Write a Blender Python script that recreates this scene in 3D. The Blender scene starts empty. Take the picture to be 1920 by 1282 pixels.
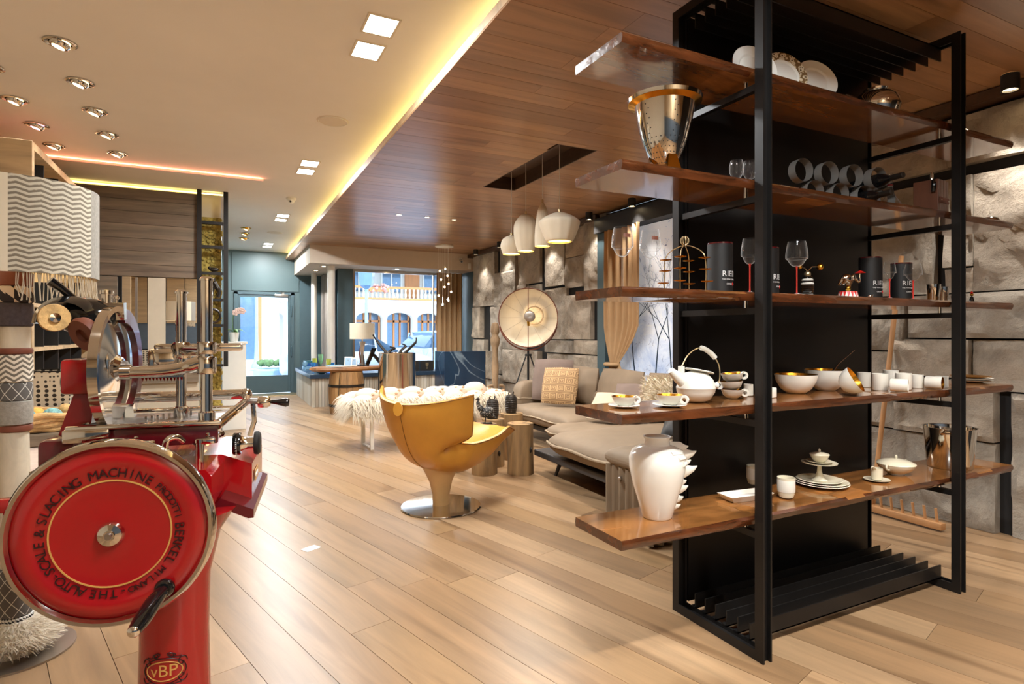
import bpy, bmesh, math, random
from mathutils import Vector, Matrix, noise
R = math.radians
rnd = random.Random(7)
SC = bpy.context.scene
COL = SC.collection
# ---------------------------------------------------------------- camera (level, shifted), from the photo's vanishing points
FPX, CX, HY, CAMH = 1095., 960., 623., 1.35
YAW = math.atan(542 / 1095.)
cy_, sy_ = math.cos(YAW), math.sin(YAW)
cam = bpy.data.cameras.new('camera'); camo = bpy.data.objects.new('camera', cam); COL.objects.link(camo)
cam.sensor_width = 36; cam.lens = 36 * FPX / 1920; cam.shift_y = -(641 - HY) / 1920
cam.clip_start = 0.05; cam.clip_end = 300
camo.location = (0, 0, CAMH); camo.rotation_euler = (R(90), 0, -YAW)
SC.camera = camo
# ---------------------------------------------------------------- world, exposure
SC.view_settings.view_transform = 'Standard'; SC.view_settings.look = 'None'
SC.view_settings.gamma = 1; SC.view_settings.use_curve_mapping = False
SC.view_settings.exposure = 0.32
W = bpy.data.worlds.new('sky'); SC.world = W; W.use_nodes = True
bg = W.node_tree.nodes['Background']; bg.inputs[0].default_value = (0.66, 0.83, 1.0, 1); bg.inputs[1].default_value = 3.6
SC.cycles.max_bounces = 7; SC.cycles.diffuse_bounces = 4; SC.cycles.glossy_bounces = 4
SC.cycles.transparent_max_bounces = 12; SC.cycles.transmission_bounces = 4
SC.cycles.caustics_reflective = False; SC.cycles.caustics_refractive = False
SC.cycles.sample_clamp_indirect = 4.0
sun = bpy.data.lights.new('sun', 'SUN'); sun.energy = 3.0; sun.angle = R(3); sun.color = (1, .95, .88)
suno = bpy.data.objects.new('sun', sun); COL.objects.link(suno); suno.rotation_euler = (R(40), 0, R(20)); suno.location = (6, 20, 12)

# ---------------------------------------------------------------- pixel -> point
def ray(px, py):
    a = (px - CX) / FPX; b = (HY - py) / FPX
    return Vector((sy_ + a * cy_, cy_ - a * sy_, b))
def onz(px, py, z):
    r = ray(px, py); t = (z - CAMH) / r.z; return Vector((r.x * t, r.y * t, z))
def onx(px, py, X):
    r = ray(px, py); t = X / r.x; return Vector((X, r.y * t, CAMH + r.z * t))
def ony(px, py, Y):
    r = ray(px, py); t = Y / r.y; return Vector((r.x * t, Y, CAMH + r.z * t))

# ---------------------------------------------------------------- materials
M = {}
def lin(c):
    return tuple((v / 12.92 if v <= .04045 else ((v + .055) / 1.055) ** 2.4) for v in (x / 255. for x in c)) + (1,)
class NT:
    def __init__(s, name):
        s.m = bpy.data.materials.new(name); s.m.use_nodes = True; s.t = s.m.node_tree; s.n = s.t.nodes
        s.b = s.n['Principled BSDF']; s.out = s.n['Material Output']
    def add(s, ty, **kw):
        nd = s.n.new(ty)
        for k, v in kw.items():
            if k.startswith('i_'):
                key = k[2:]; key = int(key) if key.isdigit() else key
                nd.inputs[key].default_value = v
            else: setattr(nd, k, v)
        return nd
    def L(s, a, b): s.t.links.new(a, b)
    def math(s, op, a, b=None):
        nd = s.n.new('ShaderNodeMath'); nd.operation = op
        for i, v in enumerate((a, b)):
            if v is None: continue
            if isinstance(v, (int, float)): nd.inputs[i].default_value = v
            else: s.L(v, nd.inputs[i])
        return nd.outputs[0]
    def mix(s, f, a, b):
        nd = s.n.new('ShaderNodeMix'); nd.data_type = 'RGBA'
        for sock, v in ((nd.inputs[0], f), (nd.inputs[6], a), (nd.inputs[7], b)):
            if isinstance(v, (int, float)): sock.default_value = v
            elif isinstance(v, tuple): sock.default_value = v
            else: s.L(v, sock)
        return nd.outputs[2]
    def ramp(s, f, stops):
        nd = s.n.new('ShaderNodeValToRGB'); e = nd.color_ramp.elements
        while len(e) < len(stops): e.new(.5)
        for el, (p, c) in zip(e, stops): el.position = p; el.color = c
        s.L(f, nd.inputs[0]); return nd.outputs[0]
    def coord(s, kind='Object', scale=(1, 1, 1), rot=(0, 0, 0), loc=None):
        tc = s.n.new('ShaderNodeTexCoord'); mp = s.n.new('ShaderNodeMapping')
        mp.inputs['Scale'].default_value = scale; mp.inputs['Rotation'].default_value = rot
        s.L(tc.outputs[kind], mp.inputs[0])
        return mp.outputs[0]
    def noise(s, vec, scale=5, detail=4, rough=.55, dist=0):
        nd = s.add('ShaderNodeTexNoise'); nd.inputs['Scale'].default_value = scale
        nd.inputs['Detail'].default_value = detail; nd.inputs['Roughness'].default_value = rough
        nd.inputs['Distortion'].default_value = dist
        if vec is not None: s.L(vec, nd.inputs['Vector'])
        return nd.outputs[0]
    def bump(s, h, strength=.3, dist=.01):
        nd = s.add('ShaderNodeBump'); nd.inputs['Strength'].default_value = strength; nd.inputs['Distance'].default_value = dist
        s.L(h, nd.inputs['Height']); s.L(nd.outputs[0], s.b.inputs['Normal']); return nd
    def set(s, col=None, rough=None, metal=None, **kw):
        if col is not None:
            if isinstance(col, tuple): s.b.inputs['Base Color'].default_value = col
            else: s.L(col, s.b.inputs['Base Color'])
        if rough is not None:
            if isinstance(rough, (int, float)): s.b.inputs['Roughness'].default_value = rough
            else: s.L(rough, s.b.inputs['Roughness'])
        if metal is not None: s.b.inputs['Metallic'].default_value = metal
        for k, v in kw.items(): s.b.inputs[k.replace('_', ' ')].default_value = v
def plain(key, c, rough=.5, metal=0., var=.08, nscale=8, bump=0, bscale=60, **kw):
    n = NT(key); c = lin(c)
    v = n.coord()
    f = n.noise(v, nscale, 3)
    d = tuple(x * (1 - var) for x in c[:3]) + (1,); u = tuple(min(1, x * (1 + var)) for x in c[:3]) + (1,)
    n.set(n.ramp(f, [(.3, d), (.7, u)]), rough, metal, **kw)
    if bump: n.bump(n.noise(v, bscale, 4), bump, .005)
    M[key] = n.m; return n.m
def emit(key, c, strength):
    n = NT(key); n.set((0.8, 0.8, 0.8, 1), .5)
    n.b.inputs['Emission Color'].default_value = lin(c); n.b.inputs['Emission Strength'].default_value = strength
    M[key] = n.m; return n.m
def wood(key, tones, rough=.4, grain=(1.2, 14, 14), coat=0., bump=.12, rand=True, contrast=.35, knots=True, coord='Object'):
    """tones: light..dark sRGB; grain runs along local x"""
    n = NT(key)
    v = n.coord(coord, grain)
    oi = n.add('ShaderNodeObjectInfo')
    if rand:
        off = n.add('ShaderNodeVectorMath', operation='ADD'); mul = n.add('ShaderNodeVectorMath', operation='SCALE')
        comb = n.add('ShaderNodeCombineXYZ')
        for i in range(3): n.L(oi.outputs['Random'], comb.inputs[i])
        n.L(comb.outputs[0], mul.inputs[0]); mul.inputs['Scale'].default_value = 57.
        n.L(v, off.inputs[0]); n.L(mul.outputs[0], off.inputs[1]); v = off.outputs[0]
    g = n.noise(v, 1.0, 6, .65, .6)
    f2 = n.noise(v, .25, 2, .5, 1.5)
    T = [lin(c) for c in tones]
    tone = n.ramp(oi.outputs['Random'], [(i / (len(T) - 1), c) for i, c in enumerate(T)]) if rand else T[len(T) // 2]
    dk = tuple(x * (1 - contrast) for x in (1, 1.03, 1.06)) + (1,)
    mm = n.add('ShaderNodeMix'); mm.data_type = 'RGBA'; mm.blend_type = 'MULTIPLY'; mm.inputs[0].default_value = 1
    gs = n.ramp(g, [(.32, dk), (.62, (1, 1, 1, 1))])
    if isinstance(tone, tuple): mm.inputs[6].default_value = tone
    else: n.L(tone, mm.inputs[6])
    n.L(gs, mm.inputs[7]); c = mm.outputs[2]
    if knots:
        m3 = n.add('ShaderNodeMix'); m3.data_type = 'RGBA'; m3.blend_type = 'MULTIPLY'; m3.inputs[0].default_value = 1
        n.L(c, m3.inputs[6]); n.L(n.ramp(f2, [(.26, (.45, .4, .36, 1)), (.38, (1, 1, 1, 1))]), m3.inputs[7]); c = m3.outputs[2]
    n.set(c, rough)
    if coat: n.b.inputs['Coat Weight'].default_value = coat; n.b.inputs['Coat Roughness'].default_value = .06
    if bump: n.bump(g, bump, .004)
    M[key] = n.m; return n.m
def thin_glass(key, tint=(1, 1, 1), gl=.12, rough=.0, painted_edge=0.):
    n = NT(key); tr = n.add('ShaderNodeBsdfTransparent'); tr.inputs[0].default_value = tint + (1,)
    gs = n.add('ShaderNodeBsdfGlossy'); gs.inputs['Roughness'].default_value = rough
    fr = n.add('ShaderNodeLayerWeight'); fr.inputs['Blend'].default_value = .5
    mx = n.add('ShaderNodeMixShader'); n.L(n.math('ADD', n.math('MULTIPLY', n.math('POWER', fr.outputs['Facing'], 3.0), gl), .03), mx.inputs[0])
    n.L(tr.outputs[0], mx.inputs[1]); n.L(gs.outputs[0], mx.inputs[2]); last = mx.outputs[0]
    if painted_edge:      # white mixed in at grazing angles paints bright outlines on the glass
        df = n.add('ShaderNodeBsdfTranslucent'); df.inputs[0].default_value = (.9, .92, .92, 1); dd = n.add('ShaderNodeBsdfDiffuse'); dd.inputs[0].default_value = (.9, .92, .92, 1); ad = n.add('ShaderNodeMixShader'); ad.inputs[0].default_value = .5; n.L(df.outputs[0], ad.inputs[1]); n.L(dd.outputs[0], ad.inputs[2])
        m2 = n.add('ShaderNodeMixShader'); n.L(n.math('ADD', n.math('MULTIPLY', n.math('POWER', fr.outputs['Facing'], 3.5), painted_edge), .012), m2.inputs[0]); n.L(last, m2.inputs[1]); n.L(ad.outputs[0], m2.inputs[2]); last = m2.outputs[0]
    n.L(last, n.out.inputs[0])
    M[key] = n.m; return n.m

wood('floor_oak', [(168, 134, 99), (151, 119, 86), (179, 147, 112), (139, 110, 81), (164, 131, 94), (148, 119, 92)], .33, (1.0, 11, 11), bump=.06, contrast=.28)
wood('ceiling_oak', [(188, 142, 102), (166, 122, 86), (198, 154, 114), (156, 116, 84), (180, 136, 98), (172, 132, 100)], .28, (1.0, 11, 11), bump=.08, contrast=.3)
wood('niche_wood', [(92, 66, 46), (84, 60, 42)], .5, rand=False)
wood('old_plank', [(132, 116, 98), (120, 104, 88), (142, 126, 106), (112, 98, 84)], .75, (1.1, 16, 16), bump=.35, contrast=.45)
wood('pale_wood', [(206, 178, 138), (196, 166, 126), (214, 188, 150)], .65, (1.0, 10, 10), bump=.15, contrast=.3)
wood('beam_wood', [(150, 132, 110), (142, 124, 102)], .75, (1.2, 12, 12), bump=.35, contrast=.5, rand=False)
wood('shelf_wood', [(160, 106, 56), (146, 94, 48), (154, 100, 54), (166, 112, 62)], .18, (1.6, 9, 9), coat=.8, bump=.03, contrast=.68)
wood('bark_edge', [(112, 62, 30), (96, 52, 26)], .25, (5, 22, 30), coat=.7, bump=.6, contrast=.75, rand=False)
wood('stump_wood', [(168, 132, 86), (152, 118, 76), (176, 142, 96)], .7, (14, 14, 1.3), bump=.5, contrast=.55)
wood('barrel_wood', [(176, 132, 82), (162, 120, 74), (184, 142, 92), (154, 112, 68)], .65, (12, 12, 1.4), bump=.25, contrast=.4)
wood('slab_wood', [(170, 116, 70), (160, 108, 62)], .45, (2, 8, 8), bump=.2, contrast=.55, rand=False)
wood('walnut', [(112, 66, 42), (104, 60, 38), (122, 74, 48)], .45, (10, 10, 1.2), bump=.08, contrast=.35)
wood('rake_wood', [(196, 148, 98), (190, 140, 92)], .55, (10, 10, 2), bump=.1, contrast=.2, rand=False)
wood('slat_wood', [(214, 206, 190), (198, 188, 170), (190, 176, 156), (222, 216, 204)], .7, (14, 14, 1.2), bump=.15, contrast=.22)
wood('carved_wood', [(180, 152, 120), (170, 142, 110)], .8, (10, 10, 3), bump=.4, contrast=.5, rand=False)
wood('birch', [(216, 204, 182), (210, 196, 172)], .8, (9, 9, 3), bump=.25, contrast=.3, rand=False)
wood('orange_wood', [(214, 142, 88), (206, 134, 80), (220, 150, 98)], .6, (8, 8, 1), bump=.05, contrast=.15, knots=False)
def stone(key, c, rel=1.0):
    n = NT(key); v = n.coord()
    oi = n.add('ShaderNodeObjectInfo')
    f = n.noise(v, 3.6, 12, .7, .4); f3 = n.noise(v, 18, 8, .75)
    c = lin(c); a = tuple(x * .62 for x in c[:3]) + (1,); b2 = tuple(min(1, x * 1.25) for x in c[:3]) + (1,)
    col = n.ramp(f, [(.3, a), (.5, c), (.7, b2)])
    tone = n.ramp(oi.outputs['Random'], [(0, (.8, .82, .84, 1)), (.5, (1, 1, 1, 1)), (1, (1.0, .93, .84, 1))])
    mm = n.add('ShaderNodeMix'); mm.data_type = 'RGBA'; mm.blend_type = 'MULTIPLY'; mm.inputs[0].default_value = 1
    n.L(col, mm.inputs[6]); n.L(tone, mm.inputs[7])
    n.set(mm.outputs[2], .85)
    n.bump(n.math('ADD', f, n.math('MULTIPLY', f3, .4)), .95 * rel, .05)
    M[key] = n.m
M['floor_oak'].node_tree.nodes['Principled BSDF'].inputs['Specular IOR Level'].default_value = .38
stone('slab_stone', (182, 170, 154)); 
plain('plaster', (238, 234, 230), .85, var=.03, nscale=1.2, bump=.05, bscale=14)
plain('plaster_white', (224, 214, 200), .8, var=.02)
plain('header_plaster', (206, 188, 168), .8, var=.03)
plain('beige_wall', (206, 194, 172), .8, var=.04)
plain('green_wall', (84, 102, 104), .45, var=.05, nscale=2)
plain('green_frame', (72, 92, 98), .4, var=.04)
plain('dark_backing', (22, 20, 20), .8, var=.1)
plain('blue_grey', (84, 98, 112), .6, var=.05)
plain('black_steel', (40, 38, 37), .42, .55, var=.25, nscale=3)
plain('black_panel', (20, 18, 18), .38, .3, var=.3, nscale=2)
plain('matte_black', (26, 25, 25), .55, var=.1)
plain('gloss_black', (14, 14, 15), .08, var=.05, Coat_Weight=.5)
plain('rubber', (30, 30, 30), .7)
plain('chrome', (226, 222, 216), .07, 1., var=.02)
plain('steel', (196, 190, 182), .2, 1., var=.04)
plain('brushed', (176, 170, 164), .32, 1., var=.06)
plain('ribbon_steel', (222, 216, 208), .3, .8, var=.05)
plain('gold', (222, 168, 64), .16, 1., var=.06)
plain('gold_leaf', (214, 152, 48), .26, 1., var=.2, nscale=30, bump=.5, bscale=40)
plain('brass_pale', (206, 186, 146), .3, .9, var=.05)
plain('red_enamel', (158, 16, 20), .16, var=.04, Coat_Weight=.6)
plain('dark_red', (84, 16, 22), .2, var=.06, Coat_Weight=.4)
plain('red_print', (40, 8, 10), .4)
plain('gold_print', (216, 168, 92), .35, .3)
plain('white_print', (232, 232, 230), .5)
plain('porcelain', (238, 236, 228), .14, var=.02, Coat_Weight=.4)
plain('cream_ware', (222, 214, 190), .22, var=.03, Coat_Weight=.3)
plain('matte_white', (228, 226, 216), .55, var=.03)
plain('white_paint', (236, 232, 222), .4, var=.02)
plain('leather_yellow', (206, 146, 52), .42, var=.07, nscale=5, bump=.12, bscale=120)
plain('leather_seam', (120, 78, 26), .6)
plain('leather_pale', (214, 170, 112), .45, var=.05)
plain('sofa_fabric', (130, 112, 91), .7, var=.1, nscale=4, bump=.15, bscale=30)
plain('sofa_piping', (156, 138, 114), .8)
plain('dark_frame', (56, 54, 54), .5)
plain('mauve_fabric', (120, 103, 94), .85, var=.08, bump=.2, bscale=160)
plain('cream_fabric', (190, 176, 154), .9, var=.06, bump=.25, bscale=90)
plain('curtain', (176, 142, 102), .75, var=.08, nscale=3, bump=.1, bscale=80)
plain('curtain_grey', (150, 138, 128), .8, var=.06, nscale=3)
plain('fur_white', (240, 230, 212), .9, var=.05)
plain('fur_cream', (224, 212, 190), .9, var=.06)
plain('plush', (216, 198, 178), .95, var=.05, bump=.5, bscale=120)
plain('plush_brown', (204, 164, 132), .9)
plain('velvet', (200, 172, 152), .7, var=.2, nscale=9, bump=.3, bscale=26, Sheen_Weight=.6)
plain('wicker', (198, 158, 104), .75, var=.3, nscale=30, bump=.5, bscale=60)
plain('straw', (206, 166, 108), .85, var=.3, nscale=40, bump=.6, bscale=90)
plain('teal_knit', (120, 168, 168), .9, var=.5, nscale=60, bump=.6, bscale=90)
plain('orange_knit', (222, 172, 84), .9, var=.2, nscale=60, bump=.6, bscale=90)
plain('fabric_grey', (150, 144, 134), .9, var=.15, nscale=80, bump=.3, bscale=150)
plain('fabric_dark', (70, 62, 66), .9, var=.25, nscale=70, bump=.3, bscale=150)
plain('leather_brown', (112, 58, 38), .6, var=.15)
plain('shade_cream', (226, 214, 190), .8, var=.03)
plain('moss', (156, 136, 66), .95, var=.55, nscale=26, bump=1., bscale=30)
plain('leaf_green', (86, 128, 62), .5, var=.2)
plain('petal', (238, 206, 196), .6)
plain('terracotta', (150, 84, 58), .7)
plain('bronze_dark', (48, 42, 36), .4, .5, var=.3, nscale=20, bump=.4, bscale=30)
plain('counter_top', (44, 62, 82), .25, var=.06)
plain('blue_glass', (62, 132, 196), .12, var=.1, nscale=20, Transmission_Weight=.5)
plain('green_glass', (150, 200, 150), .12, var=.15, nscale=20, Transmission_Weight=.5)
plain('yellow_glass', (206, 206, 96), .12, var=.15, nscale=20, Transmission_Weight=.5)
plain('blue_box', (40, 100, 176), .5); plain('lightblue_box', (150, 196, 226), .5)
plain('teal_bowl', (70, 122, 136), .25)
plain('paper', (236, 234, 228), .7)
plain('red_stem', (206, 62, 52), .2); plain('red_paint', (200, 30, 26), .35)
plain('asphalt', (170, 176, 184), .9, var=.08); plain('pavement', (206, 208, 210), .85, var=.05)
plain('facade_white', (238, 238, 234), .85, var=.02); plain('car_silver', (196, 208, 222), .25, .3); plain('car_blue', (150, 174, 206), .25, .2)
plain('car_glass', (70, 96, 122), .06, .2); plain('tyre', (40, 40, 42), .8); plain('foliage', (92, 124, 78), .9, var=.4, nscale=12, bump=.8, bscale=20)
plain('flower', (206, 150, 140), .8, var=.2); plain('window_blue', (104, 134, 164), .08, .2); plain('baluster_cream', (228, 206, 178), .7)
plain('ice_blue', (150, 182, 212), .5, var=.1)
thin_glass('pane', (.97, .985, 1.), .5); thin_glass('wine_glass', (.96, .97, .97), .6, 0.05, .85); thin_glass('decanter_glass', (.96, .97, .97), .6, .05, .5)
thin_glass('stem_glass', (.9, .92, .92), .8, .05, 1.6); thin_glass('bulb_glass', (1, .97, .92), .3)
emit('lamp_white', (245, 255, 240), 26); emit('lamp_warm', (255, 214, 150), 30); emit('lamp_pink', (255, 150, 170), 20)
emit('led_soft', (255, 224, 130), 3.5); emit('led_yellow', (255, 222, 130), 8); emit('led_coral', (255, 112, 76), 1.6); emit('bulb', (255, 220, 170), 26); emit('pendant_glow', (255, 206, 110), 7)
emit('spot_face', (255, 226, 176), 26)
def mirror_mat():
    n = NT('mirror'); n.set((.86, .88, .88, 1), .01, 1.); M['mirror'] = n.m
mirror_mat()
def marble():
    n = NT('blue_marble'); v = n.coord(scale=(1, 1, 1))
    f = n.noise(v, .5, 3, .5, 1.0)
    vein = n.ramp(n.math('ABSOLUTE', n.math('SUBTRACT', f, .5)), [(0, (.2, .28, .36, 1)), (.004, (.02, .045, .09, 1)), (.3, (.015, .03, .06, 1))])
    n.set(vein, .1); M['blue_marble'] = n.m
marble()
def chevron(key, dark, light, ku=14., kz=42., amp=.5, kind='cyl'):
    n = NT(key); tc = n.add('ShaderNodeTexCoord'); sp = n.add('ShaderNodeSeparateXYZ'); n.L(tc.outputs['Object'], sp.inputs[0])
    u = n.math('ARCTAN2', sp.outputs[1], sp.outputs[0])
    tri = n.math('PINGPONG', n.math('MULTIPLY', u, ku), 1.0)
    f = n.math('FRACT', n.math('ADD', n.math('MULTIPLY', sp.outputs[2], kz), n.math('MULTIPLY', tri, amp)))
    nz = n.noise(tc.outputs['Object'], 90, 2)
    f = n.math('ADD', f, n.math('MULTIPLY', n.math('SUBTRACT', nz, .5), .25))
    n.set(n.ramp(f, [(.42, lin(dark)), (.55, lin(light))]), .9); M[key] = n.m
chevron('chevron_shade', (128, 118, 102), (204, 196, 176), 7.6, 50., .55)
chevron('chevron_pole', (112, 104, 92), (222, 212, 194), 2.2, 46., .9)
def checks(key, a, b, ku=4., kz=40., diag=0.):
    n = NT(key); tc = n.add('ShaderNodeTexCoord'); sp = n.add('ShaderNodeSeparateXYZ'); n.L(tc.outputs['Object'], sp.inputs[0])
    u = n.math('MULTIPLY', n.math('ARCTAN2', sp.outputs[1], sp.outputs[0]), ku); z = n.math('MULTIPLY', sp.outputs[2], kz)
    if diag:
        p = n.math('ADD', u, z); q = n.math('SUBTRACT', u, z)
        l1 = n.math('LESS_THAN', n.math('FRACT', p), .07); l2 = n.math('LESS_THAN', n.math('FRACT', q), .07)
        f = n.math('MAXIMUM', l1, l2)
    else:
        zz = n.math('ADD', z, n.math('MULTIPLY', n.math('FRACT', u), .6))
        f = n.math('ABSOLUTE', n.math('SUBTRACT', n.math('GREATER_THAN', n.math('FRACT', u), .5), n.math('GREATER_THAN', n.math('FRACT', zz), .5)))
    n.set(n.mix(f, lin(a), lin(b)), .9); M[key] = n.m
checks('hound_big', (40, 34, 38), (206, 190, 176), 1.1, 12.); checks('hound_small', (34, 34, 36), (226, 224, 218), 5., 60.)
checks('argyle', (92, 88, 84), (206, 202, 194), 1.3, 16., 1.)
def greek():
    n = NT('greek_fabric'); tc = n.add('ShaderNodeTexCoord'); sp = n.add('ShaderNodeSeparateXYZ'); n.L(tc.outputs['Object'], sp.inputs[0])
    a = n.math('ABSOLUTE', n.math('SUBTRACT', n.math('FRACT', n.math('MULTIPLY', sp.outputs[0], 10.5)), .5))
    b = n.math('ABSOLUTE', n.math('SUBTRACT', n.math('FRACT', n.math('MULTIPLY', sp.outputs[2], 10.5)), .5))
    d = n.math('MAXIMUM', a, n.math('MULTIPLY', b, 1.25))
    ring = n.math('FRACT', n.math('MULTIPLY', d, 5.0))
    n.set(n.ramp(ring, [(.45, lin((196, 162, 118))), (.55, lin((136, 106, 76)))]), .85); M['greek_fabric'] = n.m
greek()
def honeycomb():
    n = NT('honeycomb'); v = n.coord(scale=(30, 30, 30))
    vo = n.add('ShaderNodeTexVoronoi'); vo.inputs['Scale'].default_value = 1.0; vo.inputs['Randomness'].default_value = .12; n.L(v, vo.inputs['Vector'])
    n.set(n.ramp(vo.outputs[0], [(.36, lin((40, 34, 30))), (.42, lin((206, 192, 168)))]), .5); M['honeycomb'] = n.m
honeycomb()
def mural():
    n = NT('winter_print'); v = n.coord()
    f = n.noise(v, 2.2, 8, .75, .6); g = n.noise(v, 9, 8, .8, 1.0)
    sp = n.add('ShaderNodeSeparateXYZ'); n.L(v, sp.inputs[0])
    base = n.ramp(n.math('ADD', n.math('MULTIPLY', f, .8), n.math('ADD', n.math('MULTIPLY', sp.outputs[2], .17), -.12)), [(.12, lin((92, 118, 172))), (.3, lin((176, 192, 220))), (.5, lin((222, 228, 238))), (.7, lin((240, 242, 246)))])
    tw = n.ramp(g, [(.34, (.10, .13, .24, 1)), (.43, (1, 1, 1, 1))])
    mm = n.add('ShaderNodeMix'); mm.data_type = 'RGBA'; mm.blend_type = 'MULTIPLY'; mm.inputs[0].default_value = .9
    n.L(base, mm.inputs[6]); n.L(tw, mm.inputs[7]); n.set(mm.outputs[2], .5)
    n.L(mm.outputs[2], n.b.inputs['Emission Color']); n.b.inputs['Emission Strength'].default_value = .22   # backlit print
    M['winter_print'] = n.m
mural()
def pearl():
    n = NT('pearl_bird'); v = n.coord(scale=(1, 1, 1)); vo = n.add('ShaderNodeTexVoronoi'); vo.inputs['Scale'].default_value = 90; n.L(v, vo.inputs['Vector'])
    n.set(n.ramp(vo.outputs[0], [(.22, (.7, .66, .58, 1)), (.3, (.02, .02, .02, 1))]), .5); M['pearl_bird'] = n.m
pearl()
# ---------------------------------------------------------------- mesh helpers
class MB:
    """collects shapes; build() links them as ONE mesh object"""
    def __init__(s): s.bm = bmesh.new(); s.mi = 0
    def _tag(s, faces):
        for f in faces: f.material_index = s.mi
    def box(s, a, b, bev=0., mat=None):
        a = Vector(a); b = Vector(b); c = (a + b) / 2; d = b - a
        r = bmesh.ops.create_cube(s.bm, size=1.0)
        vs = r['verts']
        for v in vs: v.co = Vector((v.co.x * d.x, v.co.y * d.y, v.co.z * d.z)) + c
        fs = set(f for v in vs for f in v.link_faces); s._tag(fs)
        if bev > 0:
            es = list(set(e for v in vs for e in v.link_edges))
            rr = bmesh.ops.bevel(s.bm, geom=es, offset=min(bev, min(abs(x) for x in d) * .45), segments=2, profile=.5, affect='EDGES')
            s._tag(rr['faces']); vs = list(set(v for f in rr['faces'] for v in f.verts) | set(v for v in vs if v.is_valid))
        if mat is not None:
            for v in vs:
                if v.is_valid: v.co = mat @ v.co
        return s
    def grid(s, pts, closed_u=False, closed_v=False):
        """pts[i][j] -> quads"""
        V = [[s.bm.verts.new(p) for p in row] for row in pts]
        nu, nv = len(V), len(V[0])
        for i in range(nu if closed_u else nu - 1):
            for j in range(nv if closed_v else nv - 1):
                q = (V[i][j], V[(i + 1) % nu][j], V[(i + 1) % nu][(j + 1) % nv], V[i][(j + 1) % nv])
                q = tuple(dict.fromkeys(q))
                if len(q) > 2:
                    try: f = s.bm.faces.new(q); f.material_index = s.mi
                    except ValueError: pass
        return V
    def lathe(s, prof, n=24, c=(0, 0, 0), axis='z', caps=True, arc=None, mat=None, squash=(1, 1)):
        """prof: [(radius, height)...]"""
        c = Vector(c); rows = []
        for r, h in prof:
            row = []
            for k in range(n if arc is None else n + 1):
                a = 2 * math.pi * k / n if arc is None else arc[0] + (arc[1] - arc[0]) * k / n
                x, y = r * math.cos(a) * squash[0], r * math.sin(a) * squash[1]
                p = {'z': (x, y, h), 'y': (x, h, -y), 'x': (h, x, y)}[axis]
                p = Vector(p) + c
                row.append(mat @ p if mat else p)
            rows.append(row)
        V = s.grid(rows, closed_v=arc is None)
        if caps and arc is None:
            for row, fl in ((V[0], True), (V[-1], False)):
                if (row[0].co - row[len(row) // 2].co).length > 1e-5:
                    try: f = s.bm.faces.new(row[::-1] if fl else row); f.material_index = s.mi
                    except ValueError: pass
        return s
    def tube(s, path, r, n=8, closed=False, caps=True, flat=None):
        """round tube along path; r number or list; flat=(sx, sy) section scale"""
        P = [Vector(p) for p in path]; m = len(P); rr = r if isinstance(r, (list, tuple)) else [r] * m
        rows = []; prev = None
        for i in range(m):
            if closed: t = P[(i + 1) % m] - P[i - 1]
            else: t = P[min(i + 1, m - 1)] - P[max(i - 1, 0)]
            if t.length < 1e-9: t = Vector((0, 0, 1))
            t.normalize()
            if prev is None:
                up = Vector((0, 0, 1)) if abs(t.z) < .9 else Vector((1, 0, 0))
                x = t.cross(up).normalized()
            else:
                x = (prev - t * prev.dot(t)); x = x.normalized() if x.length > 1e-6 else t.orthogonal().normalized()
            prev = x; y = t.cross(x).normalized()
            fx, fy = flat or (1, 1)
            rows.append([P[i] + x * (math.cos(2 * math.pi * k / n) * rr[i] * fx) + y * (math.sin(2 * math.pi * k / n) * rr[i] * fy) for k in range(n)])
        V = s.grid(rows, closed_u=closed, closed_v=True)
        if caps and not closed:
            for row, fl in ((V[0], True), (V[-1], False)):
                try: f = s.bm.faces.new(row[::-1] if not fl else row); f.material_index = s.mi
                except ValueError: pass
        return s
    def ball(s, c, r, seg=14, rings=9, sc=(1, 1, 1), fn=None, mat=None):
        c = Vector(c); rows = []
        for i in range(rings + 1):
            th = math.pi * i / rings; row = []
            for k in range(seg):
                ph = 2 * math.pi * k / seg
                d = Vector((math.sin(th) * math.cos(ph), math.sin(th) * math.sin(ph), math.cos(th)))
                q = r * (fn(d) if fn else 1)
                p = Vector((d.x * sc[0], d.y * sc[1], d.z * sc[2])) * q
                row.append(mat @ p if mat else p + c)
            rows.append(row)
        V = s.grid(rows, closed_v=True)
        return s
    def prism(s, poly, h0, h1, axis='z', mat=None):
        """extrude a 2D polygon"""
        f3 = {'z': lambda a, b, h: (a, b, h), 'y': lambda a, b, h: (a, h, b), 'x': lambda a, b, h: (h, a, b)}[axis]
        A = [Vector(f3(x, y, h0)) for x, y in poly]; B = [Vector(f3(x, y, h1)) for x, y in poly]
        if mat: A = [mat @ p for p in A]; B = [mat @ p for p in B]
        A = [s.bm.verts.new(p) for p in A]; B = [s.bm.verts.new(p) for p in B]
        n = len(A); fs = [s.bm.faces.new(A[::-1]), s.bm.faces.new(B)]
        for i in range(n): fs.append(s.bm.faces.new((A[i], A[(i + 1) % n], B[(i + 1) % n], B[i])))
        s._tag(fs); return s
    def tri(s, a, b, c):
        f = s.bm.faces.new([s.bm.verts.new(p) for p in (a, b, c)]); f.material_index = s.mi; return s
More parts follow.
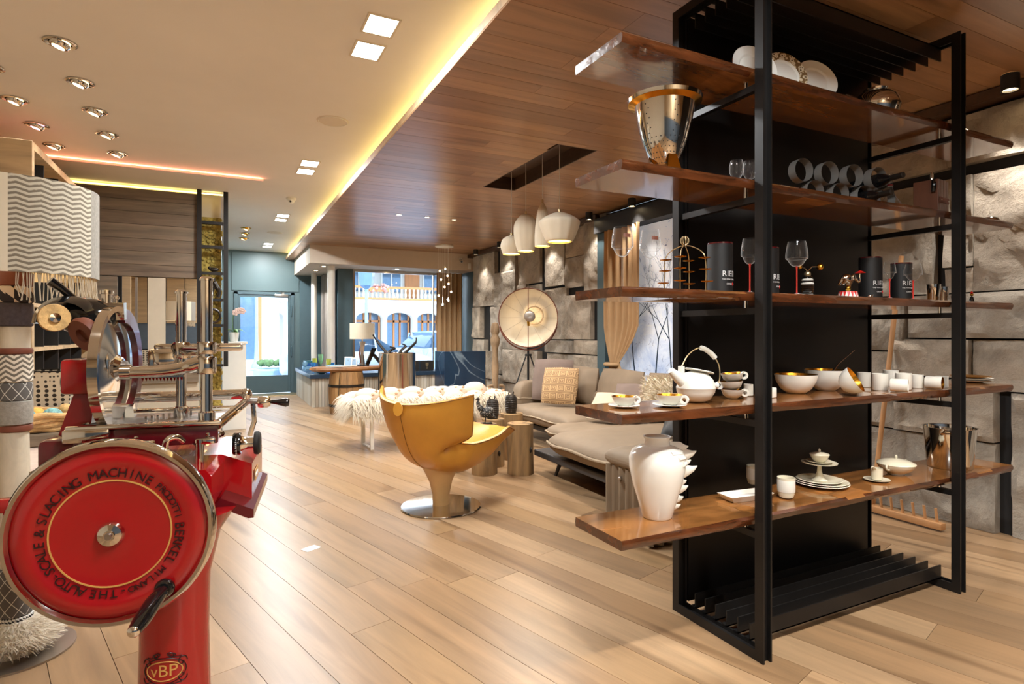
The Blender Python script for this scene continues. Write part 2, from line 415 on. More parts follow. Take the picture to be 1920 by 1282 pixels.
    def build(s, name, mat, parent=None, loc=None, rot=None, smooth=38, fix=True):
        if fix: bmesh.ops.recalc_face_normals(s.bm, faces=s.bm.faces[:])
        me = bpy.data.meshes.new(name); s.bm.to_mesh(me); s.bm.free()
        for m in (mat if isinstance(mat, (list, tuple)) else [mat]): me.materials.append(M[m])
        if smooth:
            me.shade_smooth(); me.set_sharp_from_angle(angle=R(smooth))
        o = bpy.data.objects.new(name, me); COL.objects.link(o)
        if parent: o.parent = parent
        if loc is not None: o.location = loc
        if rot is not None: o.rotation_euler = rot
        return o
def tag(o, label, cat, group=None):
    o['label'] = label; o['category'] = cat
    if group: o['group'] = group
    return o
def struct(o): o['kind'] = 'structure'; return o
def stuff(o): o['kind'] = 'stuff'; return o
def thing(name, label, cat, loc=(0, 0, 0), rz=0., group=None):
    o = bpy.data.objects.new(name, None); COL.objects.link(o); o.empty_display_size = .1
    o.location = loc; o.rotation_euler = (0, 0, rz)
    return tag(o, label, cat, group)
def copy_tree(o, parent=None):
    c = o.copy(); COL.objects.link(c); c.parent = parent
    for ch in list(o.children): copy_tree(ch, c)
    return c
def dup(o, loc, rz=None, label=None, group=None):
    c = copy_tree(o); c.location = loc
    if rz is not None: c.rotation_euler = (0, 0, rz)
    if label: c['label'] = label
    if group: c['group'] = group
    return c
def share(name, o, parent, loc, rot=None, scale=None):
    """another object on the same mesh"""
    c = bpy.data.objects.new(name, o.data); COL.objects.link(c); c.parent = parent; c.location = loc
    if rot is not None: c.rotation_euler = rot
    if scale is not None: c.scale = scale
    return c
def one(name, label, cat, mb, mat, loc=(0, 0, 0), rz=0., group=None, smooth=38):
    return tag(mb.build(name, mat, None, loc, (0, 0, rz), smooth), label, cat, group)
def text_mb(body, size, extrude=.0008, align='CENTER', spacing=1.0):
    cu = bpy.data.curves.new('t', 'FONT'); cu.body = body; cu.size = size; cu.extrude = extrude; cu.align_x = align; cu.align_y = 'CENTER'
    cu.space_character = spacing; cu.resolution_u = 3
    ob = bpy.data.objects.new('t', cu); COL.objects.link(ob)
    dg = bpy.context.evaluated_depsgraph_get(); dg.update()
    me = bpy.data.meshes.new_from_object(ob.evaluated_get(dg))
    bpy.data.objects.remove(ob); bpy.data.curves.remove(cu)
    return me
def text_obj(name, body, size, mat, parent, matrix, spacing=1.0, extrude=.0008):
    me = text_mb(body, size, extrude, spacing=spacing); me.materials.clear(); me.materials.append(M[mat])
    me.transform(matrix); me.name = name
    o = bpy.data.objects.new(name, me); COL.objects.link(o); o.parent = parent
    return o
def bez(pts, n=16):
    """Catmull-Rom through pts"""
    P = [Vector(p) for p in pts]; P = [P[0] * 2 - P[1]] + P + [P[-1] * 2 - P[-2]]; out = []
    for i in range(1, len(P) - 2):
        a, b, c, d = P[i - 1:i + 3]
        for k in range(n):
            t = k / n
            out.append(.5 * (2 * b + (c - a) * t + (2 * a - 5 * b + 4 * c - d) * t * t + (3 * b - a - 3 * c + d) * t ** 3))
    return out + [P[-2]]
def arcpts(c, r, a0, a1, n, plane='xz'):
    out = []
    for k in range(n + 1):
        a = a0 + (a1 - a0) * k / n; u, v = r * math.cos(a), r * math.sin(a)
        out.append(Vector(c) + Vector({'xz': (u, 0, v), 'xy': (u, v, 0), 'yz': (0, u, v)}[plane]))
    return out
def fur(mb, pts, length, droop=.6, w=.0035, seg=3, jit=.5, rr=rnd):
    """pts: (position, normal); strands as thin ribbons"""
    for p, nrm in pts:
        d = Vector(nrm) + Vector((rr.uniform(-jit, jit), rr.uniform(-jit, jit), rr.uniform(-jit, jit) * .5)); d.normalize()
        L = length * rr.uniform(.6, 1.25); side = d.orthogonal().normalized(); q = Vector(p); prev = None
        for k in range(seg + 1):
            t = k / seg; ww = w * (1 - t * .85)
            a = mb.bm.verts.new(q - side * ww); b = mb.bm.verts.new(q + side * ww)
            if prev:
                f = mb.bm.faces.new((prev[0], prev[1], b, a)); f.material_index = mb.mi
            prev = (a, b); d = (d + Vector((0, 0, -droop / seg))).normalized(); q = q + d * (L / seg)
def clip_poly(poly, x0, x1, y0, y1):
    for ax, lim, sg in ((0, x0, 1), (0, x1, -1), (1, y0, 1), (1, y1, -1)):
        out = []
        for i in range(len(poly)):
            a, b = poly[i - 1], poly[i]; ia = (a[ax] - lim) * sg >= 0; ib = (b[ax] - lim) * sg >= 0
            if ia != ib:
                t = (lim - a[ax]) / (b[ax] - a[ax]); out.append((a[0] + (b[0] - a[0]) * t, a[1] + (b[1] - a[1]) * t))
            if ib: out.append(b)
        poly = out
        if len(poly) < 3: return None
    return poly
# ================================================================ ROOM
ZC, ZW, XR, YD, YWIN = 3.12, 2.965, 4.70, 13.9, 12.05
XL, YB = -2.9, -3.2
# ---- floor: sub-floor slab + one plank per object, laid 16 degrees off the room's axis
fl = struct(MB().box((XL - .1, YB - .1, -.12), (XR + .15, YD + .15, -.012)).build('floor', 'dark_backing', smooth=0))
fa = math.atan((-40 - CX) / FPX) + YAW          # floor board direction against +Y
ud = Vector((math.sin(fa), math.cos(fa))); vd = Vector((math.cos(fa), -math.sin(fa)))
pw = .205; fr = random.Random(3)
for i in range(-34, 60):
    s0 = fr.uniform(-9, -6)
    while s0 < 18:
        ln = fr.choice((1.9, 2.3, 2.6, 3.0)); s1 = s0 + ln
        cor = [(s0 + .001, i * pw + .0012), (s1 - .001, i * pw + .0012), (s1 - .001, (i + 1) * pw - .0012), (s0 + .001, (i + 1) * pw - .0012)]
        poly = [tuple(ud * a + vd * b) for a, b in cor]
        big = clip_poly(poly, XL, XR, YB, YD)
        # only boards the view can reach get a board of their own size; the rest are clipped by the walls
        if big and not all(p[1] < -.6 for p in big):
            mid = sum((Vector(p) for p in big), Vector((0, 0))) / len(big); mid = Vector((mid.x, mid.y, 0))
            Rz = Matrix.Rotation(-math.atan2(ud.y, ud.x), 4, 'Z')
            lp = [Rz @ (Vector((p[0], p[1], 0)) - mid) for p in big]
            o = MB().prism([(p.x, p.y) for p in lp], -.012, fr.uniform(-.0006, .0)).build('plank', 'floor_oak', fl, mid, (0, 0, math.atan2(ud.y, ud.x)), smooth=0)
        s0 = s1
fo = struct(MB().box((XL, YB, -.012), (XR, -.62, -.001)).build('floor_rear', 'floor_oak', smooth=0))
# ---- white ceiling, with a lit cove along the dropped timber ceiling
ce = struct(MB().box((XL - .1, YB - .1, ZC), (1.62, YD + .15, ZC + .1)).build('ceiling', 'plaster', smooth=0))
wc = MB(); wc.box((1.62, YB - .1, ZC), (XR + .15, YD + .15, ZC + .1)); struct(wc.build('ceiling_upper', 'plaster', smooth=0))
struct(MB().box((1.335, YB, 3.032), (1.36, YD, 3.06)).build('trim_1', 'led_yellow', smooth=0))      # LED strip inside the cove
struct(MB().box((-1.65, 7.335, ZC - .022), (.42, 7.36, ZC)).build('trim_2', 'plaster', smooth=0))
struct(MB().box((-1.65, 7.329, ZC - .012), (.42, 7.334, ZC - .004)).build('trim_3', 'led_coral', smooth=0))
cl_ = bpy.data.lights.new('coral_led', 'AREA'); cl_.shape = 'RECTANGLE'; cl_.size = 2.05; cl_.size_y = .012; cl_.energy = 5; cl_.color = (1, .3, .16)
clo = bpy.data.objects.new('coral_led', cl_); COL.objects.link(clo); clo.location = (-.62, 7.32, ZC - .02); clo.rotation_euler = (R(-105), 0, 0)
# ---- dropped timber ceiling: fascia + planks along X, niche for the pendants
NX0, NX1, NY0, NY1 = 2.60, 2.972, 4.33, 5.945
wcl = struct(MB().box((1.253, YB, ZW + .012), (1.275, YD, 3.03)).build('ceiling_timber', 'pale_wood', smooth=0))
core = MB()
for a, b in (((1.276, YB, ZW + .013), (NX0, YD, 3.03)), ((NX1, YB, ZW + .013), (XR, YD, 3.03)), ((NX0, YB, ZW + .013), (NX1, NY0, 3.03)), ((NX0, NY1, ZW + .013), (NX1, YD, 3.03))): core.box(a, b)
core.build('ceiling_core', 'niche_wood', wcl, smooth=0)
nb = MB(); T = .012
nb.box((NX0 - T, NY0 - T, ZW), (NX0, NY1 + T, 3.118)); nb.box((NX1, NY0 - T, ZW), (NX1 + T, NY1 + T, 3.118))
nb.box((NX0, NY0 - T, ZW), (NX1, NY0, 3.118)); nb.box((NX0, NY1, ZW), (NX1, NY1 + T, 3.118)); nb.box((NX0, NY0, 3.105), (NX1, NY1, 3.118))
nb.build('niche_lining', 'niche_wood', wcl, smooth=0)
ys = [YB]; cr = random.Random(11)
while ys[-1] < YD - .3: ys.append(ys[-1] + cr.choice((.13, .16, .19, .16)))
ys[-1] = YD
for lim in (NY0 - T, NY1 + T):
    k = min(range(len(ys)), key=lambda i: abs(ys[i] - lim)); ys[k] = lim
for y0, y1 in zip(ys, ys[1:]):
    x0 = 1.253 - cr.uniform(0, 1.5)
    while x0 < XR:
        x1 = x0 + cr.choice((1.6, 2.0, 2.4)); a, b = max(x0, 1.253), min(x1, XR)
        segs = [(a, b)]
        if y0 >= NY0 - T - .001 and y1 <= NY1 + T + .001:
            segs = [(a, min(b, NX0 - T)), (max(a, NX1 + T), b)]
        for p, q in segs:
            if q - p > .03:
                c = ((p + q) / 2, (y0 + y1) / 2, ZW); hx, hy = (q - p) / 2 - .001, (y1 - y0) / 2 - .0012
                MB().box((-hx, -hy, cr.uniform(0, .0008)), (hx, hy, .012)).build('plank', 'ceiling_oak', wcl, c, smooth=0)
        x0 = x1
# ---- right wall: dark backing with rough stone slabs of uneven depth
wr = struct(MB().box((XR, YB, 0), (XR + .1, 11.3, ZW)).build('wall_right', 'dark_backing', smooth=0))
struct(MB().box((XR, 11.3, 0), (XR + .1, YWIN + .1, ZW)).build('wall_right_end', 'green_frame', smooth=0))
sr = random.Random(5)
def slab(y0, y1, z0, z1, d=None, rough=.5):
    g = .0015; y0 += g; y1 -= g; z0 += g; z1 -= g; d = d or sr.uniform(.05, .11)
    if y1 - y0 < .02 or z1 - z0 < .02: return
    m = MB(); nu = max(3, min(34, int((y1 - y0) / .034))); nv = max(3, min(34, int((z1 - z0) / .034))); sd = sr.uniform(0, 90)
    rows = []
    for i in range(nu + 1):
        row = []
        for j in range(nv + 1):
            y = y0 + (y1 - y0) * i / nu; z = z0 + (z1 - z0) * j / nv
            e = min(i, nu - i, j, nv - j); n1 = noise.fractal(Vector((y * 3.1 + sd, z * 3.1, sd)), 1., 2.2, 5) * .05 * rough * 2
            n1 = max(n1, -.6 * d)
            row.append((-(d + (n1 if e > 0 else min(n1, 0) * .5 - .003)), y - (y0 + y1) / 2, z - (z0 + z1) / 2))
        rows.append(row)
    V = m.grid(rows)
    edge = [V[i][0] for i in range(nu + 1)] + [V[nu][j] for j in range(1, nv + 1)] + [V[i][nv] for i in range(nu - 1, -1, -1)] + [V[0][j] for j in range(nv - 1, 0, -1)]
    back = [m.bm.verts.new((0, v.co.y, v.co.z)) for v in edge]
    for i in range(len(edge)):
        j = (i + 1) % len(edge); m.bm.faces.new((edge[i], edge[j], back[j], back[i]))
    m.bm.faces.new(back)
    m.build('stone_slab', 'slab_stone', wr, (XR, (y0 + y1) / 2, (z0 + z1) / 2), smooth=30)
def slab_px(x0, yt, x1, yb, **k):
    A = onx(x0, 600, XR - .07).y; B = onx(x1, 600, XR - .07).y; xm = (x0 + x1) / 2
    slab(min(A, B), max(A, B), max(.0, onx(xm, yb, XR - .07).z), min(ZW - .005, onx(xm, yt, XR - .07).z), **k)
for r4 in ((888, 450, 928, 574), (928, 509, 968, 572), (939, 440, 968, 508), (968, 440, 1010, 532), (888, 576, 902, 634), (888, 636, 910, 900), (920, 574, 944, 700),
           (944, 572, 985, 655), (985, 534, 1010, 640), (968, 534, 985, 570), (944, 656, 1010, 720), (920, 702, 944, 900), (1022, 430, 1058, 536), (1058, 420, 1098, 480), (1058, 481, 1098, 538), (1098, 405, 1139, 545),
           (1022, 540, 1060, 636), (1060, 552, 1107, 636), (1120, 560, 1139, 636), (1010, 545, 1021, 640), (1024, 638, 1075, 661), (1075, 638, 1121, 664),
           (1024, 663, 1075, 740), (1075, 666, 1121, 740), (944, 722, 1010, 900), (1010, 742, 1139, 920)):
    slab_px(*r4, rough=.45)
for y0, y1, z0, z1, d in ((.6, 1.99, 0, .95, .05), (2.07, 3.0, 0, .60, .07), (2.07, 2.72, .61, 1.02, .09), (2.73, 3.7, .61, 1.2, .06), (.6, 2.2, .96, 1.30, .07), (2.21, 2.72, 1.03, 1.30, .10),
                          (.6, 1.75, 1.31, 1.62, .08), (1.76, 2.6, 1.31, 1.62, .11), (2.61, 3.7, 1.21, 1.62, .07), (.6, 2.2, 1.63, 2.44, .06), (2.2, 2.38, 1.81, 2.44, .09), (2.45, 3.4, 1.63, 2.44, .08),
                          (2.2, 2.38, 1.63, 1.8, .06), (.6, 1.6, 2.52, 2.86, .07), (1.61, 2.35, 2.52, 2.86, .09), (2.36, 3.4, 2.52, 2.86, .06), (3.41, 5.05, 1.63, 2.86, .08), (3.01, 5.05, 0, .6, .06), (3.71, 5.05, .61, 1.62, .08)):
    slab(y0, y1, z0, z1, d, rough=.8)
rail = MB().box((XR - .16, .3, 2.885), (XR - .02, 5.0, 2.955)); struct(rail.build('trim_4', 'niche_wood', smooth=0))
rail = MB().box((XR - .16, 6.62, 2.885), (XR - .02, 11.25, 2.955)); struct(rail.build('trim_5', 'niche_wood', smooth=0))
# ---- other walls
struct(MB().box((XL - .1, YB, 0), (XL, 8.4, ZC)).build('wall_left', 'beige_wall', smooth=0))
bw = struct(MB().box((XL, YB - .1, 0), (XR, YB, ZC)).build('wall_back', 'blue_grey', smooth=0))
for k in range(16):
    x = XL + .02 + k * .47
    MB().box((-.225, 0, -.68), (.225, .03, .68)).build('board', 'pale_wood', bw, (x + .23, YB + .0, 2.3), smooth=0)
struct(MB().box((XL, 8.30, 0), (-.27, 8.42, ZC)).build('wall_mirror', 'beige_wall', smooth=0))
struct(MB().box((-.27, 8.44, 0), (-.02, 8.6, ZC)).build('wall_moss', 'beige_wall', smooth=0))
struct(MB().box((-.12, 8.6, 0), (-.02, YD, ZC)).build('wall_left_rear', 'green_wall', smooth=0))
# ---- door wall (around the glass door) with sunk panel lines
DX0, DX1, DZ = .215, 1.43, 2.235
wf = struct(MB().box((-.12, YD, 0), (DX0, YD + .12, ZC)).box((DX0, YD, DZ), (DX1, YD + .12, ZC)).box((DX1, YD, 0), (2.25, YD + .12, ZC)).build('wall_far', 'green_wall', smooth=0))
MB().box((DX0 - .05, YD - .02, DZ + .02), (DX1 + .1, YD, ZC - .04), .004).build('panel', 'green_wall', wf, smooth=0)
MB().box((DX1 + .12, YD - .02, .1), (2.2, YD, 2.5), .004).build('panel', 'green_frame', wf, smooth=0)
d1 = bpy.data.objects.new('door_1', None); COL.objects.link(d1); d1.location = ((DX0 + DX1) / 2, YD, 0); struct(d1)
dw = (DX1 - DX0) / 2
f = MB(); f.box((-dw, -.03, 0), (-dw + .07, .1, DZ)); f.box((dw - .07, -.03, 0), (dw, .1, DZ)); f.box((-dw, -.03, DZ - .05), (dw, .1, DZ)); f.build('door_frame', 'green_frame', d1, smooth=0)
f = MB(); gx0, gx1, gz0, gz1 = .335 - .822, 1.30 - .822, .40, 2.12
f.box((-dw + .072, .0, .02), (gx0, .05, DZ - .055), .004); f.box((gx1, .0, .02), (dw - .072, .05, DZ - .055), .004); f.box((gx0, 0, .02), (gx1, .05, gz0), .004); f.box((gx0, 0, gz1), (gx1, .05, DZ - .055), .004)
leaf = f.build('door_leaf', 'green_frame', d1, smooth=0)
MB().box((gx0, .02, gz0), (gx1, .028, gz1)).build('door_glass', 'pane', d1, smooth=0)
MB().tube([(gx1 + .07, -.02, 1.95), (gx1 + .07, -.06, 1.93), (gx1 + .07, -.06, 1.72), (gx1 + .07, -.02, 1.70)], .011).build('handle', 'green_frame', leaf)
MB().tube([(gx1 + .07, -.02, 1.05), (gx1 + .07, -.06, 1.03), (gx1 + .07, -.06, .82), (gx1 + .07, -.02, .80)], .011).build('handle', 'green_frame', leaf)
cl = MB().box((gx1 - .28, -.05, gz1 + .02), (gx1 + .0, .0, gz1 + .075), .006).box((gx1 - .13, -.04, gz1 + .075), (gx1 - .08, -.01, gz1 + .12)); cl.tube([(gx1 - .1, -.03, gz1 + .11), (gx1 - .2, -.1, gz1 + .13)], .008); cl.build('door_closer', 'brushed', d1)
for k, (r_, c_) in enumerate([(0, 0), (1, -.5), (1, .5), (2, -1), (2, 0), (2, 1)]):
    MB().lathe([(.016, 0), (.016, .002)], 10, axis='y').build('printed_dot', 'white_print', d1, (gx1 - .28 + c_ * .07, .012, 1.82 - r_ * .045))
for k, (w, z) in enumerate(((.22, 1.68), (.22, 1.645), (.15, 1.60), (.26, 1.47))):
    MB().box((-w / 2, 0, -.009), (w / 2, .002, .009)).build('printed_line', 'white_print', d1, (gx1 - .28, .012, z), smooth=0)
struct(MB().box((.15, YD - .55, .0), (1.42, YD - .02, .012)).build('trim_6', 'brass_pale', smooth=0))   # door mat rail
# ---- window bay: bulkhead, soffit, dark pillar, glass, side return
hd = MB(); hd.box((1.43, 11.25, 2.63), (XR, 11.37, ZW)); hd.box((1.43, 11.37, 2.63), (1.55, YD, ZW)); hd.box((1.55, 11.37, 2.63), (XR, YWIN, 2.67)); hd.box((1.55, YWIN, 2.63), (2.12, YD, 2.67))
struct(hd.build('wall_bulkhead', 'header_plaster', smooth=0))
struct(MB().box((2.07, YWIN, 0), (2.36, YWIN + .14, 2.63)).box((2.10, YWIN + .01, 0), (2.16, YD, 2.63)).build('wall_pillar', 'green_frame', smooth=0))
w1 = bpy.data.objects.new('window_1', None); COL.objects.link(w1); w1.location = (3.5, YWIN, 0); struct(w1)
f = MB(); f.box((-1.14, -.02, .45), (1.2, .06, .51)); f.box((-1.14, -.02, 2.58), (1.2, .06, 2.63)); f.box((-1.14, -.02, .51), (-1.10, .06, 2.58)); f.box((1.16, -.02, .51), (1.2, .06, 2.58)); f.box((.56, -.02, .51), (.585, .06, 2.58)); f.build('window_frame', 'steel', w1, smooth=0)
MB().box((-1.10, .015, .51), (.56, .023, 2.58)).build('window_pane', 'pane', w1, smooth=0); MB().box((.585, .015, .51), (1.16, .023, 2.58)).build('window_pane', 'pane', w1, smooth=0)
struct(MB().box((2.36, YWIN, 0), (XR, YWIN + .1, .45)).build('wall_sill', 'green_frame', smooth=0))
for i, (x, y, r) in enumerate(((1.87, 11.62, .072), (1.775, 13.3, .06))):
    c = struct(MB().lathe([(r, .592), (r, 2.63)], 24).build('column', 'plaster_white', None, (x, y, 0)))
# ---- plank panel on the mirror wall
pp = struct(MB().box((-1.60, 8.26, 2.02), (-.275, 8.30, 3.07)).build('wall_plank_panel', 'old_plank', smooth=0))
zz = 2.02; k = 0
for h in (.145, .16, .15, .17, .15, .14, .13):
    MB().box((-.664, -.012, 0), (.664, .012, h - .003), .002).build('plank', 'old_plank', pp, (-.937, 8.25, zz), smooth=0); zz += h
struct(MB().box((-1.6, 8.275, 3.085), (.0, 8.295, 3.10)).build('trim_7', 'led_soft', smooth=0))
# ================================================================ DISPLAY RACK
RX0, RX1, RY0, RY1, RZ = 1.965, 3.405, 1.672, 2.205, 2.905
rack = thing('display_rack', 'black steel display rack with five glossy live-edge timber shelves', 'shelving', (RX0, RY0, 0))
def hbar(a, b, w=.052, d=.042, along='z'):
    """H-section bar: two flanges facing +-x, web between"""
    m = MB(); a = Vector(a); b = Vector(b); t = .009
    if along == 'z':
        m.box((a.x, a.y, a.z), (a.x + t, a.y + d, b.z)); m.box((a.x + w - t, a.y, a.z), (a.x + w, a.y + d, b.z)); m.box((a.x + t, a.y + d / 2 - .004, a.z), (a.x + w - t, a.y + d / 2 + .004, b.z))
    else:
        m.box((a.x, a.y, a.z), (a.x + t, b.y, a.z + d)); m.box((a.x + w - t, a.y, a.z), (a.x + w, b.y, a.z + d)); m.box((a.x + t, a.y, a.z + d / 2 - .004), (a.x + w - t, b.y, a.z + d / 2 + .004))
    return m
LW = RX1 - RX0; LD = RY1 - RY0
for x in (0, LW):
    hbar((x, 0, 0), (x, 0, RZ)).build('post', 'black_steel', rack, smooth=0)
    hbar((x, LD - .042, 0), (x, LD, RZ)).build('post', 'black_steel', rack, smooth=0)
    hbar((x, .042, 0), (x, LD - .042, 0), along='y').build('base_beam', 'black_steel', rack, smooth=0)
    hbar((x, .042, RZ - .042), (x, LD - .042, 0), along='y').build('top_beam', 'black_steel', rack, smooth=0)
MB().box((.055, LD - .05, .05), (LW + .0, LD - .035, RZ - .03)).build('back_panel', 'black_panel', rack, smooth=0)
for k in range(6):
    y = .10 + k * .064
    sl = MB().box((.04, y, .043), (LW + .02, y + .006, .113)); sl.box((.04, y, .043), (LW + .02, y + .03, .049)); sl.build('slat', 'black_steel', rack, smooth=0)
    sl = MB().box((.04, y, RZ - .115), (LW + .02, y + .006, RZ - .043)); sl.box((.04, y, RZ - .049), (LW + .02, y + .03, RZ - .043)); sl.build('slat', 'black_steel', rack, smooth=0)
SH = [.552, 1.013, 1.481, 1.946, 2.409]; ST = .037; SX0, SX1, SY0, SY1 = 1.302, 4.062, 1.728, 2.04
ZT = [z + ST + .001 for z in SH]
for si, z in enumerate(SH):
    for x in (0, LW):
        b = MB().box((x + .012, .04, z - .055), (x + .04, LD - .04, z - .028)); b.build('shelf_bar', 'black_steel', rack, smooth=0)
        MB().lathe([(.008, z - .028), (.008, z)], 8, c=(x + .026, .11, 0)).build('shelf_pin', 'chrome', rack)
    m = MB(); n = 110; sd = si * 13.7
    L = SX1 - SX0
    def ed(t, base, sg, j):
        w = noise.fractal(Vector((t * 5 + sd, sg * 7., j * .8)), 1., 2., 5)
        flat = min(1, max(0, (t * L - .10) / .2), max(0, (L - t * L - .05) / .15))
        return base + sg * w * .010 * flat
    rows = []
    for i in range(n + 1):
        t = i / n; x = t * L
        prof = [(ed(t, 0, -1, 0) + .003, ST), (ed(t, -.003, -1, 1), ST * .72), (ed(t, -.002, -1, 2), ST * .4), (ed(t, .002, -1, 3) + .003, 0), (ed(t, SY1 - SY0, 1, 4), 0), (ed(t, SY1 - SY0 + .003, 1, 5), ST * .5), (ed(t, SY1 - SY0, 1, 6), ST)]
        rows.append([(x, y, h) for y, h in prof])
    V = m.grid(rows, closed_v=True)
    m.bm.faces.new(V[0]); m.bm.faces.new(V[-1][::-1])
    bmesh.ops.recalc_face_normals(m.bm, faces=m.bm.faces[:]); m.bm.normal_update()
    for f in m.bm.faces: f.material_index = 0 if abs(f.normal.z) > .75 else 1
    m.build('shelf', ['shelf_wood', 'bark_edge'], rack, (SX0 - RX0, SY0 - RY0, z), smooth=45)
# ================================================================ THINGS ON THE SHELVES
def turn(prof, th=.0025):
    """closed cup profile: outer (r,h) list -> outer + inner shell"""
    inner = [(max(r - th, 0.0), h + (th if i == 0 else 0)) for i, (r, h) in enumerate(prof)]
    return [(0.0, prof[0][1])] + list(prof) + inner[::-1] + [(0.0, inner[0][1])]
def put(name, label, cat, prof, mat, loc, n=28, group=None, rz=0):
    return one(name, label, cat, MB().lathe(prof, n, caps=False), mat, loc, rz, group)
def cup_handle(mb, r, z0, z1, out=.03, th=.004, ang=0.):
    pts = [(r * .96, 0, z1), (r + out * .7, 0, z1 + .002), (r + out, 0, (z0 + z1) / 2 + .004), (r + out * .6, 0, z0 + .004), (r * .9, 0, z0)]
    mt = Matrix.Rotation(ang, 3, 'Z'); mb.tube([mt @ p for p in bez(pts, 6)], th, 8); return mb
z = ZT[0]
# white vase with dragon-like spikes
vp = onz(1232, 968, z)
v = thing('spiked_vase', 'tall white porcelain vase with jagged spikes down one side', 'vase', vp, R(-20))
prof = [(a, b * .82) for a, b in ((0, 0), (.058, 0), (.062, .008), (.08, .09), (.10, .17), (.114, .25), (.115, .30), (.102, .335), (.072, .355), (.052, .362), (.049, .385), (.056, .405), (.05, .405), (.043, .386), (.046, .36), (.07, .345), (0, .34))]
MB().lathe(prof, 36, caps=False).build('body', 'porcelain', v)
def spike(h, r0, ln, up, w, ang=0.0):
    h *= .82; r0 *= .93; b = Vector((r0 * math.cos(ang), r0 * math.sin(ang), h)); d = Vector((math.cos(ang), math.sin(ang), up)).normalized()
    return MB().tube([b - d * .03, b + d * ln * .35, b + d * ln * .75 + Vector((0, 0, -.004)), b + d * ln], [w, w * .8, w * .4, .002], 10, flat=(.55, 1)).build('spike', 'porcelain', v)
for h, r0, ln, up, w in ((.345, .085, .06, .05, .028), (.30, .11, .075, .25, .03), (.262, .115, .045, .3, .022), (.215, .105, .085, .3, .032), (.17, .098, .04, .1, .024), (.13, .088, .058, .25, .026), (.085, .078, .045, .15, .024), (.045, .07, .04, .2, .018)):
    spike(h, r0, ln, up, w, R(4))
for k, (rr_, zz_, a0) in enumerate(((.097, .325, -75), (.110, .30, -62), (.115, .27, -48))):
    MB().tube([Vector((rr_ * math.cos(R(a)), rr_ * math.sin(R(a)), (zz_ - .02 * ((a - a0) / 70.) ** 2 + .01) * .82)) for a in range(a0, 8, 8)], .009, 8).build('ridge', 'porcelain', v)
# rectangular tray with a small tray in it
tp = onz(1398, 935, z)
tr = thing('serving_tray', 'rectangular white porcelain tray with flared rim', 'tray', tp, R(-6))
m = MB(); m.grid([[(-.12, -.05, .028), (.12, -.05, .028), (.12, .05, .028), (-.12, .05, .028)], [(-.095, -.033, .004), (.095, -.033, .004), (.095, .033, .004), (-.095, .033, .004)]], closed_v=True)
m.grid([[(-.12, -.05, .028), (.12, -.05, .028), (.12, .05, .028), (-.12, .05, .028)], [(-.097, -.035, 0), (.097, -.035, 0), (.097, .035, 0), (-.097, .035, 0)]], closed_v=True)
m.box((-.097, -.035, 0), (.097, .035, .004)); m.build('body', 'porcelain', tr, smooth=0)
one('butter_tray', 'slim white dish lying inside the rectangular tray', 'dish', MB().box((-.07, -.018, 0), (.07, .018, .014), .004), 'porcelain', tp + Vector((0, 0, .0045)), R(-6))
def mug(label, loc, rz, handle=True):
    t = thing('mug', label, 'mug', loc, rz, 'relief porcelain mugs')
    MB().lathe(turn([(.020, 0), (.031, .006), (.036, .022), (.037, .06), (.039, .095)], .003), 30, caps=False).build('body', 'cream_ware', t)
    MB().lathe([(.0375, .03), (.0385, .034), (.0388, .083), (.0378, .087)], 30, caps=False).build('relief_band', 'matte_white', t)
    if handle: cup_handle(MB(), .037, .03, .08, .026).build('handle', 'cream_ware', t)
    return t
mug('cream relief mug standing behind the rectangular tray', onz(1415, 908, z), R(60))
mug('cream relief mug beside the stack of plates', onz(1474, 933, z), R(15))
def plate(label, loc, r, grp=None, mat='cream_ware', h=.016):
    return put('plate', label, 'plate', [(0, .002), (r * .55, 0), (r * .62, .003), (r * .96, h - .002), (r, h), (r * .97, h + .002), (r * .63, .007), (0, .006)], mat, loc, 40, grp)
pc = onz(1551, 912, z) + Vector((.0, .03, 0))
plate('large dinner plate at the bottom of the plate stack', pc, .125, 'stacked plates')
plate('dinner plate in the middle of the plate stack', pc + Vector((0, 0, .0085)), .122, 'stacked plates')
plate('smaller dinner plate on top of the plate stack', pc + Vector((-.012, .004, .017)), .105, 'stacked plates')
put('cake_stand', 'footed cream cake stand rising from the plate stack', 'cake stand', [(0, 0), (.036, 0), (.037, .003), (.022, .014), (.012, .04), (.0095, .068), (.013, .078), (.05, .081), (.082, .087), (.083, .09), (.05, .085), (0, .084)], 'cream_ware', pc + Vector((-.008, .006, .0245)), 36)
put('side_plate', 'small side plate lying on the cake stand', 'plate', [(0, 0), (.03, 0), (.06, .008), (.062, .01), (.03, .004), (0, .004)], 'cream_ware', pc + Vector((-.008, .006, .112)), 30)
t = thing('lidded_bowl', 'small lidded cream bowl on top of the cake stand', 'bowl', pc + Vector((-.008, .006, .1165)))
MB().lathe(turn([(.02, 0), (.034, .012), (.043, .03), (.045, .036)]), 28, caps=False).build('body', 'cream_ware', t)
MB().lathe([(.046, .0365), (.044, .040), (.02, .047), (0, .049)], 28, caps=False).build('lid', 'cream_ware', t); MB().ball((0, 0, .056), .008, sc=(.8, .8, 1.2)).build('knob', 'cream_ware', t)
sp_ = onz(1644, 901, z)
put('saucer', 'cream saucer carrying the small creamer', 'saucer', [(0, 0), (.03, 0), (.06, .008), (.061, .01), (.03, .004), (0, .004)], 'cream_ware', sp_, 30)
t = thing('creamer', 'small relief creamer jug standing on a saucer', 'jug', sp_ + Vector((0, 0, .0045)), R(10))
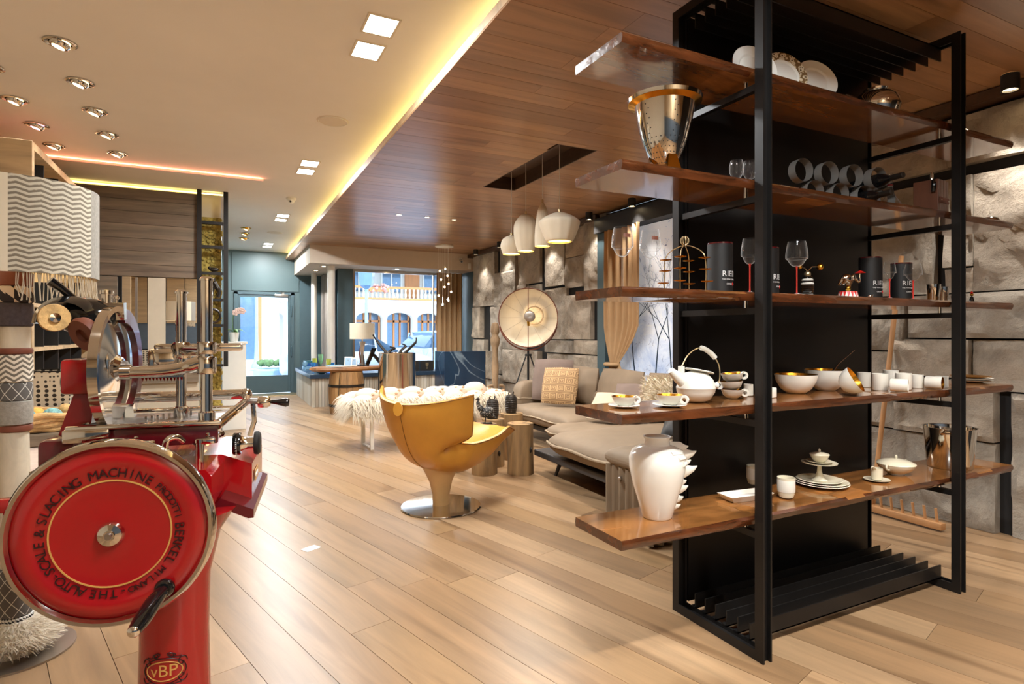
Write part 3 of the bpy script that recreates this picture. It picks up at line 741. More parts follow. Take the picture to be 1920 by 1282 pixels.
MB().lathe(turn([(.018, 0), (.025, .004), (.027, .03), (.027, .06)]), 26, caps=False).build('body', 'cream_ware', t); cup_handle(MB(), .026, .018, .05, .018, .003).build('handle', 'cream_ware', t)
MB().tube([(-.02, 0, .055), (-.036, 0, .068), (-.05, 0, .075)], [.011, .009, .006], 8, flat=(1, .5)).build('spout', 'cream_ware', t)
t = thing('tureen', 'wide lidded cream tureen with a looped handle', 'tureen', onz(1692, 893, z) + Vector((.03, .05, 0)), R(8))
MB().lathe(turn([(.04, 0), (.042, .006), (.07, .022), (.088, .045), (.091, .055)]), 36, caps=False).build('body', 'cream_ware', t)
MB().lathe([(.093, .0555), (.09, .061), (.06, .074), (.02, .082), (0, .083)], 36, caps=False).build('lid', 'cream_ware', t); MB().ball((0, 0, .09), .009, sc=(.8, .8, 1.3)).build('knob', 'cream_ware', t)
cup_handle(MB(), .088, .022, .058, .04, .005).build('handle', 'cream_ware', t); cup_handle(MB(), .088, .03, .058, .025, .005, math.pi).build('handle', 'cream_ware', t)
t = thing('ice_bucket', 'polished steel ice bucket with side handles', 'bucket', onz(1786, 880, z) + Vector((.06, .045, 0)), R(25))
MB().lathe(turn([(.105, 0), (.108, .004), (.122, .18), (.127, .225), (.131, .227)], .003), 40, caps=False).build('body', 'chrome', t)
for sgn in (-1, 1):
    MB().tube([(sgn * .122, -.03, .195), (sgn * .155, -.028, .205), (sgn * .16, 0, .207), (sgn * .155, .028, .205), (sgn * .122, .03, .195)], .009, 8, flat=(1, .6)).build('handle', 'chrome', t)
# ---------------- shelf two up: white and gold ware
z = ZT[1]
def tea_cup(label_c, label_s, loc, rz, s=1.):
    put('saucer', label_s, 'saucer', [(0, 0), (.03 * s, 0), (.058 * s, .006), (.068 * s, .009), (.067 * s, .011), (.03 * s, .005), (0, .005)], 'matte_white', loc, 32)
    t = thing('tea_cup', label_c, 'cup', loc + Vector((0, 0, .0055)), rz)
    MB().lathe([(0, 0), (.024 * s, 0), (.04 * s, .012), (.052 * s, .036 * s), (.054 * s, .042 * s)], 32, caps=False).build('body', 'matte_white', t)
    MB().lathe([(.0545 * s, .0425 * s), (.05 * s, .036 * s), (.037 * s, .014), (0, .006)], 32, caps=False).build('gold_lining', 'gold_leaf', t)
    MB().lathe([(.009, -.006), (.018 * s, -.006), (.018 * s, .006), (.009, .006), (.009, -.006)], 16, c=(.06 * s, 0, .024 * s), axis='y', caps=False).build('handle', 'matte_white', t)
tea_cup('white cup lined with gold at the open end of the shelf', 'white saucer at the open end of the shelf', onz(1170, 763, z), R(-10), .92)
tea_cup('white cup lined with gold beside the teapot', 'white saucer beside the teapot', onz(1260, 761, z) + Vector((-.012, .0, 0)), R(-60), 1.0)
t = thing('teapot', 'round white teapot with wire handle and flat slanted lid', 'teapot', onz(1322, 757, z) + Vector((.02, .075, 0)), R(-8))
MB().lathe([(0, 0), (.035, 0), (.06, .012), (.079, .042), (.082, .06), (.0825, .0605), (.0825, .0625), (.081, .063), (.073, .095), (.05, .122), (.02, .132), (0, .134)], 36, caps=False).build('body', 'matte_white', t)
MB().tube([(-.045, 0, .075), (-.085, 0, .105), (-.125, 0, .138)], [.03, .024, .014], 12).build('spout', 'matte_white', t)
MB().lathe([(.014, -.02), (.014, .02)], 14, c=(-.072, 0, .135)).build('handle_socket', 'matte_white', t)
MB().tube([(.072, 0, .07), (.112, 0, .066)], .013, 12).build('handle_socket', 'matte_white', t)
hp = bez([(-.072, 0, .152), (-.035, 0, .205), (.02, 0, .232), (.075, 0, .21), (.118, 0, .16), (.124, 0, .10), (.112, 0, .066)], 8)
hw = MB().tube(hp, .0028, 8).build('handle', 'brass_pale', t); MB().tube([hp[i] for i in range(17, 29)], .011, 12).build('grip', 'matte_white', hw)
MB().lathe([(0, 0), (.06, .002), (.062, .005), (.058, .008), (0, .006)], 24, mat=Matrix.Translation((.018, 0, .128)) @ Matrix.Rotation(R(12), 4, 'Y'), caps=False).build('lid', 'matte_white', t)
sc_ = onz(1383, 748, z) + Vector((.0, .03, 0))
def bowl_cup(label, loc, tilt, s=1., rz=0.):
    t = thing('stacked_cup', label, 'cup', loc, rz); mt = Matrix.Rotation(tilt, 4, 'Y')
    MB().lathe([(0, 0), (.02 * s, 0), (.04 * s, .016), (.05 * s, .042)], 28, mat=mt, caps=False).build('body', 'matte_white', t)
    MB().lathe([(.0503 * s, .0422), (.046 * s, .036), (.034 * s, .014), (0, .006)], 28, mat=mt, caps=False).build('gold_lining', 'gold_leaf', t)
    MB().lathe([(.009, -.006), (.018, -.006), (.018, .006), (.009, .006), (.009, -.006)], 14, c=(.055 * s, 0, .026), axis='y', mat=mt, caps=False).build('handle', 'matte_white', t); return t
bowl_cup('bottom cup of the tilted stack beside the teapot', sc_, R(0), 1., R(-30)); bowl_cup('middle cup of the tilted stack beside the teapot', sc_ + Vector((-.003, 0, .037)), R(4), 1., R(150)); bowl_cup('top cup of the tilted stack beside the teapot', sc_ + Vector((.003, 0, .073)), R(-5), 1., R(-20))
put('beaker', 'small plain white beaker beside the cup stack', 'beaker', turn([(.018, 0), (.021, .003), (.021, .055)]), 'matte_white', onz(1413, 743, z) + Vector((0, .03, 0)), 24)
one('box_white', 'ribbed white square jar beside the rack post', 'jar', MB().box((-.025, -.025, 0), (.025, .025, .045), .003), 'matte_white', onz(1449, 746, z) + Vector((.005, .025, 0)), R(12))
one('vial_white', 'narrow white vial standing on the square jar', 'vial', MB().lathe([(.012, 0), (.012, .045)], 18), 'matte_white', onz(1449, 746, z) + Vector((.005, .025, .0455)))
def gold_bowl(label, loc, r, h, tilt=0., rz=0.):
    t = thing('gold_bowl', label, 'bowl', loc, rz); mt = Matrix.Translation((0, 0, r * .72 * math.sin(abs(tilt)))) @ Matrix.Rotation(tilt, 4, 'Y')
    P = [(0, 0), (r * .42, 0), (r * .72, h * .25), (r * .93, h * .66), (r, h)]
    MB().lathe(P, 36, mat=mt, caps=False).build('body', 'matte_white', t)
    MB().lathe([(r, h), (r * .975, h + .001), (r * .9, h * .66), (r * .68, h * .28), (r * .35, .008), (0, .007)], 36, mat=mt, caps=False).build('gold_lining', 'gold_leaf', t); return t
gold_bowl('white bowl with gold leaf inside, standing upright', onz(1516, 739, z) + Vector((0, .07, 0)), .099, .092)
gold_bowl('wide shallow white bowl with gold inside, behind the others', onz(1560, 735, z) + Vector((.07, .082, 0)), .102, .105)
gold_bowl('tipped white bowl showing its gold leaf inside', Vector((ony(1578, 700, 1.805).x, 1.805, z)), .066, .07, R(-58), R(115))
sb = onz(1622, 735, z)
one('salad_server', 'thin silver server leaning out of the wide bowl', 'spoon', MB().tube([(0, 0, 0), (.06, 0, .05), (.16, -.02, .12)], [.010, .003, .0025], 8, flat=(1, .6)), 'chrome', onz(1560, 735, z) + Vector((.10, .075, .085)))
cupP = [(1640, 727, .058, .028), (1661, 732, .062, .031), (1700, 726, .064, .031), (1707, 731, .062, .031), (1730, 728, .052, .026), (1778, 727, .044, .024)]
for k, (px, py, h, r) in enumerate(cupP):
    h *= 1.38; r *= 1.2
    put('beaker', ['white ridged beaker half hidden by the big one', 'big white ridged beaker on the timber shelf', 'white ridged beaker behind the fallen one', 'white ridged beaker right of the fallen one', 'short white beaker with gold rim inside', 'short white beaker beside the fallen gold one'][k], 'beaker',
        turn([(r * .92, 0), (r, .004), (r, h)]), 'matte_white', onz(px, py, z) + Vector((.0, [.06, .03, .085, .035, .03, .03][k], 0)), 28, 'white beakers on the gold-ware shelf')
def fallen(label, loc, rz, r, h, inner):
    t = thing('beaker', label, 'beaker', loc, rz)
    MB().lathe([(0, 0), (r * .92, 0), (r, .004), (r, h)], 26, c=(0, 0, r), axis='x', caps=False).build('body', 'matte_white', t); MB().lathe([(r, h), (r - .003, h), (r - .003, .006), (0, .006)], 26, c=(0, 0, r), axis='x', caps=False).build('lining', inner, t)
fallen('white beaker lying on its side', onz(1686, 735, z) + Vector((-.005, .04, 0)), R(-65), .033, .075, 'matte_white'); fallen('white beaker lying with its gold inside showing', onz(1757, 729, z) + Vector((-.02, .045, 0)), R(-75), .033, .075, 'gold_leaf')
pl = onz(1852, 718, z) + Vector((.0, .08, 0))
for k in range(3):
    put('flat_dish', ['flat white dish at the bottom of the dish pile', 'flat white dish in the middle of the dish pile', 'gold-lined white dish on top of the dish pile'][k], 'dish', [(0, 0), (.05, 0), (.1, .012), (.102, .014), (.05, .005), (0, .005)], 'gold_leaf' if k == 2 else 'matte_white', pl + Vector((-.02 * (k == 2), .0, k * .0125)), 30)
# ---------------- middle shelf: glasses, tubes, figurines
z = ZT[2]; YS = 1.88
def wineglass(label, px, Y, h, r, stem='stem_glass', grp=None, band=False):
    p = ony(px, 560, Y); t = thing('wine_glass', label, 'glass', (p.x, Y, z), 0, grp)
    b = h * .52
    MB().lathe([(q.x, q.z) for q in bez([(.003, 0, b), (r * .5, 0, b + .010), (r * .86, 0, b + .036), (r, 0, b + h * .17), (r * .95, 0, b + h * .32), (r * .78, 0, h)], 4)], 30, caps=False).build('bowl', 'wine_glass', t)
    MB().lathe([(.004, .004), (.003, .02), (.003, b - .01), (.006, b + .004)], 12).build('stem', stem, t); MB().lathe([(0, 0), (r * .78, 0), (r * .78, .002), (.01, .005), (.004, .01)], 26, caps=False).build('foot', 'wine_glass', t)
    if band:
        MB().lathe([(r * .86, h - .045), (r * .83, h - .03)], 10, arc=(-2.1, -1.2), caps=False).build('sticker', 'leather_brown', t)
    return t
wineglass('clear wine glass at the open end of the glass shelf', 1167, YS, .248, .043, band=True); wineglass('clear wine glass beside the gold wire stand', 1219, YS, .248, .043, band=True)
wineglass('red-stemmed wine glass in front of the tubes by the steel post', 1406, 1.80, .235, .036, 'red_stem'); wineglass('red-stemmed wine glass in front of the juggler figure', 1494, 1.79, .24, .047, 'red_stem')
wineglass('narrow red-stemmed wine glass between the two rear tubes', 1668, 1.79, .185, .028, 'red_stem'); wineglass('wide red-stemmed wine glass beside the steel tumblers', 1712, 1.79, .185, .042, 'red_stem')
def tube_box(label, px, Y, h=.235, r=.056, rz=-65):
    p = ony(px, 560, Y); t = thing('tube_box', label, 'box', (p.x, Y, z), 0, 'dark gift tubes on the glass shelf')
    MB().lathe([(0, 0), (r, 0), (r, h), (r - .002, h)], 36, caps=False).build('body', 'matte_black', t); MB().lathe([(r + .0006, h - .006), (r + .0006, h), (0, h + .001)], 36, caps=False).build('lid', 'dark_red', t)
    def wrap(me, zz, name, mat, ang0):
        for v in me.vertices:
            a = ang0 + v.co.x / r; rr = r + .0004 + max(v.co.z, 0)
            v.co = Vector((rr * math.cos(a), rr * math.sin(a), zz + v.co.y))
        me.materials.clear(); me.materials.append(M[mat]); o = bpy.data.objects.new(name, me); COL.objects.link(o); o.parent = t
    wrap(text_mb('RIEDEL', .036, .0004, spacing=1.05), .092, 'lettering', 'white_print', R(rz))
    wrap(text_mb('THE WINE GLASS COMPANY', .009, .0004), .068, 'lettering', 'white_print', R(rz)); wrap(text_mb('GRAPE    RIEDEL', .0105, .0004), .047, 'lettering', 'white_print', R(rz))
    MB().ball((r * math.cos(R(rz)), r * math.sin(R(rz)), .047), .006, 8, 6, sc=(.3, 1, 1.3)).build('grape_mark', 'red_paint', t)
    return t
tube_box('dark gift tube beside the gold wire stand', 1350, 1.96, rz=-68); tube_box('dark gift tube half hidden by the steel post', 1437, 1.97, rz=-50); tube_box('dark gift tube behind the circus elephant', 1632, 1.97, rz=-78); tube_box('dark gift tube behind the narrow red glass', 1690, 1.90, .205, .05, rz=-80)
p = ony(1284, 560, YS)
t = thing('tier_stand', 'gold wire stand holding little round dishes in tiers', 'stand', (p.x, YS, z), R(15))
fm = MB()
for k in range(4):
    a = R(90 * k + 20); d = Vector((math.cos(a), math.sin(a), 0))
    fm.tube(bez([d * .085, d * .085 + Vector((0, 0, .12)), d * .07 + Vector((0, 0, .165)), d * .03 + Vector((0, 0, .19)), Vector((0, 0, .197))], 6), .0022, 6)
for k in range(4): fm.tube([Vector((math.cos(R(45 * k)) * .018 * math.sin(b), math.sin(R(45 * k)) * .018 * math.sin(b), .216 - .019 * math.cos(b))) for b in [i * math.pi / 8 for i in range(17)]], .0016, 6)
fm.build('wire_frame', 'brass_pale', t)
for lv, hz in enumerate((.037, .088, .135)):
    for k in range(4):
        a = R(90 * k + 20); d = Vector((math.cos(a), math.sin(a), 0)) * [.09, .083, .08][lv]
        MB().lathe([(0, 0), (.024, .004), (.026, .006), (.02, .006), (0, .003)], 18, c=(d.x, d.y, hz), caps=False).build('dish', 'gold', t)
# juggler figure: striped torso, gold ball on an outstretched arm
p = ony(1514, 560, 1.9)
t = thing('juggler_figurine', 'striped black and white figurine holding out a gold ball', 'figurine', (p.x, 1.9, z))
MB().lathe([(0, 0), (.036, 0), (.038, .006), (.036, .012), (.03, .014), (0, .014)], 24, caps=False).build('base', 'porcelain', t)
for k in range(9):
    MB().lathe([(.022 + .006 * math.sin(k * .38), .014 + k * .0095), (.025 + .006 * math.sin((k + .5) * .38), .019 + k * .0095), (.022 + .006 * math.sin((k + 1) * .38), .0235 + k * .0095)], 20).build('stripe', 'porcelain' if k % 2 and k > 3 else 'gloss_black', t)
MB().ball((0, 0, .112), .016).build('head', 'brass_pale', t); MB().tube([(0, 0, .125), (.03, 0, .15), (.07, -.005, .152)], .003, 8).build('arm', 'chrome', t)
MB().ball((.085, -.005, .152), .017).build('ball', 'gold', t); MB().ball((-.055, .0, .146), .012).build('ball', 'gold', t); MB().tube([(0, 0, .125), (-.02, 0, .142), (-.05, 0, .146)], .003, 8).build('arm', 'chrome', t)
# elephant on a ball on a circus drum, holding a parasol
p = ony(1590, 560, 1.86)
t = thing('elephant_figurine', 'silver circus elephant on a red and white drum with parasol', 'figurine', (p.x, 1.86, z), R(-8))
n = 16
drum = MB()
for k in range(n):
    a0, a1 = 2 * math.pi * k / n, 2 * math.pi * (k + 1) / n; am = (a0 + a1) / 2
    B0, B1 = [Vector((.05 * math.cos(a), .05 * math.sin(a), 0)) for a in (a0, a1)]; T0, T1, TM, BM = [Vector((.04 * math.cos(a), .04 * math.sin(a), .034)) for a in (a0, a1)] + [Vector((.04 * math.cos(am), .04 * math.sin(am), .034)), None]
    drum.mi = 1; drum.tri(B0, B1, TM); drum.mi = 0; drum.tri(B0, TM, T0); drum.tri(B1, T1, TM)
drum.mi = 1; drum.lathe([(.04, .034), (0, .036)], n, caps=False); drum.build('drum', ['red_paint', 'porcelain'], t, smooth=0)
MB().ball((0, 0, .049), .013).build('ball', 'gold', t)
b = MB(); b.ball((-.008, 0, .098), .024, sc=(1.35, .9, 1)); b.ball((.03, 0, .105), .016); b.tube(bez([(.038, 0, .104), (.056, 0, .092), (.068, 0, .084), (.078, 0, .09), (.076, 0, .104)], 5), [.008] * 5 + [.006] * 8 + [.004] * 8, 8)
for x, y, ex, ez in ((.012, .006, .004, .06), (.014, -.006, .0, .06), (-.034, .008, -.046, .066), (-.03, -.01, -.044, .07)): b.tube([(x, y, .09), (ex, y, ez)], [.011, .008], 8)
b.ball((.024, .014, .106), .012, sc=(.8, .3, 1.1)); b.ball((.024, -.014, .106), .012, sc=(.8, .3, 1.1)); b.tube([(-.038, 0, .1), (-.05, 0, .085), (-.052, 0, .072)], .002, 6); b.build('elephant', 'chrome', t)
MB().tube([(.076, 0, .1), (.078, 0, .135)], .0016, 6).build('parasol_stick', 'chrome', t); MB().lathe([(.026, .128), (.012, .136), (0, .142)], 12, c=(.079, 0, 0), caps=False).build('parasol', 'red_paint', t)
one('silver_mouse', 'tiny silver animal lying by the circus drum', 'figurine', MB().ball((0, 0, .009), .010, sc=(1.5, 1, .9)).ball((.014, 0, .012), .006).tube([(-.015, 0, .006), (-.05, 0, .003)], .0018, 6), 'chrome', ony(1632, 560, 1.80).xy.to_3d() + Vector((0, 0, z)))
for k, px in enumerate((1750, 1766)):
    p = ony(px, 560, [1.82, 1.90][k]); put('steel_tumbler', ['polished steel tumbler on the glass shelf', 'polished steel tumbler behind the front one'][k], 'tumbler', turn([(.026, 0), (.027, .002), (.0325, .058), (.0335, .06), (.0345, .09)], .0015), 'chrome', (p.x, p.y, z), 28)
p = ony(1790, 560, 1.84); put('jigger', 'small polished steel jigger beside the tumblers', 'cup', turn([(.014, 0), (.018, .035)], .0015), 'chrome', (p.x, p.y, z), 20)
p = ony(1822, 560, 1.84); t = thing('clown_figurine', 'tiny gold and black figurine half behind the steel post', 'figurine', (p.x, p.y, z))
MB().lathe([(.014, 0), (.012, .02), (.008, .035), (0, .04)], 14).build('body', 'gloss_black', t); MB().ball((0, 0, .048), .009).build('head', 'gold', t); MB().lathe([(.01, .055), (0, .07)], 10).build('hat', 'red_paint', t)
# ---------------- shelf four: colander, glasses, wine rack, decanter, knife block
z = ZT[3]
p = ony(1246, 300, 1.86)
t = thing('colander', 'tall polished conical colander on a gold tripod foot', 'colander', (p.x, p.y, z), R(10))
t.scale = (1.2, 1.2, 1.2)
cp = [(.03, .035), (.05, .06), (.072, .11), (.09, .18), (.1, .24)]
MB().lathe([(0, .03)] + cp + [(.112, .246), (.122, .25), (.125, .262), (.121, .263), (.099, .252), (.097, .24), (.087, .18), (.069, .11), (.047, .062), (0, .035)], 44, caps=False).build('bowl', 'chrome', t)
MB().lathe([(.0985, .2385), (.111, .2448), (.1225, .249)], 44, caps=False).build('rim', 'gold', t)
hm = MB()
for i in range(13):
    f = .04 + i * .0155; r_ = next(a[0] + (b[0] - a[0]) * (f - a[1]) / (b[1] - a[1]) for a, b in zip(cp, cp[1:]) if a[1] <= f <= b[1])
    for k in range(30):
        if i > 5 and k % 5: continue
        a = 2 * math.pi * (k + .5 * (i % 2)) / 30; c_ = Vector(((r_ + .0006) * math.cos(a), (r_ + .0006) * math.sin(a), f)); u_ = Vector((-math.sin(a), math.cos(a), 0)); w_ = Vector((.3 * math.cos(a), .3 * math.sin(a), 1)).normalized()
        vs = [hm.bm.verts.new(c_ + (u_ * math.cos(b) + w_ * math.sin(b)) * .0022) for b in [j * math.pi / 3 for j in range(6)]]; hm.bm.faces.new(vs)
stuff(hm.build('punched_hole', 'matte_black', t, smooth=0))
for k in range(3):
    a = R(120 * k + 250); d = Vector((math.cos(a), math.sin(a), 0)); e = Vector((-d.y, d.x, 0))
    m = MB(); m.grid([[d * .05 + e * w * .5 + Vector((0, 0, .07)), d * .066 + e * w + Vector((0, 0, .0)), ] for w in (-.028, 0, .028)]); m.grid([[d * .046 + e * w * .5 + Vector((0, 0, .068)), d * .063 + e * w + Vector((0, 0, .0)), ] for w in (-.028, 0, .028)]); m.build('foot', 'gold', t)
def small_glass(label, px, Y):
    p = ony(px, 320, Y); t = thing('liqueur_glass', label, 'glass', (p.x, Y, z), 0, 'round tasting glasses')
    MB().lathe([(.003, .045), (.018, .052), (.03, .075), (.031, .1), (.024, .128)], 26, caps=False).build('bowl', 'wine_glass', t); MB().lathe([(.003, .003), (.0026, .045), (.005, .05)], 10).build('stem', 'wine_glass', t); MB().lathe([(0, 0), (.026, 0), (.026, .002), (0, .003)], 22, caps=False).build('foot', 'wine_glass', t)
small_glass('round tasting glass standing free on the upper shelf', 1381, 1.88); small_glass('round tasting glass in front of its twin by the post', 1406, 1.86); small_glass('round tasting glass half behind the steel post', 1421, 1.95)
p = ony(1575, 330, 1.88)
t = thing('wine_rack', 'coiled chrome ribbon wine rack', 'wine rack', (p.x + .02, 1.88, z), R(-8))
def ring(cx, cz, r, name='ring', a0=0., a1=2 * math.pi):
    m = MB(); n = 26; rows = []
    for k in range(n + 1):
        a = a0 + (a1 - a0) * k / n; rows.append([(cx + r * math.cos(a), y, cz + r * math.sin(a)) for y in (-.018, .026)])
    m.grid(rows); m.grid([[(cx + (r - .0015) * math.cos(a0 + (a1 - a0) * k / n), y, cz + (r - .0015) * math.sin(a0 + (a1 - a0) * k / n)) for y in (-.018, .026)] for k in range(n + 1)]); return m.build(name, 'ribbon_steel', t)
for cx in (-.26, -.10, .06, .22): ring(cx, .150, .056)
for cx in (-.19, -.03, .13, .28): ring(cx, .0535, .053)
def bottle(label, loc, rz):
    t = thing('wine_bottle', label, 'bottle', loc, rz)
    MB().lathe([(0, -.2), (.035, -.2), (.037, -.195), (.037, -.03), (.03, .0), (.016, .022), (.0135, .04), (.0135, .085)], 26, axis='y', caps=False).build('body', 'gloss_black', t)
    MB().lathe([(.0142, .035), (.0146, .038), (.0146, .098), (.012, .1), (0, .1)], 20, axis='y', caps=False).build('capsule', 'bronze_dark', t)

bottle('dark wine bottle lying in the upper row of the chrome rack', Vector((p.x + .231, 1.80, z + .1335)), R(172)); bottle('dark wine bottle lying in the lower row of the chrome rack', Vector((p.x + .140, 1.80, z + .0400)), R(172))
p = ony(1676, 360, 1.88); t = thing('decanter', 'clear glass decanter with a long slim neck', 'decanter', (p.x, 1.90, z))
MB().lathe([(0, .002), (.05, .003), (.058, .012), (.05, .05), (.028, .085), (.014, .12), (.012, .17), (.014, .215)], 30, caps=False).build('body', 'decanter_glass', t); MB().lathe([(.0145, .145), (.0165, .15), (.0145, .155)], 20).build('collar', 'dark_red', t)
p = ony(1738, 360, 1.9); t = thing('knife_block', 'walnut knife block with a leather strap and knives', 'knife block', (p.x, 1.88, z), R(8))
for k in range(4): MB().box((-.07 + k * .036, -.06, 0), (-.037 + k * .036, .06, .20 - .0 * k), .002).build('block_board', 'walnut', t, smooth=0)
MB().box((-.055, -.063, .075), (.07, -.06, .105), .001).build('strap', 'leather_brown', t)
for x in (-.035, .05): MB().ball((x, -.0635, .09), .004).build('stud', 'chrome', t)
MB().tube([(.015, 0, .195), (.015, 0, .25), (.013, 0, .262)], [.009, .009, .005], 10).build('knife_steel', 'chrome', t); MB().tube([(-.078, -.04, .13), (-.085, -.045, .17), (-.078, -.04, .195)], [.01, .012, .009], 8).build('knife_handle', 'gloss_black', t)
p = ony(1797, 380, 1.84); one('glass_ornament', 'wine-coloured glass ornament beside the knife block', 'ornament', MB().lathe([(.012, 0), (.02, .01), (.028, .04), (.02, .065), (.008, .075), (.012, .085), (0, .09)], 20), 'dark_red', (p.x, p.y, z))
p = ony(1856, 400, 1.80); t = thing('butter_bell', 'little polished domed dish with a glass knob', 'dish', (p.x, p.y, z))
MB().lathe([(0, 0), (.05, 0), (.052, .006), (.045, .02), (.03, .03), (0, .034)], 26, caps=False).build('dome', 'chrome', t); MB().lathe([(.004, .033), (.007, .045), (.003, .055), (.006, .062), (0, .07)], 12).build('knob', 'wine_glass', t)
# ---------------- top shelf: standing plates and silver vase
z = ZT[4]
def stand_plate(label, px, Y, r, mats, rz):
    p = ony(px, 100, Y); t = thing('display_plate', label, 'plate', (p.x, Y, z), rz, None); mt = Matrix.Translation((0, 0, r * math.cos(R(18)) + .001)) @ Matrix.Rotation(R(72), 4, 'X')
    MB().lathe([(0, .0), (r * .6, 0), (r * .66, .006), (r * .68, .007)], 40, mat=mt, caps=False).build('well', mats[0], t)
    MB().lathe([(r * .68, .007), (r * .97, .014), (r, .0155), (r * .98, .010), (r * .66, .001), (r * .6, -.004), (0, -.004)], 40, mat=mt, caps=False).build('rim', mats[1], t)
    MB().lathe([(r * .995, .0165), (r * 1.004, .0150), (r * .99, .0135)], 40, mat=mt, caps=False).build('gold_edge', mats[2], t)
def ornate():
    n = NT('ornate_rim'); v = n.coord(); vo = n.add('ShaderNodeTexVoronoi'); vo.inputs['Scale'].default_value = 55; n.L(v, vo.inputs['Vector'])
    n.set(n.ramp(vo.outputs[0], [(.2, lin((96, 74, 48))), (.3, lin((224, 210, 184))), (.55, lin((206, 186, 150))), (.6, lin((120, 94, 62)))]), .2); M['ornate_rim'] = n.m
ornate()
stand_plate('plain white plate stood upright behind the steel post', 1412, 1.90, .112, ('porcelain', 'porcelain', 'gold'), R(-14)); stand_plate('white plate with ornate gold patterned rim', 1470, 1.88, .112, ('porcelain', 'ornate_rim', 'gold'), R(-14)); stand_plate('white plate with a thin gold edge and embossed crest', 1528, 1.86, .108, ('porcelain', 'porcelain', 'gold'), R(-16))
p = ony(1656, 120, 1.86); t = thing('silver_vase', 'squat polished silver vase with flared mouth', 'vase', (p.x, 1.9, z), R(-30)); t.scale = (1.15, 1.15, 1.15)
MB().lathe([(0, 0), (.05, 0), (.085, .03), (.1, .07), (.095, .105), (.07, .13), (.045, .142), (.05, .152), (.046, .152), (.04, .142), (.06, .125), (0, .1)], 40, caps=False).build('body', 'chrome', t)
MB().tube([(-.08, 0, .09), (-.115, 0, .118), (-.135, 0, .13)], [.03, .02, .012], 10, flat=(1, .7)).build('spout', 'chrome', t)
# ================================================================ MEAT SLICER
SLA = R(-8.3)
sl = thing('meat_slicer', 'red vintage flywheel meat slicer with chrome carriage on a red pedestal', 'meat slicer', (-.244, 1.739, 0), SLA)
WZ, WR = .855, .232
wh = MB(); wh.lathe([(0, -.018), (.05, -.018), (.16, -.010), (.168, -.014), (.19, -.016), (.212, -.006), (.214, .006), (0, .012)], 72, c=(0, 0, WZ), axis='y', caps=False); wheel = wh.build('flywheel', 'red_enamel', sl)
MB().lathe([(.211, -.010), (.216, -.021), (.224, -.022), (.231, -.010), (.232, .004), (.226, .016), (.212, .016)], 72, c=(0, 0, WZ), axis='y', caps=False).build('chrome_rim', 'chrome', wheel)
MB().lathe([(.129, -.0128), (.129, -.0146), (.1325, -.0146), (.1325, -.0126)], 72, c=(0, 0, WZ), axis='y', caps=False).build('gold_ring', 'gold_print', wheel)
MB().lathe([(0, -.036), (.012, -.036), (.013, -.032), (.026, -.029), (.03, -.022), (.031, -.016)], 32, c=(0, 0, WZ), axis='y', caps=False).build('hub', 'chrome', wheel)
MB().lathe([(0, -.042), (.007, -.042), (.009, -.036), (0, -.036)], 16, c=(0, 0, WZ), axis='y', caps=False).build('hub_bolt', 'brushed', wheel)
def ring_text(txt, a_start, a_end, size):
    """letters from a_start to a_end degrees (clockwise, 0 = up), outward up"""
    n = len(txt)
    for i, ch in enumerate(txt):
        if ch == ' ': continue
        a = R(a_start + (a_end - a_start) * (i + .5) / n)
        mt = Matrix.Translation((math.sin(a) * .148, -.0135, WZ + math.cos(a) * .148)) @ Matrix.Rotation(a, 4, 'Y') @ Matrix.Rotation(R(90), 4, 'X')
        text_obj('letter', ch, size, 'red_print', wheel, mt, extrude=.0006)
ring_text('MACHINE', -19, 37, .031); ring_text('PRODOTTI', 41, 81, .023); ring_text('BERKEL', 84.5, 126, .031); ring_text('MILANO', 130, 166, .022); ring_text('-THE', 166, 199, .029); ring_text('AUTO-SCALE', 202, 268, .031); ring_text('&', 272, 280, .031); ring_text('SLACING', 283, 334, .031)
# crank handle
hx, hz = .118, WZ - .145
MB().lathe([(.022, -.02), (.024, -.026), (.022, -.034), (.017, -.04)], 20, c=(hx, 0, hz), axis='y').build('handle_collar', 'gloss_black', wheel)
hd_ = bez([(hx, -.035, hz), (hx - .012, -.08, hz - .012), (hx - .022, -.13, hz - .026), (hx - .03, -.165, hz - .036)], 6)
hh = MB().tube(hd_, [.014 + .006 * math.sin(math.pi * i / (len(hd_) - 1)) for i in range(len(hd_))], 16).build('crank_handle', 'gloss_black', wheel)
MB().ball(hd_[-1], .014, sc=(1, .7, 1)).build('handle_cap', 'chrome', hh)
# pedestal
ped = MB(); ped.lathe([(.19, 0), (.19, .03), (.14, .06), (.105, .16), (.092, .32), (.088, .5), (.092, .66), (.12, .78), (.16, .84)], 40, c=(.093, .2, 0), squash=(1, .85)); pd = ped.build('pedestal', 'red_enamel', sl)
py0 = .2 - .085 * .9
def wrapped(me, zz, name, mat, ang0=-90, r=.0895, lift=.0006):
    for v in me.vertices:
        a = R(ang0) + v.co.x / r; rr = r + lift + max(v.co.z, 0); v.co = Vector((.093 + rr * math.cos(a), .2 + rr * .86 * math.sin(a), zz + v.co.y))
    me.materials.clear(); me.materials.append(M[mat]); o = bpy.data.objects.new(name, me); COL.objects.link(o); o.parent = pd
wrapped(text_mb('vBP', .046, .0006), .425, 'monogram', 'gold_print', -97)
def wrap_mb(mb, zz, name, mat, ang0=-97):
    me = bpy.data.meshes.new(name); mb.bm.to_mesh(me); mb.bm.free(); wrapped(me, zz, name, mat, ang0)
e = MB(); e.tube([(.046 * math.cos(a), .026 * math.sin(a), 0) for a in [2 * math.pi * k / 40 for k in range(40)]], .0016, 6, closed=True); wrap_mb(e, .425, 'oval_ring', 'gold_print')
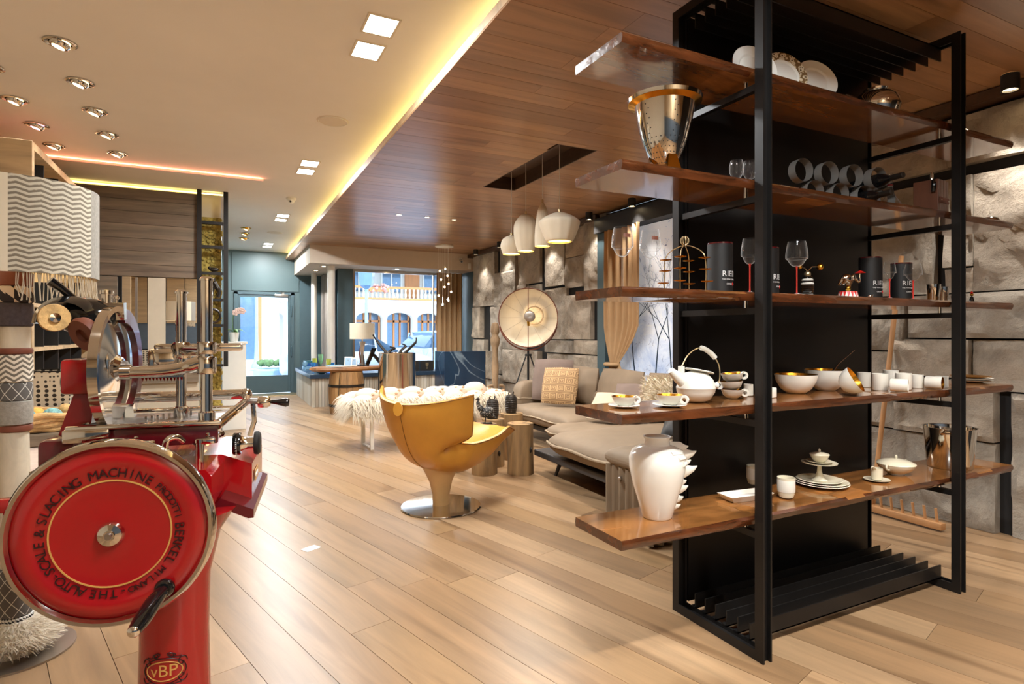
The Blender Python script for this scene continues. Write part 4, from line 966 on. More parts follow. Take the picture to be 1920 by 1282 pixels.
for sgn in (-1, 1):
    for up in (-1, 1):
        e = MB()
        e.tube([(sgn * (.012 + .02 * t + .012 * math.cos(7 * t)), up * (.034 + .016 * math.sin(5 * t) * (1 - t) + .004), 0) for t in [i / 22 for i in range(23)]], .0014, 5)
        e.tube([(sgn * (.045 + .013 * math.cos(a) * (1 - a / 9)), up * (.02 + .016 * math.sin(a) * (1 - a / 9)), 0) for a in [i * .3 for i in range(22)]], .0015, 5)
        e.tube([(sgn * (.02 + .009 * math.cos(a) * (1 - a / 9)), up * (.04 + .009 * math.sin(a) * (1 - a / 9)), 0) for a in [i * .3 for i in range(22)]], .0012, 5)
        wrap_mb(e, .425, 'scroll', 'red_print')
e = MB(); e.tube([(.055 * math.cos(a), .035 * math.sin(a), 0) for a in [2 * math.pi * k / 40 for k in range(40)]], .0014, 5, closed=True); wrap_mb(e, .425, 'scroll', 'red_print')
# red bed of the machine
bd = MB(); bd.prism([(-.16, .84), (.19, .84), (.205, .87), (.205, .955), (.19, .975), (-.16, .975)], .09, .30, axis='y'); bd.prism([(-.14, .86), (.2, .80), (.27, .79), (.285, .83), (.285, .94), (.2, .975), (-.14, .975)], .30, .62, axis='y'); bed = bd.build('bed', 'red_enamel', sl, smooth=25)
MB().prism([(.195, .845), (.285, .80), (.30, .80), (.30, .825), (.21, .865)], .2, .66, axis='y').build('bed_foot', 'dark_red', sl, smooth=25)
MB().box((.2865, .36, .868), (.2875, .46, .905)).build('badge_plate', 'gold_print', sl, smooth=0)
text_obj('lettering', 'BERKEL', .02, 'white_print', sl, Matrix.Translation((.2885, .41, .886)) @ Matrix.Rotation(R(90), 4, 'Z') @ Matrix.Rotation(R(90), 4, 'X'))
# carriage
MB().box((-.15, .19, 1.028), (.205, .205, 1.082), .004).build('carriage_front', 'dark_red', sl)
for x in (-.11, .0, .1, .18): MB().lathe([(0, .186), (.006, .187), (.006, .191)], 12, c=(x, 0, 1.055), axis='y').build('screw', 'chrome', sl)
cr_ = MB(); cr_.box((-.165, .175, 1.083), (.215, .205, 1.096), .004); cr_.box((-.165, .48, 1.09), (.24, .505, 1.102), .004); cr_.box((-.165, .2, 1.083), (-.14, .5, 1.095), .003); cr_.box((-.17, .17, 1.05), (-.06, .186, 1.088), .006); cr_.build('carriage_frame', 'chrome', sl)
MB().box((-.14, .205, 1.072), (.2, .48, 1.088), .003).build('carriage_table', 'brushed', sl)
tb = MB()
for k in range(9): tb.box((.0 + k * .012, .27 + k * .014, 1.088), (.006 + k * .012, .275 + k * .014, 1.104))
tb.build('toothed_plate', 'chrome', sl)
for (x, y, r_, z1) in ((.174, .205, .0155, 1.50), (.079, .35, .0145, 1.47)):
    MB().lathe([(r_ + .007, 1.088), (r_ + .007, 1.118), (r_ + .002, 1.122)], 20, c=(x, y, 0)).build('post_socket', 'chrome', sl)
    MB().lathe([(r_, 1.09), (r_, z1), (r_ + .004, z1), (r_ + .004, z1 + .006), (r_ - .004, z1 + .012)], 24, c=(x, y, 0)).build('guide_post', 'chrome', sl)
MB().tube(bez([(-.03, .215, 1.238), (.06, .21, 1.240), (.12, .208, 1.25), (.155, .206, 1.262), (.19, .206, 1.27)], 6), [.017] * 13 + [.021] * 12, 14).build('clamp_arm', 'chrome', sl)
for zc, h in ((1.255, .05), (1.305, .035)): MB().lathe([(.024, zc - h / 2), (.026, zc - h / 2 + .004), (.026, zc + h / 2 - .004), (.024, zc + h / 2)], 22, c=(.174, .205, 0)).build('clamp_collar', 'chrome', sl)
MB().lathe([(.026, 1.27), (.028, 1.275), (.028, 1.31), (.022, 1.32)], 20, c=(.079, .35, 0)).build('clamp_collar', 'chrome', sl)
MB().tube([(.079, .35, 1.295), (.174, .205, 1.295)], .017, 12).build('clamp_bridge', 'chrome', sl); MB().box((.0, .36, 1.29), (.25, .385, 1.315), .008).build('clamp_rail', 'chrome', sl); MB().box((-.01, .33, 1.22), (.07, .37, 1.30), .012).build('clamp_block', 'chrome', sl)
MB().tube([(-.045, .215, 1.238), (-.02, .215, 1.238)], [.02, .02], 16).build('clamp_nut', 'chrome', sl)
tg = MB()
for k in range(12): tg.tri((.0 + k * .009, .23, 1.222), (.009 + k * .009, .23, 1.222), (.0045 + k * .009, .235, 1.208))
tg.box((-.01, .225, 1.22), (.11, .24, 1.226)); tg.build('spike_bar', 'chrome', sl, smooth=0)
# blade with guards
bx, by, bz, br = -.088, .32, 1.245, .163
MB().lathe([(0, .022), (.028, .02), (.04, .006), (.1, .002), (br, 0), (br - .004, -.004), (0, -.006)], 64, c=(bx, by, bz), axis='x', caps=False).build('blade', 'chrome', sl)
MB().lathe([(0, .04), (.01, .04), (.012, .034), (.02, .03), (.022, .02)], 18, c=(bx, by, bz), axis='x', caps=False).build('blade_hub', 'brushed', sl)
def guard(a0, a1, name, mat, rin, rout, t0, t1, n=22):
    m = MB(); rows = []
    for k in range(n + 1):
        a = R(a0 + (a1 - a0) * k / n); rows.append([Vector((bx + x, by + r * math.cos(a), bz + r * math.sin(a))) for r, x in ((rin, t0), (rout, t0), (rout, t1), (rin, t1))])
    V = m.grid(rows, closed_v=True); m.bm.faces.new(V[0]); m.bm.faces.new(V[-1][::-1]); return m.build(name, mat, sl)
guard(95, 250, 'blade_guard', 'chrome', br + .004, br + .02, -.014, .010); guard(-60, 92, 'blade_guard', 'dark_red', br - .03, br + .012, .008, .026); guard(92, 100, 'guard_joint', 'chrome', br - .02, br + .03, -.02, .03, 4); guard(-66, -58, 'guard_joint', 'chrome', br - .03, br + .016, -.0, .03, 4)
MB().lathe([(.004, 0), (.004, .02), (.008, .022), (.008, .028), (0, .032)], 12, c=(bx, by + .01, bz + br + .02)).build('guard_screw', 'chrome', sl)
# sharpener housing above the blade
hs = MB(); rows = []
for k in range(13):
    a = R(-20 + 200 * k / 12)
    rows.append([(-.19 + .085 * math.cos(a) * q, y, 1.375 + .078 * math.sin(a) * q) for y, q in ((.24, .75), (.27, 1.), (.38, 1.05), (.42, .7))])
hs.grid(rows); hs.ball((-.155, .31, 1.395), .066, sc=(1.25, .9, .82)); hs.build('sharpener_cover', 'gloss_black', sl)
MB().tube([(-.185, .30, 1.445), (-.21, .285, 1.475), (-.232, .27, 1.495)], [.011, .011, .014], 12).build('sharpener_lever', 'gloss_black', sl); MB().lathe([(.013, 1.43), (.013, 1.462), (.018, 1.463), (.018, 1.473), (.0, 1.476)], 18, c=(-.11, .32, 0)).build('sharpener_knob', 'chrome', sl)
mt = Matrix.Translation((-.205, .225, 1.39)) @ Matrix.Rotation(R(28), 4, 'Z'); MB().lathe([(0, -.01), (.036, -.01), (.038, .0), (.036, .012), (0, .012)], 32, axis='y', mat=mt, caps=False).build('grinding_stone', 'straw', sl); MB().lathe([(0, -.02), (.013, -.018), (.014, -.01)], 12, axis='y', mat=mt, caps=False).build('stone_nut', 'chrome', sl)
mt = Matrix.Translation((-.135, .235, 1.345)) @ Matrix.Rotation(R(-35), 4, 'Z') @ Matrix.Rotation(R(25), 4, 'X'); MB().lathe([(.02, -.012), (.046, -.012), (.05, .0), (.046, .014), (0, .014)], 32, axis='y', mat=mt, caps=False).lathe([(.02, -.012), (.018, 0), (0, 0)], 24, axis='y', mat=mt, caps=False).build('grinding_stone', 'leather_brown', sl)
MB().tube([(-.1, .25, 1.32), (-.085, .24, 1.27), (-.09, .25, 1.22)], .006, 8).build('sharpener_rod', 'chrome', sl)
# red blade carrier
MB().prism([(-.235, 1.0), (-.15, 1.0), (-.12, 1.2), (-.17, 1.2)], .28, .40, axis='y').build('carrier_leg', 'red_enamel', sl, smooth=20); MB().box((-.2, .24, 1.175), (-.115, .42, 1.275), .012).build('gear_box', 'red_enamel', sl); MB().lathe([(0, -.012), (.02, -.012), (.026, 0), (.026, .01)], 18, c=(-.2, .3, 1.21), axis='x', caps=False).build('gear_cap', 'green_frame', sl)
MB().box((-.24, .2, .97), (-.13, .44, 1.06), .02).build('carrier_foot', 'dark_red', sl)
# rails, dial, knobs
MB().tube([(-.07, .46, 1.142), (.25, .46, 1.142)], .017, 16).build('slide_rail', 'chrome', sl); MB().ball((.25, .46, 1.142), .02).build('rail_end', 'chrome', sl)
for dz, dy in ((0, 0), (-.016, .02)): MB().tube([(.205, .2, 1.09 + dz), (.25, .46 + dy, 1.125 + dz)], .0075, 8).build('side_rail', 'chrome', sl)
MB().tube([(.235, .48, 1.12), (.30, .48, 1.112)], .010, 12).build('feed_screw', 'brushed', sl); MB().lathe([(.018, .285), (.02, .29), (.02, .315), (.014, .325)], 18, c=(0, .48, 1.112), axis='x').build('feed_nut', 'chrome', sl)
MB().tube([(.325, .48, 1.112), (.345, .48, 1.11), (.375, .48, 1.108), (.385, .48, 1.107)], [.006, .009, .016, .012], 14).build('feed_knob', 'gloss_black', sl)
MB().tube([(.27, .47, 1.11), (.275, .47, 1.05), (.26, .47, 1.0)], .008, 8).build('feed_lever', 'chrome', sl)
MB().lathe([(.032, .232), (.034, .235), (.034, .252), (.032, .255)], 28, c=(0, .3, 1.005), axis='x').build('thickness_dial', 'gloss_black', sl)
for k in range(12):
    a = R(150 + k * 20); text_obj('dial_mark', str(k + 1), .012, 'white_print', sl, Matrix.Translation((.243, .3 + .0345 * math.cos(a), 1.005 + .0345 * math.sin(a))) @ Matrix.Rotation(a - R(90), 4, 'X') @ Matrix.Rotation(R(0), 4, 'Z'))
MB().lathe([(.024, .255), (.02, .262), (.017, .275), (.017, .292)], 24, c=(0, .3, 1.005), axis='x').build('dial_boss', 'chrome', sl); MB().lathe([(.034, .292), (.036, .296), (.036, .304), (.03, .31), (0, .308)], 28, c=(0, .3, 1.005), axis='x', caps=False).build('dial_knob', 'matte_black', sl)
MB().tube([(.14, .19, 1.02), (.2, .3, 1.04)], .010, 8).build('dial_arm', 'chrome', sl); MB().lathe([(.011, .95), (.011, 1.035), (.014, 1.036), (.014, 1.045)], 16, c=(.16, .18, 0)).build('stop_post', 'chrome', sl); MB().box((.15, .17, 1.03), (.2, .3, 1.048), .005).build('stop_bar', 'chrome', sl)
MB().tube(bez([(.1, .14, .99), (.085, .13, 1.03), (.09, .13, 1.055), (.11, .14, 1.06), (.125, .15, 1.045)], 5), [.009] * 21, 10).build('release_lever', 'chrome', sl)
MB().tube(bez([(-.19, .05, 1.0), (-.1, .06, 1.03), (.0, .08, 1.055), (.06, .12, 1.05)], 6), .007, 8).build('drive_link', 'chrome', sl); MB().box((-.32, .08, .90), (-.17, .11, .935), .006).build('side_arm', 'red_enamel', sl); MB().lathe([(0, -.02), (.018, -.02), (.02, 0), (.018, .015), (0, .015)], 16, c=(-.305, .06, .905), axis='y', caps=False).build('side_knob', 'brushed', sl)

# ================================================================ PATCHWORK FLOOR LAMP
LP = onz(28, 1222, 0)
lm = thing('patchwork_lamp', 'floor lamp with birch stem wrapped in fabric patches and chevron shade', 'floor lamp', LP)
MB().lathe([(0, 0), (.21, 0), (.21, .008), (0, .010)], 48, caps=False).build('base_plate', 'brushed', lm)
def px_z(py): return CAMH + (HY - py) / FPX * (LP.x * sy_ + LP.y * cy_)
stem = MB(); stem.tube([(0, 0, .01), (.004, .0, .5), (-.006, 0, 1.0), (.004, 0, 1.5), (.0, 0, 1.66)], .052, 20); stem.build('stem', 'birch', lm)
def wrapz(y0, y1, mat, r=.058, tilt=0):
    a, b = px_z(y1), px_z(y0); MB().lathe([(r - .006, 0), (r, .004), (r + .002, (b - a) * .5), (r, b - a - .004), (r - .006, b - a)], 28).build('fabric_patch', mat, lm, (0, 0, a))
for y0, y1, mt_, r in ((510, 537, 'leather_brown', .062), (537, 568, 'hound_big', .062), (568, 612, 'fabric_dark', .061), (652, 664, 'leather_brown', .060), (664, 716, 'chevron_pole', .060), (716, 750, 'argyle', .059), (750, 795, 'fabric_grey', .060), (795, 808, 'leather_brown', .059), (1060, 1150, 'argyle', .060), (1150, 1172, 'hound_small', .061)): wrapz(y0, y1, mt_, r)
sz0, sz1, sr_ = px_z(519), px_z(352), .292
sh = MB(); sh.lathe([(sr_, 0), (sr_, sz1 - sz0), (sr_ - .004, sz1 - sz0), (sr_ - .004, 0), (sr_, 0)], 64, caps=False, arc=(R(-80), R(-17))); shade = sh.build('shade', 'chevron_shade', lm, (0, 0, sz0))
MB().lathe([(sr_, 0), (sr_, sz1 - sz0), (sr_ - .004, sz1 - sz0), (sr_ - .004, 0), (sr_, 0)], 40, caps=False, arc=(R(-17), R(40))).build('shade_panel', 'fabric_grey', lm, (0, 0, sz0))
MB().lathe([(sr_, 0), (sr_, sz1 - sz0), (sr_ - .004, sz1 - sz0), (sr_ - .004, 0), (sr_, 0)], 40, caps=False, arc=(R(40), R(280))).build('shade_panel', 'shade_cream', lm, (0, 0, sz0))
MB().lathe([(.008, 1.6), (.008, 1.84)], 10).tube([(-.28, 0, 1.8), (.28, 0, 1.8)], .004).tube([(0, -.28, 1.8), (0, .28, 1.8)], .004).build('shade_carrier', 'brushed', lm)
fm = MB(); fr_ = random.Random(4); pts = []
for k in range(2600):
    a = fr_.uniform(0, 2 * math.pi); h = fr_.random(); r_ = .05 + .075 * math.sin(math.pi * min(1, h * .9 + .1)); pts.append(((r_ * math.cos(a), r_ * math.sin(a), .015 + h * .13), (math.cos(a), math.sin(a), .4)))
fm.lathe([(.10, .01), (.115, .05), (.09, .11), (.058, .15)], 24); fur(fm, pts, .055, .5, .0028, 3, .5, fr_); stuff(fm.build('fur_cuff', 'fur_white', lm))
fm = MB()
for k in range(90):
    a = R(-75 + k * 1.6); q = Vector((.28 * math.cos(a), .28 * math.sin(a), 0)); L = fr_.uniform(.09, .12)
    fm.tube([q + Vector((0, 0, sz0 + .02)), q + Vector((fr_.uniform(-.008, .008), 0, sz0 - L * .5)), q + Vector((fr_.uniform(-.012, .012), 0, sz0 - L))], .0021, 5)
stuff(fm.build('fringe', 'cream_fabric', lm))
emt = MB().ball((0, 0, 1.72), .04); emt.build('bulb', 'lamp_warm', lm)

# ================================================================ CABINET, BENCH AND BASKET AT THE LEFT
cb = thing('timber_cabinet', 'tall pale timber cabinet with open black compartments', 'cabinet', (-1.85, 6.9, 0))
ZCB = 2.81
MB().box((-.55, -1.3, 0), (.55, -1.24, ZCB), .004).build('end_panel', 'pale_wood', cb, smooth=0); MB().box((-.55, 1.2, 0), (.55, 1.26, ZCB), .004).build('end_panel', 'pale_wood', cb, smooth=0)
MB().box((-.55, -1.24, ZCB - .06), (.55, 1.2, ZCB), .004).build('top_panel', 'pale_wood', cb, smooth=0); MB().box((-.55, -1.24, 0), (-.5, 1.2, ZCB - .06)).build('back_panel', 'niche_wood', cb, smooth=0)
for zz_ in (.45, .85, 1.2, 1.55, 2.35): MB().box((-.5, -1.24, zz_), (.53, 1.2, zz_ + .03)).build('shelf', 'pale_wood', cb, smooth=0)
for k in range(4): MB().box((-.5, -1.24 + .48 * (k + 1), .03), (.5, -1.22 + .48 * (k + 1), 2.75)).build('divider', 'matte_black', cb, smooth=0)
one('green_vase', 'pale green glazed vase in the top compartment of the cabinet', 'vase', MB().lathe([(.07, 0), (.13, .07), (.145, .17), (.11, .27), (.055, .32), (.065, .34)], 28), 'ice_blue', (-1.55, 5.9, 2.381))
for k in range(7): one('glassware', ['teal glass vessel on a cabinet shelf', 'deep blue glass vessel on a cabinet shelf', 'pale green glass vessel on a cabinet shelf'][k % 3], 'glass', MB().lathe([(.05, 0), (.06, .1), (.045, .2), (.05, .24)], 18), ['teal_bowl', 'blue_glass', 'green_glass'][k % 3], (-1.5 + .06 * (k % 2), (5.9, 6.3, 6.46, 6.78, 6.94, 7.3, 7.42)[k], [1.581, 1.231][k % 2]), 0, 'glass vessels in the cabinet')
bn = thing('velvet_bench', 'pale pink velvet bench with a grey timber beam along its back', 'bench', (-1.22, 4.55, 0))
MB().box((-.55, -.75, .06), (.55, .25, .62), .05).build('seat', 'velvet', bn); MB().box((-.55, .26, .0), (.55, .36, .62), .01).build('back_board', 'velvet', bn)
MB().box((-.62, .1, .625), (.6, .5, .70), .006).build('beam', 'beam_wood', bn, smooth=0)
for x in (-.5, .5):
    for y in (-.7, .2): MB().box((x - .03, y - .03, 0), (x + .03, y + .03, .06)).build('leg', 'beam_wood', bn, smooth=0)
bk = thing('wicker_basket', 'shallow braided wicker basket on the timber beam', 'basket', (-1.17, 4.87, .702))
for k in range(4): MB().tube([((.25 + .022 * k) * math.cos(a) * 1.15, (.17 + .016 * k) * math.sin(a), .022 + .03 * k + .006 * math.sin(a * 9 + k * 2)) for a in [2 * math.pi * i / 72 for i in range(72)]], .018, 8, closed=True).build('braid', 'wicker', bk)
MB().lathe([(0, .004), (.24, .004), (.24, .012), (0, .012)], 30, squash=(1.15, .7)).build('bottom', 'wicker', bk)
for k, (x, y, z_, r_, mt_, lb) in enumerate(((.02, -.06, .085, .06, 'teal_knit', 'speckled teal yarn ball at the front of the basket'), (.15, -.02, .085, .06, 'teal_knit', 'speckled teal yarn ball at the side of the basket'), (.04, .075, .085, .058, 'orange_knit', 'orange yarn ball at the back of the basket'), (.20, .085, .12, .04, 'straw', 'pale straw ball near the basket rim'), (-.17, .03, .135, .08, 'straw', 'big straw yarn ball behind the lamp stem'), (-.1, -.065, .06, .045, 'straw', 'straw yarn ball low in the basket'))):
    one('yarn_ball', lb, 'ball', MB().ball((0, 0, 0), r_, 18, 12), mt_, (-1.17 + x, 4.87 + y, .702 + z_))
hb = thing('honeycomb_bin', 'clear-edged bin with a honeycomb pattern behind the basket', 'bin', (-1.09, 5.3, .80))
MB().lathe([(0, 0), (.15, 0), (.185, .27), (.182, .27), (.147, .005), (0, .005)], 4, caps=False).build('body', 'honeycomb', hb, rot=(0, 0, R(40)), smooth=0); MB().lathe([(.186, .268), (.19, .27), (.186, .278), (.182, .274)], 4, caps=False).build('rim', 'gloss_black', hb, rot=(0, 0, R(40)), smooth=0)
st = one('side_stand', 'low black stand under the honeycomb bin', 'stand', MB().box((-.2, -.14, .77), (.2, .2, .80)).box((-.18, -.12, 0), (-.15, -.09, .77)).box((.15, -.12, 0), (.18, -.09, .77)).box((-.18, .15, 0), (-.15, .18, .77)).box((.15, .15, 0), (.18, .18, .77)), 'matte_black', (-1.09, 5.3, 0), smooth=0)
# ================================================================ YELLOW SWIVEL CHAIR
CHP = Vector((1.515, 4.30, 0))
ch = thing('swivel_chair', 'mustard yellow leather swivel lounge chair on a round steel base', 'chair', CHP, R(24))
MB().lathe([(0, 0), (.305, 0), (.31, .006), (.305, .014), (.05, .020), (0, .02)], 56, caps=False).build('base_plate', 'chrome', ch)
nk = MB(); nk.lathe([(.062, .02), (.064, .1), (.085, .2), (.13, .30), (.17, .36)], 30, squash=(1.15, .9)); nk.build('neck', 'leather_pale', ch)
# shell: rows from seat front lip, through the seat, up the back; local +x = facing direction, y = width
sec = [(.74, .53, .09), (.66, .50, .17), (.50, .445, .235), (.34, .39, .275), (.16, .365, .30), (.0, .37, .31), (-.17, .42, .34), (-.275, .53, .39), (-.325, .66, .445), (-.355, .78, .48), (-.37, .885, .50)]
rows_o, rows_i = [], []
NW = 18
def shell_pt(i, w, off):
    x, zz_, hw = sec[i]; t = i / (len(sec) - 1)
    wing = min(1., max(0., (t - .64) / .07))                       # the back wraps forward at its sides
    side = abs(w) ** 2.4
    xx = x + side * (.19 * wing + .02); z2 = zz_ + side * (.07 * (1 - wing) * (t > .1) + .10 * math.sin(math.pi * min(1, t * 1.25)) * (1 - wing))
    if i >= len(sec) - 2: z2 += -.05 * (1 - abs(w) ** 1.5) * (1 if i == len(sec) - 1 else .4) + .03 * abs(w) ** 3
    return Vector((xx, w * hw, z2))
P = [[shell_pt(i, -1 + 2 * j / NW, 0) for j in range(NW + 1)] for i in range(len(sec))]
# smooth along the section
def smooth_rows(P, n=4):
    cols = [bez([P[i][j] for i in range(len(P))], n) for j in range(len(P[0]))]
    return [[cols[j][i] for j in range(len(cols))] for i in range(len(cols[0]))]
P = smooth_rows(P, 4)
nr = len(P)
def normal(i, j):
    a = P[min(i + 1, nr - 1)][j] - P[max(i - 1, 0)][j]; b = P[i][min(j + 1, NW)] - P[i][max(j - 1, 0)]; return a.cross(b).normalized()
thk = .06
I = [[P[i][j] + normal(i, j) * 0 for j in range(NW + 1)] for i in range(nr)]
nsg = 1 if normal(4, NW // 2).z > 0 else -1
O = []
for i in range(nr):
    row = []
    for j in range(NW + 1):
        w = abs(-1 + 2 * j / NW); t = i / (nr - 1); b = 1 - w ** 3
        belly = .05 * max(0, 1 - abs(t - .42) / .3) * b
        row.append(P[i][j] - normal(i, j) * nsg * (thk * (.35 + .65 * b) * (.5 + .5 * math.sin(math.pi * min(1, .12 + t * .76))) + belly))
    O.append(row)
# cut the notch between arm-less seat and winged back: the sides between seat and back are pulled inward
def pinch(Q):
    for i in range(nr):
        t = i / (nr - 1); k = max(0, 1 - abs(t - .63) / .13) ** .7
        for j in range(NW + 1):
            w = -1 + 2 * j / NW; Q[i][j].y *= 1 - .5 * k * abs(w) ** 2
    return Q
I = pinch(I); O = pinch(O)
m = MB(); V = m.grid(O); m.build('outer_shell', 'leather_yellow', ch, smooth=60, fix=True)
m = MB(); m.grid(I); m.build('inner_upholstery', 'leather_yellow', ch, smooth=60)
edge = [(0, j) for j in range(NW + 1)] + [(i, NW) for i in range(1, nr)] + [(nr - 1, j) for j in range(NW - 1, -1, -1)] + [(i, 0) for i in range(nr - 2, 0, -1)]
m = MB(); m.grid([[I[i][j] for i, j in edge], [(I[i][j] + O[i][j]) * .5 + (I[i][j] - Vector((.1, 0, .55))).normalized() * .012 for i, j in edge], [O[i][j] for i, j in edge]], closed_v=True); m.build('edge_band', 'leather_yellow', ch, smooth=60)
m = MB(); m.tube([O[i][j] + (O[i][j] - I[i][j]).normalized() * .002 for i, j in edge], .0028, 6, closed=True); m.build('piping', 'leather_seam', ch)
m = MB(); m.tube([O[i][NW // 2] + (O[i][NW // 2] - I[i][NW // 2]).normalized() * .001 for i in range(int(nr * .38), nr)], .0022, 6); m.build('back_seam', 'leather_seam', ch)
q = O[nr - 2][NW // 2]; m = MB(); m.lathe([(0, 0), (.05, 0), (.052, .003), (.05, .006), (0, .006)], 28, mat=Matrix.Translation(q + Vector((-.012, 0, -.012))) @ Matrix.Rotation(R(-86), 4, 'Y'), caps=False); m.build('pull_tab', 'leather_yellow', ch)

# ================================================================ FLOOR CARD
cpos = onz(583, 1028, 0)
one('card', 'small white card lying on the oak floor', 'card', MB().box((-.05, -.036, 0), (.05, .036, .0012)), 'paper', (cpos.x, cpos.y, .0002), R(28), smooth=0)
# ================================================================ TREE STUMP TABLES
def stump(label, x, y, r, h, seed):
    t = thing('tree_stump', label, 'stump table', (x, y, 0), 0, 'sawn tree stump tables')
    rows = []
    for k in range(13):
        zz_ = h * k / 12; row = []
        for i in range(30):
            a = 2 * math.pi * i / 30; q = r * (1 + .07 * noise.noise(Vector((math.cos(a) * 1.7 + seed, math.sin(a) * 1.7, zz_ * .9))) + .025 * noise.noise(Vector((math.cos(a) * 6, math.sin(a) * 6 + seed, zz_ * 2))) + (.05 * (1 - k / 3) if k < 3 else 0) * .4)
            row.append((q * math.cos(a), q * math.sin(a), zz_))
        rows.append(row)
    m = MB(); V = m.grid(rows, closed_v=True); m.bm.faces.new(V[0][::-1]); m.build('trunk', 'stump_wood', t, smooth=50)
    m = MB(); top = rows[-1]; m.grid([[(p[0] * s_, p[1] * s_, h + .002) for p in top] for s_ in (1., .66, .33, .02)], closed_v=True); m.build('sawn_top', 'stump_wood', t)
    for a in ((.4, -1.2) if seed % 2 else (-1.0,)):
        MB().tube([(0, 0, h + .0025), (r * .5 * math.cos(a), r * .5 * math.sin(a), h + .003), (r * .98 * math.cos(a + .1), r * .98 * math.sin(a + .1), h + .003)], [.001, .003, .006], 5, flat=(1, .3)).build('crack', 'bronze_dark', t)
    m = MB(); a = -1.45 + .3 * (seed % 3); m.ball((r * 1.0 * math.cos(a), r * 1.0 * math.sin(a), h * (.3 + .2 * (seed % 3))), .022, sc=(.6, 1, 1.3)); m.build('knot', 'bronze_dark', t)
    return t
stump('freestanding sawn tree stump nearest the sofa', 2.555, 4.98, .122, .48, 1)
stump('sawn tree stump carrying the speckled bird', 2.245, 5.13, .118, .475, 2)
stump('sawn tree stump carrying a ribbed dark jar', 2.46, 5.40, .115, .47, 3)
stump('sawn tree stump behind, carrying a second dark jar', 2.78, 5.62, .12, .48, 4)
stump('sawn tree stump half hidden by the yellow chair', 2.03, 5.38, .11, .47, 6)
def jar(label, x, y, zz_):
    t = thing('dark_jar', label, 'jar', (x, y, zz_), R(20), 'ribbed dark jars')
    MB().lathe([(0, 0), (.055, 0), (.062, .03), (.066, .1), (.062, .16), (.045, .19), (0, .2)], 18, caps=False).build('body', 'bronze_dark', t)
    for k in range(9): MB().tube([Vector(((.066 - .0006 * abs(k - 4) ** 2) * math.cos(a), (.066 - .0006 * abs(k - 4) ** 2) * math.sin(a), .02 + k * .019)) for a in [2 * math.pi * i / 20 for i in range(20)]], .004, 5, closed=True).build('rib', 'bronze_dark', t)
    for s_ in (-1, 1): MB().tube([(s_ * .03, 0, .185), (s_ * .038, 0, .215), (s_ * .03, 0, .225)], .006, 6).build('ear', 'bronze_dark', t)
jar('ribbed dark jar beside the speckled bird', 2.46, 5.42, .4765); jar('ribbed dark jar nearest the sofa arm', 2.78, 5.64, .4865)
bp = Vector((2.255, 5.12, .4815)); t = thing('guinea_fowl', 'small black guinea fowl figure with white speckles', 'figurine', bp, R(160))
b = MB(); b.ball((-.01, 0, .105), .052, 18, 12, sc=(1.35, .8, .95), mat=Matrix.Translation((-.01, 0, .105)) @ Matrix.Rotation(R(25), 4, 'Y')); b.tube(bez([(.04, 0, .13), (.07, 0, .17), (.075, 0, .205), (.07, 0, .225)], 5), [.03] * 4 + [.018] * 6 + [.013] * 6, 10); b.build('body', 'pearl_bird', t)
MB().ball((.075, 0, .232), .015, sc=(1.2, .9, 1)).tube([(.087, 0, .231), (.105, 0, .224)], [.006, .001], 6).tube([(.07, 0, .243), (.062, 0, .262)], [.005, .002], 6).build('head', 'bronze_dark', t); MB().tube([(-.06, 0, .08), (-.1, 0, .045)], [.025, .008], 8, flat=(1, .6)).build('tail', 'pearl_bird', t)
for s_ in (-1, 1): MB().tube([(.0, s_ * .018, .07), (.008, s_ * .018, .005), (.03, s_ * .018, .003)], .004, 6).build('leg', 'bronze_dark', t)
MB().box((-.06, -.04, 0), (.05, .04, .003), .001).build('base_plate', 'bronze_dark', t)

# ================================================================ SHEEPSKIN BENCH
FB = thing('sheepskin_bench', 'long bench covered in white fur with plush sheep along its top', 'bench', (2.27, 6.97, 0), R(2))
MB().box((-.92, -.26, .36), (.92, .26, .5), .05).build('seat', 'fur_cream', FB)
fr_ = random.Random(9); pts = []
for k in range(5200):
    u_ = fr_.uniform(-.98, .98); s_ = fr_.choice((-1, -1, 1)); h = fr_.uniform(.40, .6)
    if fr_.random() < .3:
        e_ = fr_.choice((-1, 1)); pts.append(((e_ * .95, fr_.uniform(-.27, .27), h), (e_, 0, .2)))
    else: pts.append(((u_, s_ * .28, h), (0, s_, .25)))
fm = MB(); fur(fm, pts, .17, 1.6, .0045, 4, .45, fr_); stuff(fm.build('long_fur', 'fur_cream', FB))
k = 0
for row, yy in enumerate((-.2, .02, .2)):
    for i in range(7):
        x = -.84 + i * .28 + (.1 if row == 1 else 0); r_ = fr_.uniform(.12, .15)
        if x > .9: continue
        sheep = MB().ball((x, yy, .52 + .05 * (row == 1) + fr_.uniform(-.01, .03)), r_, 16, 10, sc=(1.15, .95, .8), fn=lambda d: 1 + .05 * noise.noise(d * 5 + Vector((k, 0, 0)))).build('plush_sheep', 'plush', FB)
        zt = .52 + .05 * (row == 1)
        for sg in (-1, 1): MB().ball((x + sg * .05 + .04, yy - .07, zt + r_ * .62), .018, 8, 6, sc=(1.2, .6, .8)).build('ear', 'plush_brown', sheep)
        MB().ball((x + .04, yy - r_ * .82, zt + .05), .022, 8, 6, sc=(1, .8, .8)).build('nose', 'plush_brown', sheep); k += 1
for x in (-.74, .74):
    m = MB(); m.box((x - .02, -.22, 0), (x + .02, -.18, .38)); m.box((x - .02, .18, 0), (x + .02, .22, .38)); m.box((x - .02, -.18, 0), (x + .02, .18, .02)); m.build('leg', 'white_paint', FB, smooth=0)

